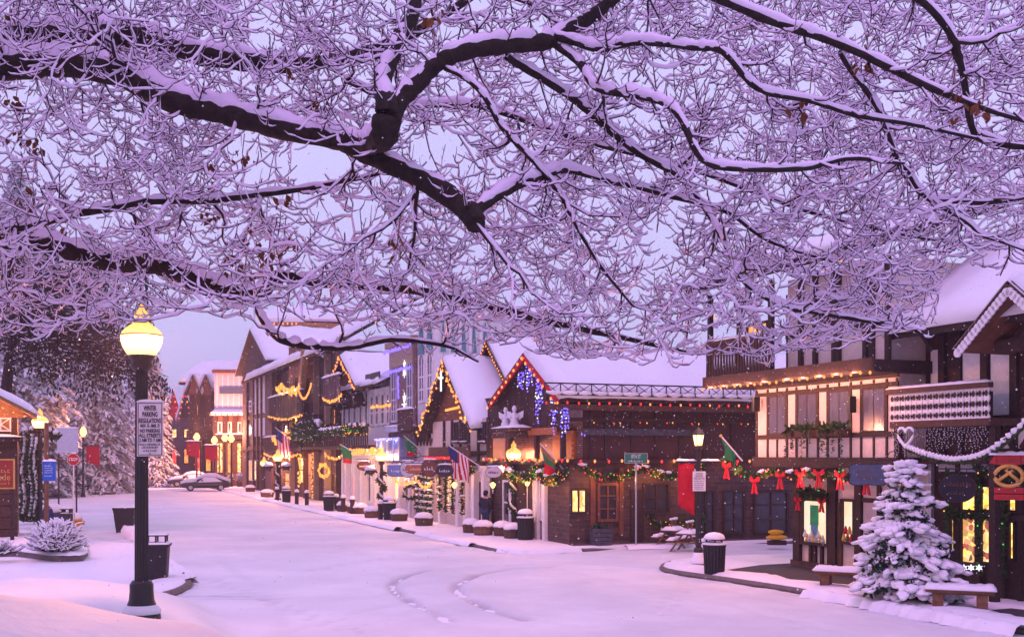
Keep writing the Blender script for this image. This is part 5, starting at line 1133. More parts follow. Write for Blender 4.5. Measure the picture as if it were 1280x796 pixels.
# broad snowy house behind, seen between branches
b, fr = farB(330, 420, 128, 'snowy_backhouse', 'tall house with a wide snowy roof rising behind the dark hotel')
x0, x1 = b.P(340, 400)[0], b.P(425, 400)[0]; zE = b.P(380, 405)[1]; b.box('wall', x0, x1, 0, 10, .05, zE, 'tan'); b.put(MB().prism([(x0 - 1, -1, zE), (x0 - 1, 8, zE + 2.5), (x0 - 1, 8, zE + 3.1), (x0 - 1, -1, zE + .6)], (x1 - x0 + 2, 0, 0)), 'roof_snow', 'snow')
for pa in (346, 360, 374): fwin(b, pa, pa + 7, 410, 425, 'glass')
b.box('eave_board', x0 - 1, x1 + 1, -1.1, -.9, zE - .3, zE + .1, 'ochre')
lights([fr.W(x0 - 1, -1.2, zE), fr.W(x0 + 3, -1.2, zE)], 'warm lights under the roof edge of the tall back house', ('bulbw',), .5, .1)
# low lodge on the left side of the street, far
b, fr = farB(133, 205, 165, 'low_lodge', 'long low lodge with a lit snowy eave on the left of the far street')
x0, x1 = b.P(140, 550)[0], b.P(208, 550)[0]; zE = b.P(170, 535)[1]
b.box('wall', x0, x1, 0, 12, .05, zE, 'timber2'); b.put(MB().prism([(x0 - 2, -1.5, zE - .8), (x1, -1.5, zE + 1.4), (x1, -1.5, zE + 2.2), (x0 - 2, -1.5, zE - .1)], (0, 12, 0)), 'roof_snow', 'snow')
for pa, pb_, gm in ((158, 168, 'litshop'), (172, 182, 'litwarm'), (186, 198, 'litshop')): fwin(b, pa, pb_, 556, 574, gm)
lights([fr.W(x0 - 2, -1.6, zE - .8), fr.W(x1, -1.6, zE + 1.4)], 'warm light line under the eave of the long low lodge', ('bulbw', 'bulby'), .4, .12)
# snack chalet at the left edge
fr = Frame(at(-60, 568, 40).x, 40, 1, .43); b = Bld(fr, 2.0, 'snack_chalet', 'small brown wooden chalet with a snowy roof at the left edge')
x0, x1 = b.P(-90, 560)[0], b.P(22, 560)[0]; zE = b.P(44, 522)[1]; zr = b.P(-60, 470)[1]
b.box('wall', x0, x1, 0, 5, .05, zE, 'timber2', label='brown board wall'); xm = b.P(-60, 500)[0]
for i in range(9): z = .3 + i * .42; b.box('plank', x0, x1, -.05 - .01 * (i % 2), 0, z, z + .38, 'timber2')
b.put(MB().prism([(xm, -1.0, zr), (b.P(46, 522)[0], -1.0, zE - .05), (b.P(46, 522)[0], -1.0, zE + .07), (xm, -1.0, zr + .14)], (0, 6.5, 0)), 'roof', 'ochre')
b.put(slope_snow((b.P(46.5, 522)[0], -1.05, zE + .08), (b.P(46.5, 522)[0], 5.5, zE + .08), (xm, 5.5, zr + .15), (xm, -1.05, zr + .15), .3), 'roof_snow', 'snow', smooth=True)
b.put(MB().prism([(x0, -.03, zE), (x1 + .2, -.03, zE), (x1 + .2, -.03, zE + .55), (xm, -.03, zr)], (0, .05, 0)), 'gable_wall', 'ochre')
xa, za = b.P(-12, 539); xb, zb = b.P(14, 522); wn = b.window(xa, xb, za, zb, -.09, 'signwhite', 'ochre', 2, 1, .05)
b.put(MB().bar((xa, -.13, za), (xb, -.13, zb), .04, .03, side=(0, 1, 0)).bar((xa, -.16, zb), (xb, -.16, za), .04, .03, side=(0, 1, 0)), 'cross_bar', 'signwhite', wn)
b.box('counter', x0, x1 + .1, -.5, -.06, b.P(10, 552)[1], b.P(10, 546)[1], 'timber'); b.put(snowcap(MB(), x0, x1 + .1, -.52, -.1, b.P(10, 546)[1], .1, 8, 3), 'counter_snow', 'snow', smooth=True)

lights([fr.W(b.P(46, 522)[0] - 2.2, -.9, zE + .75), fr.W(b.P(46, 522)[0] - .05, -.9, zE - .08)], 'added warm bulbs lighting the snowy eave of the snack chalet', ('bulbw',), .35, .03, glow=120, nglow=3, gcol=(1, .36, .12))  # string added to light the eave; the glow there is the street lamp's

for k, (px, py, lb) in enumerate(((241, 561, 'before the brown timber house'), (264, 566, 'between the timber house and the panelled store'))):
    p = at(px, py, 114); bn = thing('banner', 'small far red banner ' + lb, 'banner', p, 0, 'far red banners'); MB().prism([(-.65, 0, .7), (.65, 0, .7), (.65, 0, -.9), (-.65, 0, -.6)], (0, .04, 0)).build('cloth', 'redcloth', bn); MB().bar((-.8, 0, .75), (.8, 0, .75), .08, .08).build('rod', 'iron', bn); q = MB(); snowcap(q, -.8, .8, -.06, .06, .79, .12, 6, 2, 0); q.build('snow', 'snow', bn, smooth=True); MB().bar((.8, .05, -p.z), (.8, .05, .9), .1, .1).build('post', 'iron', bn)

# ------------------------------------------------------------------ street lamps
def globe_mat(name, col, s, clear):
    m = bpy.data.materials.new(name); m.use_nodes = True; n = m.node_tree; n.nodes.clear()
    o = n.nodes.new('ShaderNodeOutputMaterial'); e = n.nodes.new('ShaderNodeEmission'); t_ = n.nodes.new('ShaderNodeBsdfTransparent'); x = n.nodes.new('ShaderNodeMixShader')
    tc = n.nodes.new('ShaderNodeTexCoord'); w_ = n.nodes.new('ShaderNodeSeparateXYZ'); mr = n.nodes.new('ShaderNodeMapRange')
    mr.inputs[1].default_value = 0; mr.inputs[2].default_value = .78; r = n.nodes.new('ShaderNodeValToRGB')     # the bulb sits low in the globe: whitest there, amber towards the top
    for i_, (p_, c_) in enumerate(((0, (1, .50, .12)), (.22, (1, .78, .36)), (.36, (1, .70, .26)), (.55, (1, .52, .13)), (.8, (1, .42, .09)))):
        if i_ > 1: r.color_ramp.elements.new(.5)
    for i_, (p_, c_) in enumerate(((0, (1, .50, .12)), (.22, (1, .78, .36)), (.36, (1, .70, .26)), (.55, (1, .52, .13)), (.8, (1, .42, .09)))): r.color_ramp.elements[i_].position = p_; r.color_ramp.elements[i_].color = (*c_, 1)
    n.links.new(tc.outputs['Object'], w_.inputs[0]); n.links.new(w_.outputs[2], mr.inputs[0]); n.links.new(mr.outputs[0], r.inputs[0]); n.links.new(r.outputs[0], e.inputs[0]); e.inputs[1].default_value = s
    x.inputs[0].default_value = clear; n.links.new(e.outputs[0], x.inputs[1]); n.links.new(t_.outputs[0], x.inputs[2]); n.links.new(x.outputs[0], o.inputs[0])
    m.cycles.emission_sampling = 'NONE'; return m
M['globe'] = globe_mat('globe_glass', (1, .62, .17), 4.0, .45)
M['globetop'] = globe_mat('globe_top_glass', (1, .45, .07), 2.0, .35)
M['globefar'] = emit('far_globe', (1, .50, .13), 5)
def bulb_light(parent, z, watts, rad=.09, col=(1, .34, .18)):
    l = bpy.data.lights.new('lamp_light', 'POINT'); l.energy = watts; l.shadow_soft_size = rad; l.color = col
    o = bpy.data.objects.new('lamp_light', l); COL.objects.link(o); o.parent = parent; o.location = (0, 0, z); return o
def fluted(r_, z0, z1, k=14, taper=.86):
    m_ = MB(); V = []; F = []; N = k * 2
    for z, s_ in ((z0, 1), (z1, taper)):
        for i in range(N): a = 2 * math.pi * i / N; rr = r_ * s_ * (1 if i % 2 else .88); V.append((rr * math.cos(a), rr * math.sin(a), z))
    F = [(i, (i + 1) % N, N + (i + 1) % N, N + i) for i in range(N)] + [tuple(range(N))[::-1], tuple(range(N, 2 * N))]
    return m_.add(V, F)
def acorn_lamp(loc, label, H=4.05, g=1.0, watts=60, snow=True, detail=True, group='acorn-globe street lamps', wood=False):
    o = thing('street_lamp', label, 'street lamp', loc, 0, group); zg = H - .715 * g
    fluted(.092 * min(g, 1.0), .45, zg - .02).build('post', 'iron', o)
    MB().lathe([(.235, 0), (.245, .06), (.235, .14), (.19, .22), (.16, .3), (.15, .42), (.15, .5), (.12, .55)], 16).build('base', 'iron', o, smooth=True)
    if snow: MB().lathe([(.247, .125), (.252, .16), (.212, .205), (.19, .235)], 16, wob=.04).build('base_snow', 'snow', o, smooth=True)
    MB().lathe([(.10 * g, zg - .18), (.15 * g, zg - .12), (.13 * g, zg - .06), (.17 * g, zg + .0), (.17 * g, zg + .03)], 16).build('collar', 'iron', o, smooth=True)
    MB().lathe([(r_ * g, z * g) for r_, z in ((.165, .02), (.20, .06), (.235, .12), (.258, .18), (.27, .24), (.271, .275))], 24).build('globe', 'globe', o, (0, 0, zg), smooth=True)
    MB().lathe([(.274 * g, .275 * g), (.277 * g, .285 * g), (.274 * g, .295 * g)], 24).build('globe_band', 'gold', o, (0, 0, zg))
    MB().lathe([(r_ * g, z * g) for r_, z in ((.268, .295), (.25, .33), (.215, .37), (.165, .41), (.12, .44), (.095, .465), (.085, .49), (.088, .515), (.10, .535), (.098, .56), (.075, .595), (.045, .63), (.028, .66), (.022, .69), (.004, .715))], 24).build('globe_top', 'globetop', o, (0, 0, zg), smooth=True)
    bulb_light(o, zg + .24 * g, watts); return o
def basket(loc, label, s_=1.0):
    o = thing('hanging_basket', label, 'hanging basket', loc, 0, 'snowy hanging baskets on the lamp posts')
    MB().lathe([(.08, -.18), (.2, -.06), (.25, .06)], 10).build('bowl', 'timber2', o, smooth=True); needles(MB(), [(-.2, 0, .02), (.2, 0, .02)], .24, 160).build('greenery', 'needle2', o, kind='stuff')
    MB().lathe([(.27, .04), (.28, .12), (.2, .22), (.08, .27)], 12, wob=.08).build('snow', 'snow', o, smooth=True); MB().tube([(0, 0, .05), (0, 0, .5)], .012, 4).build('hanger', 'iron', o); o.scale = (s_,) * 3; return o
# the big lamp in the left foreground
LPX = at(177, 757, 14.6); LZ = float(ground_h(LPX.x, LPX.y)) - .03; HL = CAMZ + (HY - 379) / FPX * 14.6 - LZ
lamp0 = acorn_lamp((LPX.x, LPX.y, LZ), 'tall black lamp post with glowing acorn globe and parking notice in the left foreground', HL, .98, 4200)
sg = thing('parking_sign', 'pale winter parking notice strapped to the big foreground lamp post', 'sign', tuple(at(187.5, 536, 14.42)), R(4))
sw_, sh_ = .33, .70
MB().box(-sw_ / 2, sw_ / 2, 0, .012, -sh_ / 2, sh_ / 2).build('plate', 'signwhite', sg)
MB().box(-sw_ / 2 + .012, sw_ / 2 - .012, -.003, 0, sh_ / 2 - .022, sh_ / 2 - .014).box(-sw_ / 2 + .012, sw_ / 2 - .012, -.003, 0, -sh_ / 2 + .014, -sh_ / 2 + .022).box(-sw_ / 2 + .012, -sw_ / 2 + .02, -.003, 0, -sh_ / 2 + .022, sh_ / 2 - .022).box(sw_ / 2 - .02, sw_ / 2 - .012, -.003, 0, -sh_ / 2 + .022, sh_ / 2 - .022).build('border', 'signink', sg)
for s_, z, hgt, wd in (('WINTER', .265, .072, .16), ('PARKING', .185, .072, .19), ('REGULATIONS', .105, .066, .275), ('NOV. 15 - MAR. 15', .04, .048, .24), ('NO PARKING', -.025, .054, .25), ('ALL STREETS', -.085, .054, .275), ('2 AM TO 7 AM', -.145, .054, .27)):
    text(s_, hgt * 1.25, 'signink', sg, (0, -.004, z), wd, bold=.0015)
for z, wd in ((-.195, .26), (-.235, .20), (-.275, .17)): scribble(sg, wd, .026, (0, -.005, z), 'signink')
MB().lathe([(.012, 0), (.012, .012)], 8).build('bolt', 'steel', sg, (0, -.002, -.315)).rotation_euler = (R(90), 0, 0)
q = MB(); snowcap(q, -sw_ / 2, sw_ / 2, -.005, .03, sh_ / 2, .03, 8, 2, .005); q.build('snow', 'snow', sg, smooth=True)
MB().box(-.16, .02, .013, .06, .2, .23).box(-.16, .02, .013, .06, -.23, -.2).build('strap', 'steel', sg)
# lamps along the right-hand pavement, with wreathed posts and baskets
def row_lamp(px, pyb, pyt, lb, watts, g=1.0, bask=True):
    p = gr(px, pyb); H = CAMZ - (pyt - HY) / FPX * p.y
    l = acorn_lamp((p.x, p.y, .08), 'globe street lamp ' + lb, H, g, watts)
    if bask:
        for sx, nm in ((-1, 'left'), (1, 'right')): basket((p.x + sx * .5 * g, p.y - .05, H - 1.25), '%s snowy basket on the lamp post %s' % (nm, lb), g)
        MB().bar((-.55 * g, 0, H - .78), (.55 * g, 0, H - .78), .035, .035).build('crossbar', 'iron', l)
        garland([(p.x + .16 * math.cos(a) , p.y + .16 * math.sin(a), H - 1.3 - (H - 2.2) * a / 12.5) for a in np.linspace(0, 12.5, 14)], 'snow-caked evergreen garland wound round the lamp post ' + lb, .2, ('bulby', 'whitecloth'), 2, 1.0, 0, 90)
    return l
row_lamp(642, 672, 553, 'before the corner lodge', 3200, 1.15)
row_lamp(477, 648, 559, 'before the white arcaded house', 2000, 1.15)
row_lamp(347, 626, 562, 'before the dark hotel', 2600, 1.3)
row_lamp(330, 618, 571, 'beside the sharp hotel gable', 2500, 1.2, False)
for k, (px, py, lb) in enumerate(((246, 547, 'by the brown timber house'), (268, 551, 'left of the store front'), (281, 548, 'at the middle of the store front'), (289, 549, 'right of the store front'))):
    Y = 116; z = at(px, py, Y).z; l = thing('street_lamp', 'small far street lamp ' + lb, 'street lamp', (at(px, 568, Y).x, Y, 0), 0, 'far street lamps')
    MB().lathe([(.2, 0), (.14, .4), (.09, .6), (.08, z - .3)], 8).build('post', 'iron', l); MB().lathe([(.12, z - .3), (.34, z), (.3, z + .2), (.1, z + .5)], 10).build('globe', 'globefar', l, smooth=True); bulb_light(l, z + .9, 1800, .3)
for k, (px, py, Y, lb) in enumerate(((104, 541, 90, 'with a red banner beyond the stop sign'), (133, 554, 150, 'first of three before the long lodge'), (143, 551, 150, 'second of three before the long lodge'), (153, 548, 150, 'third of three before the long lodge'))):
    z = at(px, py, Y).z; l = thing('street_lamp', 'small street lamp across the snow, ' + lb, 'street lamp', (at(px, 568, Y).x, Y, 0), 0, 'lamps across the far square')
    MB().lathe([(.2, 0), (.14, .4), (.09, .6), (.08, z - .3)], 8).build('post', 'iron', l); MB().lathe([(.1, z - .3), (.27, z), (.24, z + .2), (.1, z + .5)], 10).build('globe', 'globefar', l, smooth=True); bulb_light(l, z + .9, 700, .3)
    if k == 0:
        MB().bar((0, 0, z - 1.0), (1.4, 0, z - 1.0), .06, .06).build('arm', 'iron', l); bn = MB().prism([(.25, 0, z - 1.05), (1.3, 0, z - 1.05), (1.3, 0, z - 2.7), (.25, 0, z - 2.3)], (0, .04, 0)).build('banner', 'redcloth', None, l.location); tag(bn, 'small red banner hanging on a far lamp beyond the stop sign', 'banner')
# lantern on the right-hand corner
p = gr(873, 712); H = CAMZ - (541 - HY) / FPX * p.y
l = thing('street_lamp', 'black lantern street lamp with two banner arms at the right corner', 'street lamp', (p.x, p.y, .1))
fluted(.085, .5, H - .55).build('post', 'iron', l); MB().lathe([(.24, 0), (.25, .1), (.19, .2), (.15, .3), (.14, .5), (.11, .56)], 14).build('base', 'iron', l, smooth=True); MB().lathe([(.252, .09), (.255, .14), (.2, .24), (.165, .31), (.15, .42)], 14, wob=.03).build('base_snow', 'snow', l, smooth=True)
MB().box(-.34, .34, -.3, .3, -.1, .03).build('footing', 'kerb', l)
MB().lathe([(.06, H - .62), (.13, H - .55), (.10, H - .5), (.12, H - .48)], 8).build('collar', 'iron', l)
MB().lathe([(.11, 0.02), (.165, .33)], 6).build('globe', 'globe', l, (0, 0, H - .49)); MB().lathe([(.19, H - .16), (.2, H - .13), (.1, H - .02), (.03, H + .06), (.005, H + .14)], 6).build('cap', 'iron', l)
for i in range(6): a = math.pi / 3 * i; MB().bar((.112 * math.cos(a), .112 * math.sin(a), H - .48), (.168 * math.cos(a), .168 * math.sin(a), H - .15), .018, .018).build('lantern_bar', 'iron', l)
bulb_light(l, H - .3, 700, .06)
zA = CAMZ - (577 - HY) / FPX * p.y - .1
arm = MB().bar((-.66, 0, zA), (.62, 0, zA), .05, .05).build('arm', 'iron', l); q = MB(); snowcap(q, -.66, -.08, -.04, .04, zA + .025, .07, 8, 2, .015); q.build('arm_snow', 'snow', arm, smooth=True); q = MB(); snowcap(q, .08, .62, -.04, .04, zA + .025, .07, 8, 2, .015); q.build('arm_snow', 'snow', arm, smooth=True)
bn = thing('banner', 'tall red swallow-edged banner hanging left of the corner lantern', 'banner', (p.x - .36, p.y, .1 + zA))
V = []; F = []
for j in range(9):
    for i in range(6):
        u_ = -.24 + .48 * i / 5; L = 1.25 + .30 * (i / 5); V.append((u_, .025 * math.sin(i * 1.8 + j * .3), -L * j / 8))
F = [(j * 6 + i, j * 6 + i + 1, (j + 1) * 6 + i + 1, (j + 1) * 6 + i) for j in range(8) for i in range(5)]
o = MB().add(V, F).build('cloth', 'redcloth', bn, (0, 0, -.04), smooth=True); md = o.modifiers.new('t', 'SOLIDIFY'); md.thickness = .012
MB().bar((-.26, 0, -.03), (.26, 0, -.03), .03, .03).build('rod', 'iron', bn)
sg = thing('parking_sign', 'small white notice on the corner lantern post beside the red banner', 'sign', (p.x + .0, p.y - .14, CAMZ - (601 - HY) / FPX * p.y))
MB().box(-.19, .19, 0, .012, -.29, .29).build('plate', 'signwhite', sg)
for s_, z, wd in (('WINTER', .22, .2), ('PARKING', .15, .22), ('REGULATIONS', .08, .31)): text(s_, .08, 'signink', sg, (0, -.004, z), wd)
for z in (.01, -.05, -.11, -.17, -.22): scribble(sg, .28, .032, (0, -.005, z), 'signink')
MB().box(-.02, .02, .012, .08, .1, .14).build('strap', 'steel', sg)

# ------------------------------------------------------------------ bins, planters, bollards
def round_bin(loc, label, s_=1.0):
    o = thing('litter_bin', label, 'litter bin', loc, rng.uniform(0, 1), 'round black litter bins'); m_ = MB()
    for i in range(20):
        a = 2 * math.pi * i / 20; c, s2 = math.cos(a), math.sin(a); m_.bar((.265 * c, .265 * s2, .05), (.30 * c, .30 * s2, .80), .06, .02, side=(c, s2, 0))
    m_.build('slats', 'bin', o); MB().lathe([(.24, .02), (.25, .06), (.275, .78), (.26, .79)], 18).build('liner', 'bin', o)
    MB().lathe([(.315, .78), (.325, .83), (.30, .85)], 18).build('rim', 'bin', o); MB().lathe([(.28, .02), (.285, .07)], 18).build('foot_ring', 'bin', o)
    for a in (0, 2.1, 4.2): MB().bar((.24 * math.cos(a), .24 * math.sin(a), .85), (.24 * math.cos(a), .24 * math.sin(a), .98), .04, .03).build('lid_post', 'bin', o)
    MB().lathe([(.285, .97), (.28, 1.0), (.18, 1.05), (.02, 1.08)], 18).build('lid', 'bin', o, smooth=True)
    MB().lathe([(.295, .985), (.30, 1.02), (.25, 1.10), (.15, 1.15), (.03, 1.17)], 18, wob=.03).build('lid_snow', 'snow', o, smooth=True); MB().lathe([(.33, .835), (.335, .87), (.26, .89)], 18, wob=.03).build('rim_snow', 'snow', o, smooth=True)
    o.scale = (s_,) * 3; return o
for px, py, s_, lb, z in ((893, 718, 1.0, 'by the corner lantern lamp', .1), (657, 675, 1.05, 'before the lamp at the corner lodge', .08), (487, 650, 1.05, 'by the lamp at the white arcaded house', .08), (411, 639, 1.05, 'between posts before the long balcony', .08), (358, 628, 1.0, 'beside the bollards at the dark hotel', .08)):
    p = gr(px, py, z); round_bin((p.x, p.y, z), 'round black litter bin with snowy lid ' + lb, s_)
def barrel(loc, label, r_=.36, h=.40, plant=0, wood='barrel'):
    o = thing('barrel_planter', label, 'planter', loc, rng.uniform(0, 2), 'snow-filled planters along the pavement')
    for i in range(14):
        a = 2 * math.pi * i / 14; c, s_ = math.cos(a), math.sin(a); MB().bar((r_ * .86 * c, r_ * .86 * s_, 0), (r_ * c, r_ * s_, h), r_ * .43, .03, side=(c, s_, 0)).build('stave', wood, o)
    for z in (.25, .75): rr = r_ * (.86 + .14 * z) + .022; MB().lathe([(rr, h * z - .02), (rr + .004, h * z + .02)], 16).build('hoop', 'iron', o)
    MB().lathe([(r_ * .9, h * .8), (r_ * 1.08, h), (r_ * 1.05, h + .08), (r_ * .8, h + .18), (r_ * .4, h + .24), (.02, h + .25)], 16, wob=.06).build('snow', 'snow', o, smooth=True)
    if plant: q = MB(); needles(q, [(-r_ * .6, 0, h + .1), (r_ * .6, 0, h + .1)], .3, 90); q.build('greenery', 'needle', o, kind='stuff')
    return o
for px, py, r_, lb, wd in ((589, 667, .36, 'farther of the pair near the walking person', 'barrel'), (604, 670, .40, 'nearer of the pair near the walking person', 'log'), (628, 671, .36, 'farther of the pair left of the lodge bin', 'barrel'), (641, 674, .36, 'nearer of the pair left of the lodge bin', 'barrel'), (530, 658, .42, 'alone before the tall pale house', 'barrel'), (499, 652, .42, 'right of the bin at the narrow brick house', 'barrel'), (465, 648, .40, 'pale wood, left of the arcade lamp', 'log'), (450, 643, .42, 'dark, left of the pale wood one', 'barrel'), (442, 642, .36, 'between the second and third wooden post', 'barrel'), (429, 640, .36, 'between the first and second wooden post', 'barrel'), (334, 622, .5, 'pale wood, near the hotel lamp', 'log'), (313, 615, .42, 'by the snowy shrubs near the parked cars', 'barrel')):
    p = gr(px, py, .05); barrel((p.x, p.y, .06), 'snow-heaped half-barrel planter ' + lb, r_, .42, 0, wd)
for px, py, lb in ((421, 639, 'just right of the balcony bin'), (429.5, 640.5, 'between two planters before the arcade'), (441, 643, 'beside the dark planter at the arcade'), (371.5, 631, 'left one of the lone pair at the hotel'), (384, 632, 'right one of the lone pair at the hotel'), (347, 626, 'at the foot of the hotel lamp'), (476, 650, 'at the foot of the arcade lamp')):
    p = gr(px, py, .05); o = thing('bollard', 'dark snow-capped wooden bollard, ' + lb, 'bollard', (p.x, p.y - .15, .05), 0, 'snow-capped bollards'); MB().lathe([(.13, 0), (.13, .75), (.15, .78), (.15, .86), (.10, .95), (.02, .98)], 8).build('post', 'timber', o); MB().lathe([(.16, .86), (.16, .92), (.12, 1.03), (.02, 1.07)], 10, wob=.05).build('snow', 'snow', o, smooth=True)
# square bin with ash rack behind the big lamp, and a black tub beyond
p = gr(196, 728, .05); o = thing('litter_bin', 'square tapered black litter bin with a rack on top behind the big lamp', 'litter bin', (p.x, p.y, .08), R(10))
m_ = MB(); 
def taper_box(w0, w1, z0, z1): return MB().add([(-w0, -w0, z0), (w0, -w0, z0), (w0, w0, z0), (-w0, w0, z0), (-w1, -w1, z1), (w1, -w1, z1), (w1, w1, z1), (-w1, w1, z1)], [(0, 3, 2, 1), (4, 5, 6, 7), (0, 1, 5, 4), (1, 2, 6, 5), (2, 3, 7, 6), (3, 0, 4, 7)])
taper_box(.255, .30, 0, .92).build('body', 'bin', o); taper_box(.33, .345, .92, .99).build('rim', 'bin', o); taper_box(.26, .26, 0, .06).build('foot', 'bin', o)
for i in range(9):
    x = -.26 + .065 * i; MB().bar((x * .9, -.262, .08), (x, -.303, .90), .03, .012, side=(0, 1, 0)).build('rib', 'bin', o)
for x in (-.24, 0, .24): MB().box(x - .02, x + .02, -.2, -.17, .99, 1.2).build('rack_post', 'bin', o); MB().box(x - .02, x + .02, .17, .2, .99, 1.2).build('rack_post', 'bin', o)
MB().box(-.28, .28, -.22, .22, 1.2, 1.23).build('rack_top', 'bin', o); q = MB(); snowcap(q, -.33, .33, -.33, .33, .99, .05, 8, 8, 0); q.build('rim_snow', 'snow', o, smooth=True); q = MB(); snowcap(q, -.28, .28, -.22, .22, 1.23, .02, 6, 5, 0); q.build('rack_snow', 'snow', o, smooth=True)
p = gr(157, 664, .05); o = thing('planter_tub', 'square black tapered tub standing in the snow left of the big lamp', 'tub', (p.x, p.y, .02), R(8)); taper_box(.33, .45, 0, 1.0).build('tub', 'bin', o); taper_box(.47, .48, 1.0, 1.08).build('rim', 'bin', o); q = MB(); snowcap(q, -.44, .44, -.44, .44, 1.08, .04, 8, 8, 0); q.build('snow', 'snow', o, smooth=True)
snow_patch('snow_heap', [tuple(gr(px, py)) for px, py in ((150, 668), (165, 658), (185, 662), (182, 672), (165, 676))], .0, .35, ragged=.05)

# ------------------------------------------------------------------ benches, tables, fir tree on the right corner
def log_bench(px, py, wd, lb, rz):
    p = gr(px, py, .12); o = thing('log_bench', 'half-log bench thick with snow, ' + lb, 'bench', (p.x, p.y, .12), rz, 'log benches beside the fir')
    prof = [(-.22, .44), (-.2, .38), (-.1, .33), (.1, .33), (.2, .38), (.22, .44)]
    MB().prism([(-wd / 2, y, z) for y, z in prof], (wd, 0, 0)).build('seat', 'log', o)
    for sx in (-1, 1):
        lg = MB().prism([(sx * wd * .32 - .11, y, z) for y, z in ((-.17, 0), (.17, 0), (.2, .2), (.14, .36), (-.14, .36), (-.2, .2))], (.22, 0, 0)).build('leg', 'log', o)
    q = MB(); snowcap(q, -wd / 2, wd / 2, -.22, .22, .44, .12, 20, 6, .04); q.build('snow', 'snow', o, smooth=True); return o
log_bench(1054, 736, 1.3, 'left of the fir and below the timber house', R(-28)); log_bench(1200, 762, 1.35, 'right of the fir and below the chalet window', R(-22))
# picnic tables
def picnic(px, py, lb, rz, s_=1.0):
    p = gr(px, py); o = thing('picnic_table', lb, 'picnic table', (p.x, p.y, .0), rz, 'snow-buried picnic tables')
    def plk(nm, x0, x1, y0, y1, z, h): 
        t_ = MB().box(x0, x1, y0, y1, z, z + .05).build(nm, 'log', o); q = MB(); snowcap(q, x0, x1, y0, y1, z + .05, h, 8, 4, .03); q.build('snow', 'snow', t_, smooth=True)
    plk('top', -.6, .6, -.34, .34, .72, .15); plk('bench', -.6, .6, -.78, -.52, .42, .12); plk('bench', -.6, .6, .52, .78, .42, .12)
    for x in (-.45, .45):
        for sy in (-1, 1): MB().bar((x, sy * .68, 0), (x, sy * .16, .72), .08, .06).build('leg', 'log', o)
        MB().bar((x + .06, -.7, .39), (x + .06, .7, .39), .07, .05).build('bench_beam', 'log', o)
    for x in (-.25, .2):   # forked uprights capped with snow
        u_ = MB().bar((x, 0, .8), (x + .05, 0, 1.1), .06, .06).bar((x + .05, 0, 1.06), (x - .07, 0, 1.22), .05, .05).bar((x + .05, 0, 1.06), (x + .16, 0, 1.22), .05, .05).build('upright', 'log', o); q = MB().blob((x - .07, 0, 1.24), .075, .075, .06); q.blob((x + .16, 0, 1.24), .075, .075, .06); q.build('snow', 'snow', u_, smooth=True)
    o.scale = (s_,) * 3; return o
picnic(842, 684, 'snow-buried picnic table, the farther one left of the lantern', R(62), .85); picnic(862, 689, 'snow-buried picnic table, the nearer one behind the lantern post', R(62), .85)
# potted fir loaded with snow
def fir(px, py, H, wd):
    p = gr(px, py, .12); o = thing('fir_tree', 'bushy fir loaded with thick snow in a dark pot between two log benches', 'tree', (p.x, p.y, .12))
    MB().lathe([(.42, 0), (.5, .12), (.52, .5), (.56, .52), (.56, .58), (.48, .6)], 16).build('pot', 'bin', o, smooth=False); MB().lathe([(.07, .5), (.05, H * .6), (.02, H)], 8).build('trunk', 'bark', o)
    cl = []
    for k in range(5):
        q = MB(); 
        for _ in range(16): a = rng.uniform(0, 6.28); r_ = rng.uniform(0, 1.0); q.blob((r_ * math.cos(a), r_ * math.sin(a), rng.uniform(-.15, .15) - r_ * .34), rng.uniform(.18, .42), rng.uniform(.18, .42), rng.uniform(.13, .28), .3, 2)
        me = bpy.data.meshes.new('snow_clump'); me.from_pydata(q.v, [], q.f); me.polygons.foreach_set('use_smooth', [True] * len(me.polygons)); me.materials.append(M['snow']); cl.append(me)
    g_ = MB(); fr_ = MB()
    tiers = 11
    for t_ in range(tiers):
        f = t_ / (tiers - 1); z = .42 + (H - .70) * f; R_ = wd / 2 * (1.0 - .80 * f ** 1.05) * (1.06 if t_ else .92); n_ = max(4, int(13 * (1 - f) + 4))
        for i in range(n_):
            a = 2 * math.pi * (i + rng.uniform(-.25, .25)) / n_ + t_ * .7; L = R_ * rng.uniform(.7, 1.1); c, s_ = math.cos(a), math.sin(a); dr = rng.uniform(.06, .24)
            pth = [(c * L * u_, s_ * L * u_, z + .08 * math.sin(u_ * 2) - dr * u_ * u_ * 1.4) for u_ in np.linspace(.05, 1.06, 6)]
            needles(g_, pth, .15 * (1.1 - .4 * f), 190, 1.0); needles(fr_, [(x, y, z2 + .05) for x, y, z2 in pth], .13 * (1.1 - .4 * f), 60, 1.0)
            for u_ in ((.55, .95) if L > .55 else (.75,)):
                if rng.random() < .74:
                    sc_ = rng.uniform(.22, .40) * (1.1 - .30 * f); e = link('snow_clump', rng.choice(cl), None, o, (c * L * u_, s_ * L * u_, z + .13 - dr * u_ * u_ * 1.4)); e.scale = (sc_ * 1.25, sc_, sc_ * .82); e.rotation_euler = (rng.uniform(-.2, .2), rng.uniform(-.2, .2) + .2, a)
    g_.build('needles', 'needle', o, kind='stuff'); fr_.build('frost', 'snow', o, kind='stuff')
    for sc_, q in ((.26, (0, 0, H - .12)), (.22, (.12, -.06, H - .28))): e = link('snow_clump', cl[1], None, o, q); e.scale = (sc_ * 1.3, sc_ * 1.2, sc_)
    return o
fir(1133, 751, 3.25, 2.1)
lights([gr(1133, 751) + Vector((-.42, -.55, 2.75)), gr(1133, 751) + Vector((-.30, -.6, 2.7))], 'two warm bulbs glowing in the snowy fir', ('bulbw',), .1, .03)

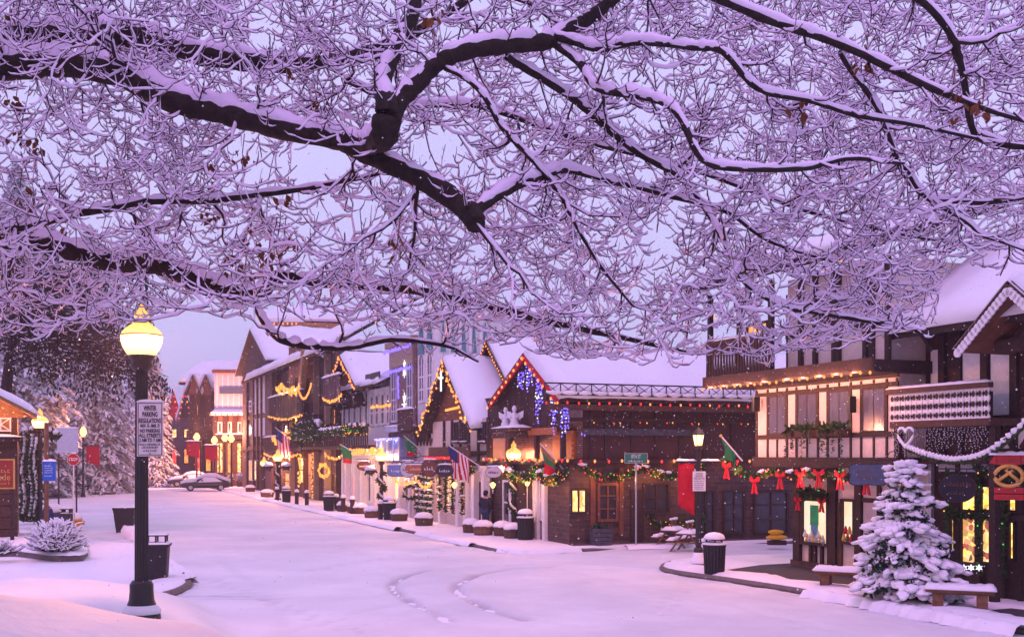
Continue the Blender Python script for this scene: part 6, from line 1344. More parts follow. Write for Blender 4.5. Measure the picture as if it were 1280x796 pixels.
# benches and tubs along the lodge's stone side
def red_bench(px, py, lb, rz):
    p = gr(px, py, .11); o = thing('red_bench', 'dark red slatted bench ' + lb, 'bench', (p.x, p.y, .11), rz, 'red benches at the corner lodge')
    for i in range(4): MB().box(-.7, .7, -.24 + .12 * i, -.15 + .12 * i, .42, .455).build('seat_slat', 'redbench', o)
    for i in range(4): MB().box(-.7, .7, .26 + .03 * i, .29 + .03 * i, .52 + .11 * i, .61 + .11 * i).build('back_slat', 'redbench', o)
    for sx in (-1, 1): MB().box(sx * .66 - .03, sx * .66 + .03, -.26, .3, .62, .66).box(sx * .66 - .03, sx * .66 + .03, -.26, -.2, 0, .62).box(sx * .66 - .03, sx * .66 + .03, .24, .3, 0, .95).build('end_frame', 'redbench', o)
    return o
red_bench(688, 672, 'on the street side of the lodge corner', R(-35)); red_bench(741, 678, 'below the arched window of the stone side wall', R(22))
p = gr(751, 681, .11); o = thing('planter_box', 'weathered wooden planter box in front of the red bench by the stone wall', 'planter', (p.x, p.y, .11), R(22))
for i in range(4): MB().box(-.33, .33, -.26, .26, .02 + .15 * i, .155 + .15 * i).build('plank', 'farfoliage', o)
needles(MB(), [(-.3, 0, .62), (.3, 0, .62)], .2, 120).build('greenery', 'needle', o, kind='stuff')
p = gr(722, 680, .11); o = thing('shrub', 'dark evergreen shrub below the yellow lit window of the lodge', 'shrub', (p.x, p.y + .4, .11)); q = MB(); 
for k in range(30): a = rng.uniform(0, 6.28); needles(q, [(0, 0, .1), (.4 * math.cos(a), .3 * math.sin(a), rng.uniform(.4, 1.25))], .14, 40)
q.build('foliage', 'needle', o, kind='stuff'); MB().lathe([(.05, 0), (.03, .5)], 6).build('stem', 'bark', o)
p = gr(972, 683, .11); o = thing('yellow_float', 'bright yellow rounded object resting against the dark stone wall', 'float', (p.x, p.y + .1, .35)); o.scale = (.8, .8, .75); MB().blob((0, 0, .12), .46, .22, .16, .10, 2).build('lower_lobe', 'yellow', o, smooth=True); MB().blob((-.05, .02, .36), .40, .2, .14, .12, 2).build('upper_lobe', 'yellow', o, smooth=True)
MB().box(-.4, .4, -.15, .2, -.24, -.03).build('stand', 'timber', o)
# green street-name sign
p = gr(795, 684, .0); o = thing('street_sign', 'green street-name sign on a thin steel post by the stone wall', 'sign', (p.x, p.y, .0)); zs = CAMZ - (572.5 - HY) / FPX * p.y
MB().lathe([(.035, 0), (.035, zs - .15)], 8).build('post', 'steel', o); MB().box(-.41, .41, -.02, .0, zs - .17, zs + .17).build('plate', 'signgreen', o); MB().box(-.425, .425, -.012, .008, zs - .185, zs + .185).build('border', 'steel', o); text('8TH ST', .2, 'signwhite', o, (0, -.024, zs + .06), .34); scribble(o, .55, .07, (0, -.026, zs - .1), 'signwhite')

# ------------------------------------------------------------------ flags
def flag(px, py, Y, ang, L, drop, kind, label, rz=0.0, lean=.5):
    """staff leaning out from a wall, cloth hanging limp from it"""
    base = at(px, py, Y); o = thing('flag', label, 'flag', base, rz); d = Vector((math.cos(ang), -lean * .3, math.sin(ang)))
    MB().tube([(0, 0, 0), d * L], .025, 6).build('staff', 'whitecloth', o); MB().blob(d * L, .05, .05, .05, 0).build('finial', 'gold', o)
    NU = 13 if kind == 'stripes' else 8
    cols = {}
    for i in range(NU):
        u0, u1 = (i / NU), ((i + 1) / NU); a = d * L * (1 - .62 * u0); b2 = d * L * (1 - .62 * u1); V = []
        NJ = 7
        for j in range(NJ + 1):
            v_ = j / NJ
            for q, uu in ((a, u0), (b2, u1)):
                sl = drop * (1 - .25 * uu); V.append((q.x + .10 * math.sin(uu * 9 + v_ * 2) * v_ - d.x * v_ * .12, q.y + .09 * math.sin(uu * 11 + v_) * v_, q.z - sl * v_))
        for j in range(NJ):
            if kind == 'stripes': mt = 'bluecloth' if (j < 3 and i < 6) else ('redcloth' if i % 2 == 0 else 'whitecloth')
            else: mt = kind[min(len(kind) - 1, int(j / NJ * len(kind)))]
            m_ = cols.setdefault(mt, MB()); m_.add([V[2 * j], V[2 * j + 1], V[2 * j + 3], V[2 * j + 2]], [(0, 1, 2, 3)])
    for mt, m_ in cols.items(): c = m_.build('cloth', mt, o); md = c.modifiers.new('t', 'SOLIDIFY'); md.thickness = .008
    return o
flag(602, 584, 47.5, R(146), 1.7, 1.35, 'stripes', 'striped red and white flag with blue canton on the white gabled house')
flag(704, 586, 41.5, R(132), 1.25, 1.0, ('ochre', 'greencloth', 'redcloth', 'redcloth'), 'limp flag with pale green top and red hem at the lodge corner')
flag(448, 568, 66, R(150), 1.2, 1.05, ('greencloth', 'greencloth', 'redcloth'), 'green and red flag hanging under the long balcony')
flag(526, 562, 57, R(140), 1.1, .95, ('greencloth', 'greencloth', 'redcloth'), 'green and red flag between the brick house and the tall pale house')
flag(376, 560, 84, R(140), 2.4, 2.0, 'stripes', 'striped flag on the dark hotel front')
flag(928, 576, 31.6, R(132), .95, .55, ('greencloth',), 'small green flag on a leaning staff beside the timber jetty')
# hanging shop signs along the row
for px, py, n, w_, h_, sh, mt, lb in ((496, 588, 2.2, .9, .55, 'box', 'blue', 'small blue sign with snowy top hanging at the narrow brick house'), (510, 586, 2.3, .75, .75, 'oval', 'greywall', 'round pale sign hanging right of the small blue sign'), (521, 586, 2.4, 1.0, .38, 'box', 'orange', 'flat orange board sign between the round signs'), (537, 585, 2.2, .75, .75, 'oval', 'soffit', 'round brown sign hanging before the tall pale house'), (556, 588, 2.4, .75, .5, 'oval', 'signink', 'dark oval sign hanging beside the white gabled house'), (617, 590, 2.4, .6, .4, 'oval', 'pinkwall', 'pale oval sign hanging left of the lodge lamp'), (455, 582, 2.0, .8, .5, 'oval', 'timber2', 'brown oval sign hanging left of the arcade lamp')):
    o = hang_sign(ROW, px, py, n, w_, h_, sh, mt, 'iron', lb, ((w_ * .6, h_ * .22, 0),), 'signwhite' if mt not in ('greywall', 'pinkwall') else 'signink', rz=R(-15)); q = MB(); snowcap(q, -w_ * .4, w_ * .4, -.04, .04, h_ * .5, .07, 8, 2, 0); q.build('snow', 'snow', o, smooth=True)
# wreath
x, z = ROW.P(513, 615, .5); c = ROW.W(x, -.5, z); garland([c + Vector((.35 * math.cos(a), -.1, .35 * math.sin(a))) for a in np.linspace(0, 6.28, 9)], 'round evergreen wreath on the narrow brick house shop front', .14, ('bulby',), 2, .3, 0, 90, name='wreath')
# wall lamps of the white gabled house
for px, py, lb in ((568, 606, 'left of the arched windows'), (616, 606, 'right of the walking person'), (659, 603, 'above the lodge bin')):
    Y = 47.0 if px < 650 else 44.2; p = at(px, py, Y); o = thing('wall_lamp', 'small amber lamp ' + lb, 'lamp', p, 0, 'amber wall lamps'); MB().lathe([(.05, -.12), (.11, 0), (.12, .04), (.03, .12)], 8).build('shade', 'globefar', o); MB().bar((0, 0, -.1), (0, .0, -2.2 if px > 650 else -.35), .03, .03).build('stem', 'whitecloth', o)

# ------------------------------------------------------------------ person walking on the pavement
def person(px, py):
    p = gr(px, py, .11); o = thing('person', 'person in dark jacket and jeans on the pavement by the lit arched windows', 'person', (p.x, p.y, .11), R(150))
    P_ = {'pel': (0, 0, .95), 'sp': (0, .01, 1.15), 'ch': (0, .0, 1.36), 'nk': (0, -.01, 1.50), 'hd': (0, -.03, 1.60), 'ht': (0, -.03, 1.72),
          'lh': (.10, 0, .92), 'lk': (.11, -.05, .50), 'la': (.11, .05, .09), 'lt': (.12, -.13, .04), 'rh': (-.10, 0, .92), 'rk': (-.11, .01, .50), 'ra': (-.11, .10, .09), 'rt': (-.12, -.08, .04),
          'ls': (.19, .01, 1.42), 'le': (.27, .02, 1.15), 'lw': (.22, -.14, .98), 'lf': (.2, -.2, .92), 'rs': (-.19, .01, 1.42), 're': (-.27, .03, 1.15), 'rw': (-.22, -.12, .96), 'rf': (-.2, -.18, .90)}
    rad = {'pel': .15, 'sp': .145, 'ch': .17, 'nk': .06, 'hd': .095, 'ht': .085, 'lh': .095, 'lk': .07, 'la': .05, 'lt': .045, 'rh': .095, 'rk': .07, 'ra': .05, 'rt': .045, 'ls': .08, 'le': .062, 'lw': .045, 'lf': .04, 'rs': .08, 're': .062, 'rw': .045, 'rf': .04}
    E_ = [('pel', 'sp'), ('sp', 'ch'), ('ch', 'nk'), ('nk', 'hd'), ('hd', 'ht'), ('pel', 'lh'), ('lh', 'lk'), ('lk', 'la'), ('la', 'lt'), ('pel', 'rh'), ('rh', 'rk'), ('rk', 'ra'), ('ra', 'rt'), ('ch', 'ls'), ('ls', 'le'), ('le', 'lw'), ('lw', 'lf'), ('ch', 'rs'), ('rs', 're'), ('re', 'rw'), ('rw', 'rf')]
    def skin(keys, name, material, grow=0):
        ks = list(keys); me = bpy.data.meshes.new(name); me.from_pydata([P_[k] for k in ks], [(ks.index(a), ks.index(c)) for a, c in E_ if a in ks and c in ks], [])
        ob = link(name, me, material, o); ob.modifiers.new('skin', 'SKIN')
        for i, k in enumerate(ks): v = me.skin_vertices[0].data[i]; v.radius = (rad[k] + grow,) * 2; v.use_root = (i == 0)
        sb = ob.modifiers.new('sub', 'SUBSURF'); sb.levels = 2; sb.render_levels = 2; return ob
    bd = skin(P_.keys(), 'body', 'skin')
    skin(('sp', 'ch', 'ls', 'le', 'lw', 'rs', 're', 'rw', 'pel'), 'jacket', 'cloth', .022); skin(('pel', 'lh', 'lk', 'la', 'rh', 'rk', 'ra'), 'trousers', 'denim', .012)
    MB().blob((0, -.02, 1.70), .115, .12, .09, .05, 2).blob((0, .02, 1.64), .105, .10, .10, .05, 2).build('hat', 'cloth', o, smooth=True)
    for sx, k in ((1, 'lt'), (-1, 'rt')): x, y, z = P_[k]; MB().blob((x, y + .06, .05), .06, .15, .055, .05, 2).build('boot', 'rubber', o, smooth=True)
    return o
person(607, 665)

# ------------------------------------------------------------------ parked cars under snow
def car(px, py, rz, label, L=4.5, W2=.88, tall=0.0):
    p = gr(px, py); o = thing('parked_car', label, 'car', (p.x, p.y, 0), rz, 'snow-covered parked cars')
    st = [(-2.25, .40, .62, .70), (-2.1, .30, .80, .84), (-1.3, .26, .93, .88), (-.6, .26, .96, .88), (.6, .26, .98, .88), (1.5, .26, .98, .86), (2.15, .32, .92, .80), (2.25, .45, .72, .68)]
    def loft(st, top=None):
        V = []; F = []
        for x, z0, z1, hw in st:
            for y, z in ((-hw * .94, z0), (-hw, z0 + (z1 - z0) * .35), (-hw * .97, z0 + (z1 - z0) * .75), (-hw * .82, z1), (0, z1 + .03), (hw * .82, z1), (hw * .97, z0 + (z1 - z0) * .75), (hw, z0 + (z1 - z0) * .35), (hw * .94, z0)): V.append((x, y, z))
        k = 9
        for i in range(len(st) - 1):
            for j in range(k): F.append((i * k + j, i * k + (j + 1) % k, (i + 1) * k + (j + 1) % k, (i + 1) * k + j))
        F.append(tuple(range(k))[::-1]); F.append(tuple((len(st) - 1) * k + j for j in range(k))); return MB().add(V, F)
    body = loft(st).build('body', 'carpaint', o, smooth=True)
    cab = [(-1.0, .9, .97, .78), (-.35, .9, 1.36 + tall, .70), (.3, .9, 1.43 + tall, .68), (1.0, .9, 1.36 + tall, .68), (1.75, .9, 1.02 + tall, .74)]
    loft(cab).build('cabin', 'glass', o, smooth=True)
    sn = [(-.95, .98, 1.14, .82), (-.35, 1.22 + tall, 1.55 + tall, .78), (.3, 1.27 + tall, 1.66 + tall, .76), (1.0, 1.22 + tall, 1.60 + tall, .76), (1.75, .98 + tall, 1.26 + tall, .80), (2.25, .82, 1.12, .78)]; loft(sn).build('roof_snow', 'snow', o, smooth=True)
    loft([(-2.28, .66, .86, .74), (-1.9, .76, 1.03, .88), (-1.3, .80, 1.14, .92), (-.85, .85, 1.18, .90)]).build('bonnet_snow', 'snow', o, smooth=True)
    for sy in (-1, 1):   # snow streaks stuck over the side glass
        MB().prism([(-.75, sy * .90, .80), (1.5, sy * .90, .86), (.75, sy * .76, 1.30 + tall), (-.25, sy * .76, 1.26 + tall)], (0, sy * .02, 0)).build('window_snow', 'snow', o)
        for x in (-1.4, 1.35):
            wl = MB().lathe([(.32, -.1), (.33, -.05), (.33, .05), (.32, .1)], 16); wl.v = [(x + a, sy * .80 + c, .32 + b2) for a, b2, c in wl.v]; wo = wl.build('wheel', 'rubber', o); rm = MB().lathe([(.2, -.105), (.2, .105)], 12); rm.v = [(x + a, sy * .80 + c, .32 + b2) for a, b2, c in rm.v]; rm.build('rim', 'steel', wo)
        MB().blob((-2.16, sy * .58, .66), .07, .16, .08, 0).build('headlight', 'signwhite', o); MB().box(-.45, -.3, sy * .96 - .08, sy * .96 + .08, .95, 1.08).build('mirror', 'carpaint', o); MB().bar((-1.0, sy * .9, .42), (1.0, sy * .9, .42), .05, .04).build('sill', 'rubber', o)
    MB().box(-2.33, -2.2, -.7, .7, .34, .5).build('bumper', 'rubber', o); MB().box(-2.30, -2.2, -.45, .45, .54, .66).build('grille', 'rubber', o); MB().box(-2.35, -2.32, -.26, .26, .38, .48).build('number_plate', 'signwhite', o)
    return o
car(257, 613, R(18), 'snow-covered saloon car, the nearer of two parked in the street'); car(238, 608, R(20), 'snow-covered car parked just behind the nearer saloon'); car(161, 585.5, R(5), 'distant dark car parked before the long low lodge', tall=.2)
# snowy shrubs in tubs by the cars
def snowy_shrub(loc, label, r_=1.0, h=1.0, n=150, tub=True, fol='needle', group=None):
    o = thing('snowy_shrub', label, 'shrub', loc, 0, group); q = MB(); s_ = MB(); tw = MB()
    for k in range(n):
        a = rng.uniform(0, 6.28); el = rng.uniform(.1, 1.5); d = Vector((math.cos(a) * math.cos(el) * r_, math.sin(a) * math.cos(el) * r_, math.sin(el) * h)) * rng.uniform(.75, 1.08); m0 = d * .3
        e1 = d + Vector((rng.uniform(-.12, .12), rng.uniform(-.12, .12), .06)) * r_; tw.tube([m0, d * .75, e1], [.02 * r_, .014 * r_, .006 * r_], 3, False)
        u_ = Vector((0, 0, .03 * r_)); s_.tube([d * .5 + u_, d * .78 + u_, e1 + u_], [.02 * r_, .034 * r_, .02 * r_], 4)
        for _ in range(2): c = d * rng.uniform(.5, .95); f = c + Vector((rng.uniform(-.25, .25), rng.uniform(-.25, .25), rng.uniform(0, .16))) * r_; s_.tube([c + u_, (c + f) / 2 + u_ * 1.4, f + u_], [.018 * r_, .028 * r_, .016 * r_], 4); tw.tube([c, f], [.012 * r_, .006 * r_], 3, False)
        if fol: needles(q, [d * .4, d * .8], .14 * r_, 14)
    tw.build('twigs', 'twig', o, kind='stuff'); s_.build('snow', 'snow', o, smooth=True, kind='stuff')
    if fol: q.build('foliage', fol, o, kind='stuff')
    if tub: MB().lathe([(r_ * .5, -.6), (r_ * .6, 0), (r_ * .55, .03)], 10).build('tub', 'barrel', o)
    return o
for k, (px, py, lb) in enumerate(((289, 609, 'nearest the parked saloon'), (300, 611, 'middle of the three'), (311, 611, 'nearest the hotel corner'))):
    p = gr(px, py - 2); snowy_shrub((p.x, p.y, .6), 'snow-clad shrub in a tub beyond the parked cars, ' + lb, .62, .95, 60, True, 'needle', 'snowy shrubs by the parked cars')

# ------------------------------------------------------------------ left side: bed, signs, mailbox, hydrant
BED = [gr(*p) for p in ((20, 699), (70, 706), (104, 705), (110, 698), (104, 684), (70, 680), (0, 676), (-60, 680), (-60, 700))]
slab('planting_bed', [(p.x, p.y) for p in BED], -.05, .30, 'kerb'); snow_patch('bed_snow', [(p.x, p.y, 0) for p in BED], .30, .12, ragged=.03)
p = gr(70, 692, .3); snowy_shrub((p.x, p.y, .36), 'round bare shrub caked in snow in the raised bed on the left', .95, .95, 330, False, None)
p = gr(8, 694, .3); snowy_shrub((p.x - .2, p.y, .3), 'thin low snowy twigs at the left edge of the raised bed', .75, .45, 60, False, None)
def post_sign(px, pyb, pyt, name, label, cat, post='steel', rr=.03):
    p = gr(px, pyb); o = thing(name, label, cat, (p.x, p.y, 0)); zt = CAMZ - (pyt - HY) / FPX * p.y; MB().lathe([(rr, 0), (rr, zt)], 8).build('post', post, o); return o, p, zt
o, p, zt = post_sign(92, 664, 566, 'stop_sign', 'red octagonal stop sign on a thin pole left of the big lamp', 'sign', 'signwhite'); zc = CAMZ - (574 - HY) / FPX * p.y
oc = lambda r_: [(r_ * math.cos(R(22.5 + 45 * i)), 0, r_ * math.sin(R(22.5 + 45 * i))) for i in range(8)]
MB().prism([(a, -.045, c + zc) for a, _, c in oc(.29)], (0, .01, 0)).build('border', 'signwhite', o); MB().prism([(a, -.05, c + zc) for a, _, c in oc(.265)], (0, .006, 0)).build('plate', 'signred', o); text('STOP', .2, 'signwhite', o, (0, -.053, zc), .40, bold=.004)
q = MB(); snowcap(q, -.12, .12, -.05, .0, zc + .27, .06, 6, 2, 0); q.build('snow', 'snow', o, smooth=True)
o, p, zt = post_sign(223, 596, 568, 'stop_sign', 'small red stop sign at the far end near the parked cars', 'sign'); zc = CAMZ - (572.5 - HY) / FPX * p.y; MB().prism([(a, -.055, c + zc) for a, _, c in oc(.74)], (0, .02, 0)).build('border', 'signwhite', o); MB().prism([(a, -.08, c + zc) for a, _, c in oc(.68)], (0, .02, 0)).build('plate', 'signred', o); text('STOP', .5, 'signwhite', o, (0, -.09, zc), 1.0, bold=.006)
o, p, zt = post_sign(213, 593, 548, 'warning_sign', 'yellow diamond pedestrian warning sign far down the street', 'sign'); zc = CAMZ - (555 - HY) / FPX * p.y; MB().prism([(0, -.06, zc - .85), (.85, -.06, zc), (0, -.06, zc + .85), (-.85, -.06, zc)], (0, .02, 0)).build('plate', 'signyellow', o); MB().blob((0, -.08, zc + .28), .1, .02, .1, 0).build('symbol_head', 'signink', o); MB().bar((0, -.08, zc + .15), (0, -.08, zc - .1), .14, .02).bar((0, -.08, zc - .1), (.14, -.08, zc - .42), .08, .02).bar((0, -.08, zc - .1), (-.14, -.08, zc - .42), .08, .02).build('symbol_body', 'signink', o)
o, p, zt = post_sign(58, 686, 528, 'notice_post', 'thick snow-streaked post carrying a small blue notice', 'sign', 'log', .085)
zc = CAMZ - (588 - HY) / FPX * p.y; MB().box(-.02, .44, -.14, -.10, zc - .37, zc + .33).build('plate', 'signblue', o, (-.06, 0, 0)); q = MB(); snowcap(q, -.08, .40, -.15, -.08, zc + .33, .08, 8, 2, .01); q.build('snow', 'snow', o, smooth=True)
for z in (.18, .10, .02, -.06, -.18): scribble(o, .3, .05, (.15, -.145, zc + z), 'signwhite')
# lamp by the snack chalet
p = at(50, 568, 42.6); L2 = acorn_lamp((p.x, p.y, 0), 'globe street lamp glowing beside the snack chalet and the blue notice', CAMZ - (510 - HY) / FPX * p.y, 1.1, 2200)
for k, (px, w_) in enumerate(((30, .34), (40, .26), (47, .3))):
    c = gr(px, 655); zt = CAMZ - (540 + 6 * k - HY) / FPX * c.y; garland([(c.x + .08 * math.sin(z * 2.3 + k), c.y - .1 * k, zt - z) for z in np.linspace(0, zt - .2, 9)], 'thick snow-laden evergreen garland by the left lamp, %s' % ('nearest the chalet', 'hanging in the middle', 'against the notice post')[k], w_, ('whitecloth',), 2, .9, 0, 100)
c = gr(28, 655); zt = CAMZ - (545 - HY) / FPX * c.y; c2 = gr(74, 655); gg = garland([(c.x, c.y, zt), ((c.x + c2.x) / 2, c.y, zt + .25), (c2.x, c.y, zt - .1)], 'snow-topped evergreen arch reaching over the left lamp post', .3, ('bulbw',), 2, 1.2, -.05, 100)
# white blank panel
p = gr(85, 640); o = thing('notice_board', 'plain pale board on two posts behind the stop sign', 'notice board', (p.x, p.y, 0)); za, zb = CAMZ - (566 - HY) / FPX * p.y, CAMZ - (535 - HY) / FPX * p.y; MB().box(-.65, .58, 0, .06, za, zb).build('board', 'greywall', o); MB().box(-.6, -.52, .0, .06, 0, za).build('post', 'timber', o); MB().box(.45, .53, 0, .06, 0, za).build('post', 'timber', o); q = MB(); snowcap(q, -.65, .58, -.02, .08, zb, .08, 8, 2, 0); q.build('snow', 'snow', o, smooth=True)
# brown treat sign
p = gr(9, 690); o = thing('shop_sign', 'red-brown sign with cream hand lettering on a post at the left edge', 'sign', (p.x, p.y, 0)); za, zb = CAMZ - (609 - HY) / FPX * p.y, CAMZ - (575 - HY) / FPX * p.y
MB().box(-1.0, .22, -.04, .0, za, zb).build('board', 'signbrown', o); MB().box(-1.05, .27, -.03, .01, za - .05, za).box(-1.05, .27, -.03, .01, zb, zb + .05).box(.22, .27, -.03, .01, za, zb).build('border', 'gold', o); MB().box(.10, .20, .01, .11, 0, zb).build('post', 'timber', o)
text('ade', .33, 'gold', o, (-.08, -.046, (za + zb) / 2 - .12), .42); t_ = scribble(o, .5, .16, (-.12, -.046, zb - .35), 'gold'); scribble(o, .4, .1, (-.1, -.046, za + .16), 'gold')
# mailbox
p = gr(65, 662); o = thing('mailbox', 'dark blue round-topped mailbox with snow on top behind the shrub', 'mailbox', (p.x, p.y, 0), R(-12))
pts = [(.30 * math.cos(a), 0, .75 + .32 * math.sin(a)) for a in np.linspace(0, math.pi, 10)]; MB().prism([(.30, -.3, .22)] + [(x, -.3, z) for x, _, z in pts] + [(-.30, -.3, .22)], (0, .6, 0)).build('body', 'mailblue', o)
for sx in (-1, 1):
    for sy in (-1, 1): MB().box(sx * .24 - .03, sx * .24 + .03, sy * .24 - .03, sy * .24 + .03, 0, .22).build('leg', 'mailblue', o)
sn = [(.34 * math.cos(a), 0, .78 + .40 * math.sin(a)) for a in np.linspace(.25, math.pi - .25, 9)]; MB().prism([(x, -.33, z) for x, _, z in sn] + [(x * .9, -.33, z - .07) for x, _, z in reversed(sn)], (0, .66, 0)).build('snow', 'snow', o); MB().box(-.18, .18, -.33, -.30, .62, .78).build('flap', 'mailblue', o)
p = gr(84, 663); o = thing('newspaper_box', 'black newspaper box with snow on top beside the mailbox', 'newspaper box', (p.x, p.y, 0), R(-10)); MB().box(-.24, .24, -.2, .2, .12, .78).build('cabinet', 'bin', o); MB().box(-.2, -.16, -.15, .15, .78, .95).box(.16, .2, -.15, .15, .78, .95).box(-.24, .24, -.2, .2, .95, .99).build('rack', 'bin', o); MB().box(-.18, .18, -.215, -.2, .4, .72).build('window', 'glass', o); MB().box(-.2, .2, -.16, .16, 0, .12).build('pedestal', 'iron', o); q = MB(); snowcap(q, -.24, .24, -.2, .2, .99, .1, 6, 5); q.build('snow', 'snow', o, smooth=True); q = MB(); snowcap(q, -.22, .22, -.19, .19, .78, .05, 6, 5, 0); q.build('snow', 'snow', o, smooth=True)
p = gr(98, 665); o = thing('fire_hydrant', 'yellow fire hydrant capped with snow beside the newspaper box', 'hydrant', (p.x, p.y, 0)); MB().lathe([(.2, 0), (.2, .06), (.13, .08), (.13, .5), (.18, .52), (.18, .56), (.14, .6), (.10, .7), (.04, .76)], 12).build('barrel', 'hydrant', o, smooth=True)
for sx in (-1, 1): q = MB().lathe([(.075, 0), (.075, .1), (.095, .1), (.095, .15)], 8); q.v = [(sx * (.11 + c), a, .42 + b2) for a, b2, c in q.v]; q.build('nozzle', 'hydrant', o)
MB().lathe([(.17, .58), (.16, .70), (.10, .82), (.02, .86)], 12, wob=.05).build('snow', 'snow', o, smooth=True)
# yellow barrier rails and small posts across the far square
o = thing('barrier', 'long low yellow barrier rail across the snow at the far left', 'barrier', gr(150, 603)); c0 = gr(150, 603)
for pa, pb_, pyy in ((104, 168, 602), (104, 168, 596)):
    a, b2 = gr(pa, 604), gr(pb_, 605); za = CAMZ - (pyy - HY) / FPX * a.y; MB().bar(Vector((a.x, a.y, za)) - c0, Vector((b2.x, a.y, za)) - c0, .09, .07).build('rail', 'yellow', o)
for px in (117, 140, 153): a = gr(px, 605); MB().bar(Vector((a.x, c0.y, 0)) - c0, Vector((a.x, c0.y, CAMZ - (594 - HY) / FPX * a.y)) - c0, .1, .08).build('post', 'yellow', o)
for k, (px, py, lb) in enumerate(((143.5, 592, 'leftmost of three'), (163, 594, 'middle of three'), (200.5, 596, 'rightmost of three, past the big lamp'))):
    p = gr(px, py); o = thing('marker_post', 'thin dark marker post in the far snow, ' + lb, 'post', (p.x, p.y, 0), 0, 'dark marker posts'); MB().lathe([(.10, 0), (.10, 1.25), (.07, 1.4)], 6).build('post', 'iron', o); MB().lathe([(.11, 1.36), (.10, 1.5), (.02, 1.56)], 6).build('snow', 'snow', o)
for k, (px, py, lb) in enumerate(((112, 593, 'beside the bannered lamp'), (205, 580, 'near the far lodge'), (120, 613, 'behind the stop sign'))):
    p = gr(px, py); o = thing('litter_bin', 'far dark square bin in the snow ' + lb, 'litter bin', (p.x, p.y, 0), 0, 'far square bins'); taper_box(.42, .5, 0, 1.3).build('body', 'bin', o); q = MB(); snowcap(q, -.5, .5, -.5, .5, 1.3, .12, 5, 5); q.build('snow', 'snow', o, smooth=True)

# ------------------------------------------------------------------ trees
class TB:
    """many tubes into one mesh, all quads"""
    def __init__(s): s.V = []; s.F = []; s.n = 0
    def tube(s, P, rad, k=5):
        n = len(P); T = np.empty_like(P); T[1:-1] = P[2:] - P[:-2]; T[0] = P[1] - P[0]; T[-1] = P[-1] - P[-2]
        T /= (np.linalg.norm(T, axis=1, keepdims=True) + 1e-9)
        up = np.array([0, 0, 1.0]) if abs(T[:, 2]).mean() < .85 else np.array([1.0, .2, 0])
        A = np.cross(T, up); A /= (np.linalg.norm(A, axis=1, keepdims=True) + 1e-9); B_ = np.cross(A, T)
        th = np.arange(k) * 2 * np.pi / k
        V = P[:, None, :] + rad[:, None, None] * (np.cos(th)[None, :, None] * A[:, None, :] + np.sin(th)[None, :, None] * B_[:, None, :])
        i, j = np.meshgrid(np.arange(k), np.arange(n - 1)); i = i.ravel(); j = j.ravel()
        F = np.stack([j * k + i, j * k + (i + 1) % k, (j + 1) * k + (i + 1) % k, (j + 1) * k + i], -1)
        s.V.append(V.reshape(-1, 3)); s.F.append(F + s.n); s.n += n * k
    def quads(s, Q):
        """Q: (m,4,3)"""
        m = len(Q); s.V.append(Q.reshape(-1, 3)); s.F.append(np.arange(m * 4).reshape(m, 4) + s.n); s.n += m * 4
    def build(s, name, material, parent=None, loc=None, smooth=True, kind='stuff', mesh_only=False):
        V = np.concatenate(s.V).astype(np.float32); F = np.concatenate(s.F).astype(np.int32); me = bpy.data.meshes.new(name)
        me.vertices.add(len(V)); me.vertices.foreach_set('co', V.ravel()); me.loops.add(F.size); me.loops.foreach_set('vertex_index', F.ravel())
        me.polygons.add(len(F)); me.polygons.foreach_set('loop_start', np.arange(0, F.size, 4, dtype=np.int32)); me.polygons.foreach_set('loop_total', np.full(len(F), 4, np.int32))
        me.update(); me.validate()
        if smooth: me.polygons.foreach_set('use_smooth', np.ones(len(F), bool))
        return link(name, me, material, parent, loc, kind=kind)
def v3(*a): return np.array(a, float)
TR = v3(-9.6, 10.6, 0); trz = float(ground_h(TR[0], TR[1])) - .15
tree = thing('broad_tree', 'huge bare broadleaf tree with snow-laden limbs spreading over the street', 'tree', (TR[0], TR[1], trz))
TO = np.array([TR[0], TR[1], trz])
tp = np.array([[0, 0, 0], [.05, 0, .5], [.15, .05, 1.6], [.1, 0, 2.8], [.25, -.1, 3.9], [.35, -.1, 5.0], [.3, .1, 7.5], [.4, 0, 10.5]]); trunk = TB(); trunk.tube(catmull(tp, 5), np.interp(np.linspace(0, 1, 36), [0, .06, .25, .7, 1], [.72, .55, .46, .38, .2]), 16); trunk.build('trunk', 'bark', tree, kind=None)
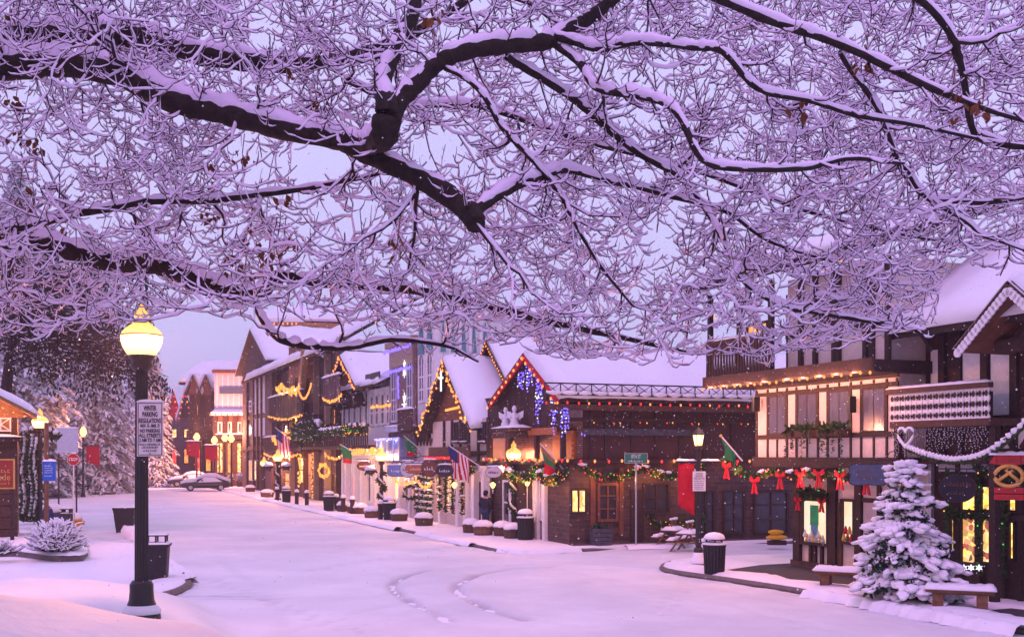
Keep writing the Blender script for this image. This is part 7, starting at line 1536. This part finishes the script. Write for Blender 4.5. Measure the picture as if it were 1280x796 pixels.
# main limbs: (photo x, photo y, distance, width in photo pixels)
limbs = [
 [(-420, 160, 10.6, 46), (-200, 70, 10.8, 40), (0, 50, 11, 32), (100, 44, 11, 30), (170, 48, 11, 29), (237, 64, 11, 26), (305, 74, 11.1, 24), (373, 79, 11.2, 20), (440, 70, 11.4, 16), (520, 40, 11.6, 13), (600, -10, 11.8, 9)],
 [(-440, 210, 10.5, 46), (-220, 110, 10.2, 40), (0, 86, 10, 34), (68, 79, 9.9, 33), (142, 91, 9.8, 32), (220, 127, 9.6, 31), (288, 142, 9.5, 28), (356, 160, 9.3, 26), (430, 174, 9.1, 25), (454, 186, 9.0, 25), (511, 217, 8.9, 25), (562, 246, 8.7, 27), (588, 268, 8.5, 30), (592, 283, 8.35, 24)],
 [(-430, 330, 10.7, 40), (-200, 285, 11, 32), (0, 298, 11.4, 25), (68, 306, 11.4, 25), (119, 322, 11.5, 24), (203, 333, 11.5, 23), (254, 355, 11.5, 25), (318, 366, 11.5, 22), (345, 345, 11.6, 16), (383, 349, 11.7, 13), (430, 355, 11.8, 12), (520, 366, 11.9, 11), (620, 388, 12, 10), (700, 408, 12, 9), (780, 424, 12, 7), (860, 441, 12, 5)],
 [(320, 366, 11.5, 12), (325, 390, 11.3, 11), (340, 412, 11.2, 10), (362, 426, 11.1, 10), (395, 434, 11, 9), (440, 433, 11, 8), (500, 428, 11, 7), (560, 436, 11, 5), (600, 450, 11, 3)],
 [(-20, 296, 10.4, 12), (40, 280, 10.2, 10), (100, 262, 10, 10), (170, 255, 10, 9), (260, 252, 10, 9), (340, 244, 10, 8), (430, 230, 10.2, 6), (500, 205, 10.3, 4)],
 [(430, 174, 9.1, 22), (462, 178, 8.8, 24), (482, 168, 8.5, 32), (486, 152, 8.4, 36), (480, 128, 8.5, 26), (478, 100, 8.8, 22), (492, 58, 9.2, 20), (512, 22, 9.5, 18), (530, -40, 9.8, 14)],
 [(486, 150, 8.4, 26), (505, 118, 8.5, 24), (540, 86, 8.6, 22), (600, 66, 8.7, 22), (660, 58, 8.8, 21), (705, 42, 9, 20), (740, 16, 9.1, 17), (790, -30, 9.2, 14)],
 [(690, 50, 8.9, 16), (722, 80, 8.7, 14), (748, 108, 8.5, 13), (795, 122, 8.2, 13), (832, 132, 8.0, 12), (852, 150, 7.9, 12), (880, 195, 7.9, 11), (915, 209, 7.9, 11), (1000, 207, 8, 10), (1060, 196, 8.1, 8), (1130, 200, 8.2, 5)],
 [(690, 46, 8.9, 15), (740, 62, 8.6, 13), (790, 54, 8.3, 12), (870, 60, 8.1, 11), (905, 70, 8.1, 11), (950, 108, 8.2, 10), (1020, 124, 8.3, 9), (1090, 146, 8.4, 8), (1180, 165, 8.6, 6), (1290, 182, 8.8, 4)],
 [(590, 270, 8.5, 20), (632, 240, 8.7, 19), (668, 222, 8.9, 17), (700, 214, 9.2, 12), (760, 222, 9.5, 10), (820, 236, 9.8, 9), (900, 262, 10, 8), (960, 300, 10, 6), (1040, 330, 10, 4)],
 [(635, 74, 8.8, 13), (670, 98, 9, 13), (720, 130, 9.3, 13), (760, 160, 9.5, 13), (800, 192, 9.6, 12), (850, 222, 9.7, 10), (880, 260, 9.7, 9), (905, 305, 9.5, 9), (935, 352, 9.3, 9), (985, 380, 9.2, 9), (1010, 390, 9.2, 9), (1070, 402, 9.2, 8), (1120, 410, 9.2, 7), (1148, 417, 9.2, 6), (1166, 440, 9.2, 4)],
 [(560, 88, 8.6, 9), (598, 110, 8.5, 9), (620, 150, 8.6, 9), (655, 190, 8.8, 8), (690, 230, 9, 8), (715, 270, 9.2, 6), (750, 330, 9.4, 5), (790, 380, 9.5, 4)],
 [(-350, 60, 10.6, 40), (-100, -90, 10.2, 36), (200, -120, 9.8, 32), (480, -90, 9.2, 26), (700, -60, 8.8, 22), (850, -20, 8.4, 18), (960, 28, 8.2, 15), (1050, 62, 8.2, 13), (1150, 108, 8.3, 12), (1220, 128, 8.4, 9), (1300, 150, 8.5, 6)],
 [(700, -60, 8.8, 20), (900, -80, 8.6, 17), (1080, -40, 8.6, 15), (1180, 40, 8.7, 13), (1210, 160, 8.8, 12), (1240, 175, 8.9, 12), (1300, 180, 9, 9)],
 [(1050, 62, 8.2, 8), (1100, 130, 8.6, 9), (1120, 200, 9, 9), (1150, 245, 9.2, 10), (1210, 252, 9.2, 9), (1300, 240, 9.3, 6)],
 [(1120, 200, 9, 7), (1180, 262, 9.2, 7), (1240, 298, 9.4, 6), (1320, 322, 9.6, 4)],
 [(430, 100, 10.6, 12), (500, 130, 11, 11), (600, 135, 11.4, 10), (720, 175, 11.6, 9), (850, 205, 11.8, 8), (1000, 260, 11.9, 7), (1120, 290, 12, 5), (1220, 305, 12, 3)],
]
lw = TB(); lsn = TB()
nodes = []; ndir = []; nrad = []
def noise_path(P, amp, seed):
    n = len(P); t_ = np.linspace(0, 1, n); o = P.copy()
    for f, a in ((7, 1), (17, .5), (31, .25)):
        for ax in range(3): o[:, ax] += amp * a * np.sin(t_ * f + seed * (ax + 1.7) * f)
    return o
def snow_on(tb, P, rad, k=6, lift=.55, size=.8, add=.0, gaps=0.0, seed=0):
    T = np.gradient(P, axis=0); T /= (np.linalg.norm(T, axis=1, keepdims=True) + 1e-9); hz = np.sqrt(np.clip(1 - T[:, 2] ** 2, 0, 1))
    wob = 1 + .18 * np.sin(np.arange(len(P)) * 1.9 + seed) + nrng.uniform(-.16, .16, len(P))
    r_ = (rad * size + add) * wob * (.35 + .65 * hz)
    if gaps: r_ = r_ * np.where(nrng.random(len(P)) < gaps, .35, 1)
    r_ = r_ * np.interp(np.linspace(0, 1, len(P)), [0, .12, .6, 1], [.6, 1, .95, .42])
    Q = P.copy(); Q[:, 2] += rad * lift + r_ * .45
    tb.tube(Q, r_, k)
for li, lb in enumerate(limbs):
    P = np.array([at(a, b_, c) for a, b_, c, d in lb], float); wd = np.array([d * c / FPX / 2 for a, b_, c, d in lb]) * (.8 if li >= 7 else 1)
    if li in (0, 1, 2, 12): P = np.concatenate([[TO + v3(.25, 0, {0: 4.9, 1: 4.6, 2: 3.3, 12: 5.0}[li])], P]); wd = np.concatenate([[wd[0] * 1.15], wd])
    C = catmull(P, 7); rw = np.interp(np.arange(len(C)) / 7.0, np.arange(len(P)), wd); C = noise_path(C, .022, li)
    rr = rw * (1 + nrng.uniform(-.10, .10, len(C)))
    lt = TB(); lt.tube(np.vstack([C - TO, [C[-1] - TO + (C[-1] - C[-2]) * .15]]), np.concatenate([rr, [.004]]), 9 if wd.max() > .06 else 6); o = lt.build('limb', 'bark', tree, kind=None)
    sn = TB(); big = wd.max() > .06
    k0 = 12 if li in (0, 1, 2, 12) else 0
    snow_on(sn, C[k0:] - TO, rr[k0:], 7, .42 if li < 7 else .3, .80 if li < 7 else 1.05, .012, .10 if li < 7 else .02, li); sn.build('limb_snow', 'twigsnow', o, kind=None)
    T = np.gradient(C, axis=0); T /= np.linalg.norm(T, axis=1, keepdims=True)
    for i in range(len(C)):
        q = C[i]; px = CX + FPX * q[0] / q[1]
        if px > -160: nodes.append(q); ndir.append(T[i]); nrad.append(rr[i])
def lower(px):
    return np.interp(px, [-100, 0, 80, 150, 200, 240, 300, 360, 430, 520, 600, 680, 760, 840, 900, 960, 1040, 1120, 1165, 1185, 1220, 1300], [430, 430, 430, 420, 392, 396, 402, 400, 410, 426, 436, 446, 458, 462, 455, 455, 440, 425, 440, 350, 338, 335])
holes = [(385, 212, 55, 40, .8), (452, 275, 45, 28, .7), (575, 190, 45, 25, .65), (40, 240, 40, 30, .3), (330, 215, 40, 30, .5), (640, 250, 40, 20, .3), (1210, 215, 40, 20, .3), (275, 430, 60, 40, .6), (200, 370, 60, 30, .35), (790, 440, 90, 18, .5), (430, 400, 60, 18, .3), (800, 300, 70, 30, .25), (990, 30, 40, 20, .2)]
def project(q): return CX + FPX * q[0] / q[1], HY - FPX * (q[2] - CAMZ) / q[1]
def keep(px, py):
    w_ = 1.0
    for hx, hy, rx, ry, s_ in holes: w_ *= 1 - s_ * math.exp(-((px - hx) / rx) ** 2 - ((py - hy) / ry) ** 2)
    return w_
tw = TB(); ts = TB(); cnt = [0, 0, 0]
def grow(P, rad, k=4, snow=True, add=.008, sd=0, size=.9):
    tw.tube(P, rad, k); 
    if snow: snow_on(ts, P, rad, 5 if k > 3 else 4, .75, size, add, 0.02, sd)
def path(p0, d0, e, n, wig):
    L = np.linalg.norm(e - p0); t_ = np.linspace(0, 1, n)[:, None]; c1 = p0 + d0 * L * .38; c2 = e - (e - p0) * .3 + v3(0, 0, -.10 * L)
    P = (1 - t_) ** 3 * p0 + 3 * (1 - t_) ** 2 * t_ * c1 + 3 * (1 - t_) * t_ ** 2 * c2 + t_ ** 3 * e
    P[1:-1] += nrng.normal(0, wig * L, (n - 2, 3)); return P
def side_twigs(P, rad, step, lo, hi, level, bonus=0):
    seg = np.linalg.norm(np.diff(P, axis=0), axis=1); tot = seg.sum(); cum = np.concatenate([[0], np.cumsum(seg)])
    s_ = step * nrng.uniform(.6, 1.5); sgn = 1
    while s_ < tot:
        i = min(np.searchsorted(cum, s_) - 1, len(P) - 2); i = max(i, 0); f = (s_ - cum[i]) / (seg[i] + 1e-9); p0 = P[i] * (1 - f) + P[i + 1] * f; t_ = (P[i + 1] - P[i]) / (seg[i] + 1e-9)
        r0 = rad[i] * (1 - f) + rad[i + 1] * f; s_ += step * nrng.uniform(.5, 1.5); sgn = -sgn
        sd = np.cross(t_, v3(0, 0, 1)); sd /= (np.linalg.norm(sd) + 1e-9); upv = np.cross(sd, t_)
        an = nrng.normal(0, .75); lat = sd * sgn * math.cos(an) + upv * math.sin(an)
        L = nrng.uniform(lo, hi) * (1 - .35 * s_ / tot); d = t_ * nrng.uniform(.35, .8) + lat * nrng.uniform(.6, 1.0); d /= np.linalg.norm(d)
        e = p0 + d * L + v3(0, 0, nrng.uniform(-.06, .34) * L)
        px, py = project(e)
        if py > lower(px) - 2 + bonus or not (-120 < px < 1400) or py < -90: continue
        if nrng.random() > keep(px, py): continue
        n = 5 if level == 1 else 4; tt = np.linspace(0, 1, n)[:, None]
        cc = p0 + d * L * .55 + v3(0, 0, -.22 * L); Q = (1 - tt) ** 2 * p0 + 2 * (1 - tt) * tt * cc + tt ** 2 * e; Q[1:-1] += nrng.normal(0, .022 * L, (n - 2, 3))
        if level == 1:
            r1 = np.linspace(min(r0 * .9, .0090), .0038, n); grow(Q, r1, 4, True, .0070, s_); cnt[1] += 1; side_twigs(Q, r1, .066, .06, .25, 2, bonus)
        else:
            r1 = np.linspace(.0052, .0024, n); grow(Q, r1, 3, True, .0052, s_); cnt[2] += 1
# order-2 branches fill the crown from the limbs outwards
NT = 1560; tries = 0
kd_dirty = True; made = 0
while made < NT and tries < 30000:
    if kd_dirty or made % 40 == 0 and kd_dirty:
        kd = kdtree.KDTree(len(nodes))
        for i, q in enumerate(nodes): kd.insert(q, i)
        kd.balance(); kd_dirty = False; since = 0
    tries += 1
    px = nrng.uniform(-60, 1340); lo = lower(px); py = nrng.uniform(-70, lo - 6); Y = nrng.uniform(8.5, 13.0)
    if nrng.random() > keep(px, py): continue
    e = np.array(at(px, py, Y)); co, i, dist = kd.find(e)
    if dist < .16 or dist > 2.4: continue
    p0 = np.array(nodes[i]); d0 = ndir[i]; dr = (e - p0) / dist; d0 = d0 * .45 + dr * .55; d0 /= np.linalg.norm(d0)
    if dist > 1.5: e = p0 + dr * 1.5
    n = 8; P = path(p0, d0, e, n, .022); r0 = min(nrad[i] * .62, .009 + .011 * min(dist, 1.6)); r0 = max(r0, .006); rad = np.linspace(r0, .0048, n)
    grow(P, rad, 5, True, .012, made); made += 1; since += 1
    for j in range(2, n - 1): nodes.append(P[j]); t_ = P[j + 1] - P[j]; ndir.append(t_ / np.linalg.norm(t_)); nrad.append(rad[j])
    if since >= 25: kd_dirty = True
    side_twigs(P, rad, .14, .28, .9, 1)
for lb in limbs:     # short twigs straight off the limbs
    P = np.array([at(a, b_, c) for a, b_, c, d in lb], float); C = catmull(P, 5)
    side_twigs(C, np.full(len(C), .01), .26, .2, .55, 1, 45)
for a in (tw, ts): a.V = [v - TO for v in a.V]
tw.build('twigs', 'twig', tree); ts.build('twig_snow', 'twigsnow', tree)
CROWN = [c for c in tree.children if c.name.split('.')[0] in ('limb', 'twigs', 'twig_snow')]
print('TREE', made, tries, cnt, sum(len(f) for f in tw.F), sum(len(f) for f in ts.F))
# the same crown goes on above and round behind the viewer
for rz_, up_ in ((R(-66), 2.6), (R(-105), .6)):
    Tm = Matrix.Translation((0, 0, up_)) @ Matrix.Rotation(rz_, 4, 'Z')
    for ch in [c for c in CROWN]:
        k = ch.copy(); COL.objects.link(k); k.parent = tree; k.matrix_local = Tm
        for gch in ch.children: q = gch.copy(); COL.objects.link(q); q.parent = k
# withered leaf clusters still hanging
for px, py, n_ in ((12, 20, 10), (20, 130, 14), (27, 168, 9), (43, 188, 9), (25, 240, 6), (250, 236, 8), (262, 268, 8), (303, 196, 9), (313, 296, 9), (290, 326, 14), (306, 342, 10), (336, 318, 10), (355, 300, 8), (358, 250, 7), (497, 308, 10), (395, 128, 9), (77, 275, 6), (362, 85, 6), (1082, 76, 5), (1190, 124, 6), (1228, 136, 6), (1012, 122, 5), (545, 20, 6), (268, 210, 6)):
    Y = {True: 10.6, False: 8.3}[px < 420]; c = np.array(at(px, py, Y)); m_ = MB()
    for k in range(n_):
        q = Vector((rng.gauss(0, .05), rng.gauss(0, .05), rng.gauss(0, .055))); a = rng.uniform(0, 6.28); d = Vector((math.cos(a) * .5, math.sin(a) * .5, -rng.uniform(.4, 1))).normalized(); s_ = d.cross(Vector((rng.gauss(0, 1), rng.gauss(0, 1), rng.gauss(0, 1)))).normalized(); nn = d.cross(s_); L = rng.uniform(.06, .11)
        m_.add([q, q + d * L * .35 + s_ * L * .32 + nn * L * .1, q + d * L * .7 + s_ * L * .22, q + d * L + nn * L * .15, q + d * L * .7 - s_ * L * .22, q + d * L * .35 - s_ * L * .32 + nn * L * .1], [(0, 1, 2, 3), (0, 3, 4, 5)])
    m_.tube([(0, 0, .03), (.02, 0, .22)], .005, 3); m_.build('withered_leaves', 'leaf', tree, tuple(c - TO))

# tall snowy conifers behind the left side
def conifer_mesh(H, Rb, n, seed, dark, dens=1.0):
    r_ = np.random.default_rng(seed); D = []; S = []
    for i in range(n):
        f = (i + r_.random()) / n; z = H * (.06 + .93 * f); L = Rb * (1 - f) ** .8 * r_.uniform(.7, 1.1) + .3; a = r_.uniform(0, 6.283); d = v3(math.cos(a), math.sin(a), 0); sd = v3(-d[1], d[0], 0); drp = r_.uniform(.35, .75)
        m = max(4, int(L * 7 * dens)); t_ = r_.uniform(.12, 1.05, m); c = v3(0, 0, z)[None] + d[None] * (L * t_)[:, None]; c[:, 2] -= drp * L * t_ ** 1.6
        lat = r_.uniform(-1, 1, m) * (.28 * L * (1.15 - t_) + .12); c += sd[None] * lat[:, None]; c[:, 2] -= abs(lat) * .45
        s_ = r_.uniform(.10, .20, m)[:, None] * (.5 + H / 30); ax = d[None] * .8 + sd[None] * np.sign(lat)[:, None] * .6 + r_.normal(0, .25, (m, 3)); ax[:, 2] -= .5; ax /= np.linalg.norm(ax, axis=1, keepdims=True); bx = np.cross(ax, v3(0, 0, 1)[None] + r_.normal(0, .3, (m, 3))); bx /= np.linalg.norm(bx, axis=1, keepdims=True)
        q = np.stack([c - ax * s_ - bx * s_ * .45, c + ax * s_ - bx * s_ * .2, c + ax * s_ + bx * s_ * .2, c - ax * s_ + bx * s_ * .45], 1); D.append(q)
        k = r_.random(m) < .97; S.append((q[k] - q[k].mean(1, keepdims=True)) * 1.25 + q[k].mean(1, keepdims=True) + v3(0, 0, .10 * (.5 + H / 30))[None, None])
    a, b_ = TB(), TB(); D = np.concatenate(D); a.quads(D[r_.random(len(D)) < .4]); b_.quads(np.concatenate(S)); return a, b_
proto = None
cons = [(20, 90, 27, 'behind the snack chalet', 1.0), (112, 100, 24, 'right of the one behind the chalet', .95), (-50, 80, 24, 'at the far left edge', 1.0), (180, 120, 21, 'behind the big lamp globe', .9), (66, 120, 17, 'smaller, between the two tall ones', .9), (140, 135, 17, 'beyond the three small lamps', .9), (95, 160, 17, 'far off above the red banner', 1.0), (165, 185, 19, 'far off left of the long lodge', 1.0), (205, 200, 17, 'far off behind the long lodge', 1.0), (235, 215, 15, 'far off behind the peaked houses', 1.0)]
for k, (px, Y, H, lb, s_) in enumerate(cons):
    lab = 'tall snow-covered conifer ' + lb
    if proto is None:
        o = proto = thing('conifer_tree', lab, 'tree', at(px, 568, Y) * Vector((1, 1, 0)), 0, 'snowy conifers on the left'); o.scale = (H / 24,) * 3
        a, b_ = conifer_mesh(24, 4.6, 760, 5, True, 2.2); a.build('foliage', 'hazeneedle', o, smooth=False); b_.build('foliage_snow', 'snow', o, smooth=False); MB().lathe([(.4, -.3), (.3, 6), (.15, 16), (.03, 24)], 8).build('trunk', 'bark', o)
    else: o = copy_tree(proto, None, at(px, 568, Y) * Vector((1, 1, 0)), rng.uniform(0, 6), lab, None, (H / 24 * s_, H / 24 * s_, H / 24))
# dark drooping evergreen over the left pavement
cp = v3(-23.0, 50.0, 0); o = thing('drooping_evergreen', 'dark brownish drooping evergreen hanging over the left pavement behind the big lamp', 'tree', tuple(cp)); D = TB(); S = TB(); Bk = TB(); r_ = np.random.default_rng(3)
Bk.tube(catmull(np.array([[0, 0, -.2], [.1, 0, 3], [.5, 0, 7], [1.2, 0, 12]]), 4), np.linspace(.4, .14, 13), 10)
for k in range(85):
    px = r_.normal(150, 45) if r_.random() < .75 else r_.uniform(-40, 100); py = r_.uniform(350, 490) + (px < 60) * -30
    if px > 222: continue
    e = np.array(at(px, py, r_.uniform(45, 54))) - cp; z0 = max(5.0, e[2] + r_.uniform(.3, 2.0)); p0 = v3(.3 + .06 * z0 - .3, 0, min(z0, 11.5)); n = 7; t_ = np.linspace(0, 1, n)[:, None]
    P = p0 * (1 - t_) + e * t_; P[:, 2] += (np.sin(t_[:, 0] * 3.1) * .9); P += r_.normal(0, .08, P.shape) * t_; Bk.tube(P, np.linspace(.05, .012, n), 4)
    m = 150; u_ = r_.uniform(.35, 1.04, m); c = np.stack([np.interp(u_, t_[:, 0], P[:, i]) for i in range(3)], -1) + r_.normal(0, .16, (m, 3)); c[:, 2] -= r_.uniform(0, .75, m)
    s_ = r_.uniform(.05, .11, m)[:, None]; ax = r_.normal(0, .5, (m, 3)); ax[:, 2] -= 1; ax /= np.linalg.norm(ax, axis=1, keepdims=True); bx = np.cross(ax, r_.normal(0, 1, (m, 3))); bx /= np.linalg.norm(bx, axis=1, keepdims=True)
    D.quads(np.stack([c - ax * s_ - bx * s_ * .4, c - ax * s_ + bx * s_ * .4, c + ax * s_ + bx * s_ * .4, c + ax * s_ - bx * s_ * .4], 1)); kk = r_.random(m) < .2; q = c[kk]; q[:, 2] += .12; s2 = s_[kk] * .8; a2 = bx[kk]; a2[:, 2] *= .3; b2 = np.cross(a2, v3(0, .3, 1)); S.quads(np.stack([q - a2 * s2 - b2 * s2, q + a2 * s2 - b2 * s2, q + a2 * s2 + b2 * s2, q - a2 * s2 + b2 * s2], 1))
D.build('foliage', 'evergreen_brown', o, smooth=False); S.build('foliage_snow', 'snow', o, smooth=False); Bk.build('trunk', 'bark', o, kind=None)

# ------------------------------------------------------------------ falling snow and the misty air
r_ = np.random.default_rng(99); N = 26000; Y = 5 + 50 * r_.random(N) ** .62; X = (r_.random(N) * 2 - 1) * (.52 * Y + 2); Z = r_.uniform(.2, 1, N) * np.clip(3.4 + .45 * Y, 0, 20); rad = r_.uniform(.0045, .011, N) * (.55 + .018 * Y)
k = Z > ground_h(X, Y) + .1; X, Y, Z, rad = X[k], Y[k], Z[k], rad[k]; N = len(X)
oc_v = np.array([[1, 0, 0], [0, 1, 0], [-1, 0, 0], [0, -1, 0], [0, 0, 1], [0, 0, -1]], float); oc_f = np.array([[0, 1, 4], [1, 2, 4], [2, 3, 4], [3, 0, 4], [1, 0, 5], [2, 1, 5], [3, 2, 5], [0, 3, 5]])
V = (np.stack([X, Y, Z], -1)[:, None] + oc_v[None] * rad[:, None, None]).reshape(-1, 3); F = (oc_f[None] + (np.arange(N) * 6)[:, None, None]).reshape(-1, 3)
me = bpy.data.meshes.new('falling_snow'); me.from_pydata(V.tolist(), [], F.tolist()); m = bpy.data.materials.new('snowflake'); m.use_nodes = True; n = m.node_tree; n.nodes.clear(); oo = n.nodes.new('ShaderNodeOutputMaterial'); d_ = n.nodes.new('ShaderNodeBsdfDiffuse'); t_ = n.nodes.new('ShaderNodeBsdfTranslucent'); x_ = n.nodes.new('ShaderNodeMixShader')
vn = n.nodes.new('ShaderNodeTexNoise'); vr = n.nodes.new('ShaderNodeValToRGB'); vr.color_ramp.elements[0].color = (.84, .84, .86, 1); vr.color_ramp.elements[1].color = (.95, .95, .96, 1); n.links.new(vn.outputs[0], vr.inputs[0])
for q_ in (d_, t_): n.links.new(vr.outputs[0], q_.inputs[0])
n.links.new(d_.outputs[0], x_.inputs[1]); n.links.new(t_.outputs[0], x_.inputs[2]); n.links.new(x_.outputs[0], oo.inputs[0])
o = link('falling_snow', me, m, kind='stuff'); tag(o, 'small snowflakes falling through the air over the street', 'snowflakes')
hz = MB().box(-392, 392, -58, 692, -1.2, 46).build('haze', None, kind='stuff'); tag(hz, 'pale violet snowy air over the whole street', 'haze')
m = bpy.data.materials.new('haze'); m.use_nodes = True; n = m.node_tree; n.nodes.clear(); oo = n.nodes.new('ShaderNodeOutputMaterial'); pv = n.nodes.new('ShaderNodeVolumePrincipled')
pv.inputs['Color'].default_value = (.86, .80, .95, 1); pv.inputs['Density'].default_value = .0010; pv.inputs['Anisotropy'].default_value = .2; n.links.new(pv.outputs[0], oo.inputs['Volume']); hz.data.materials.append(m)
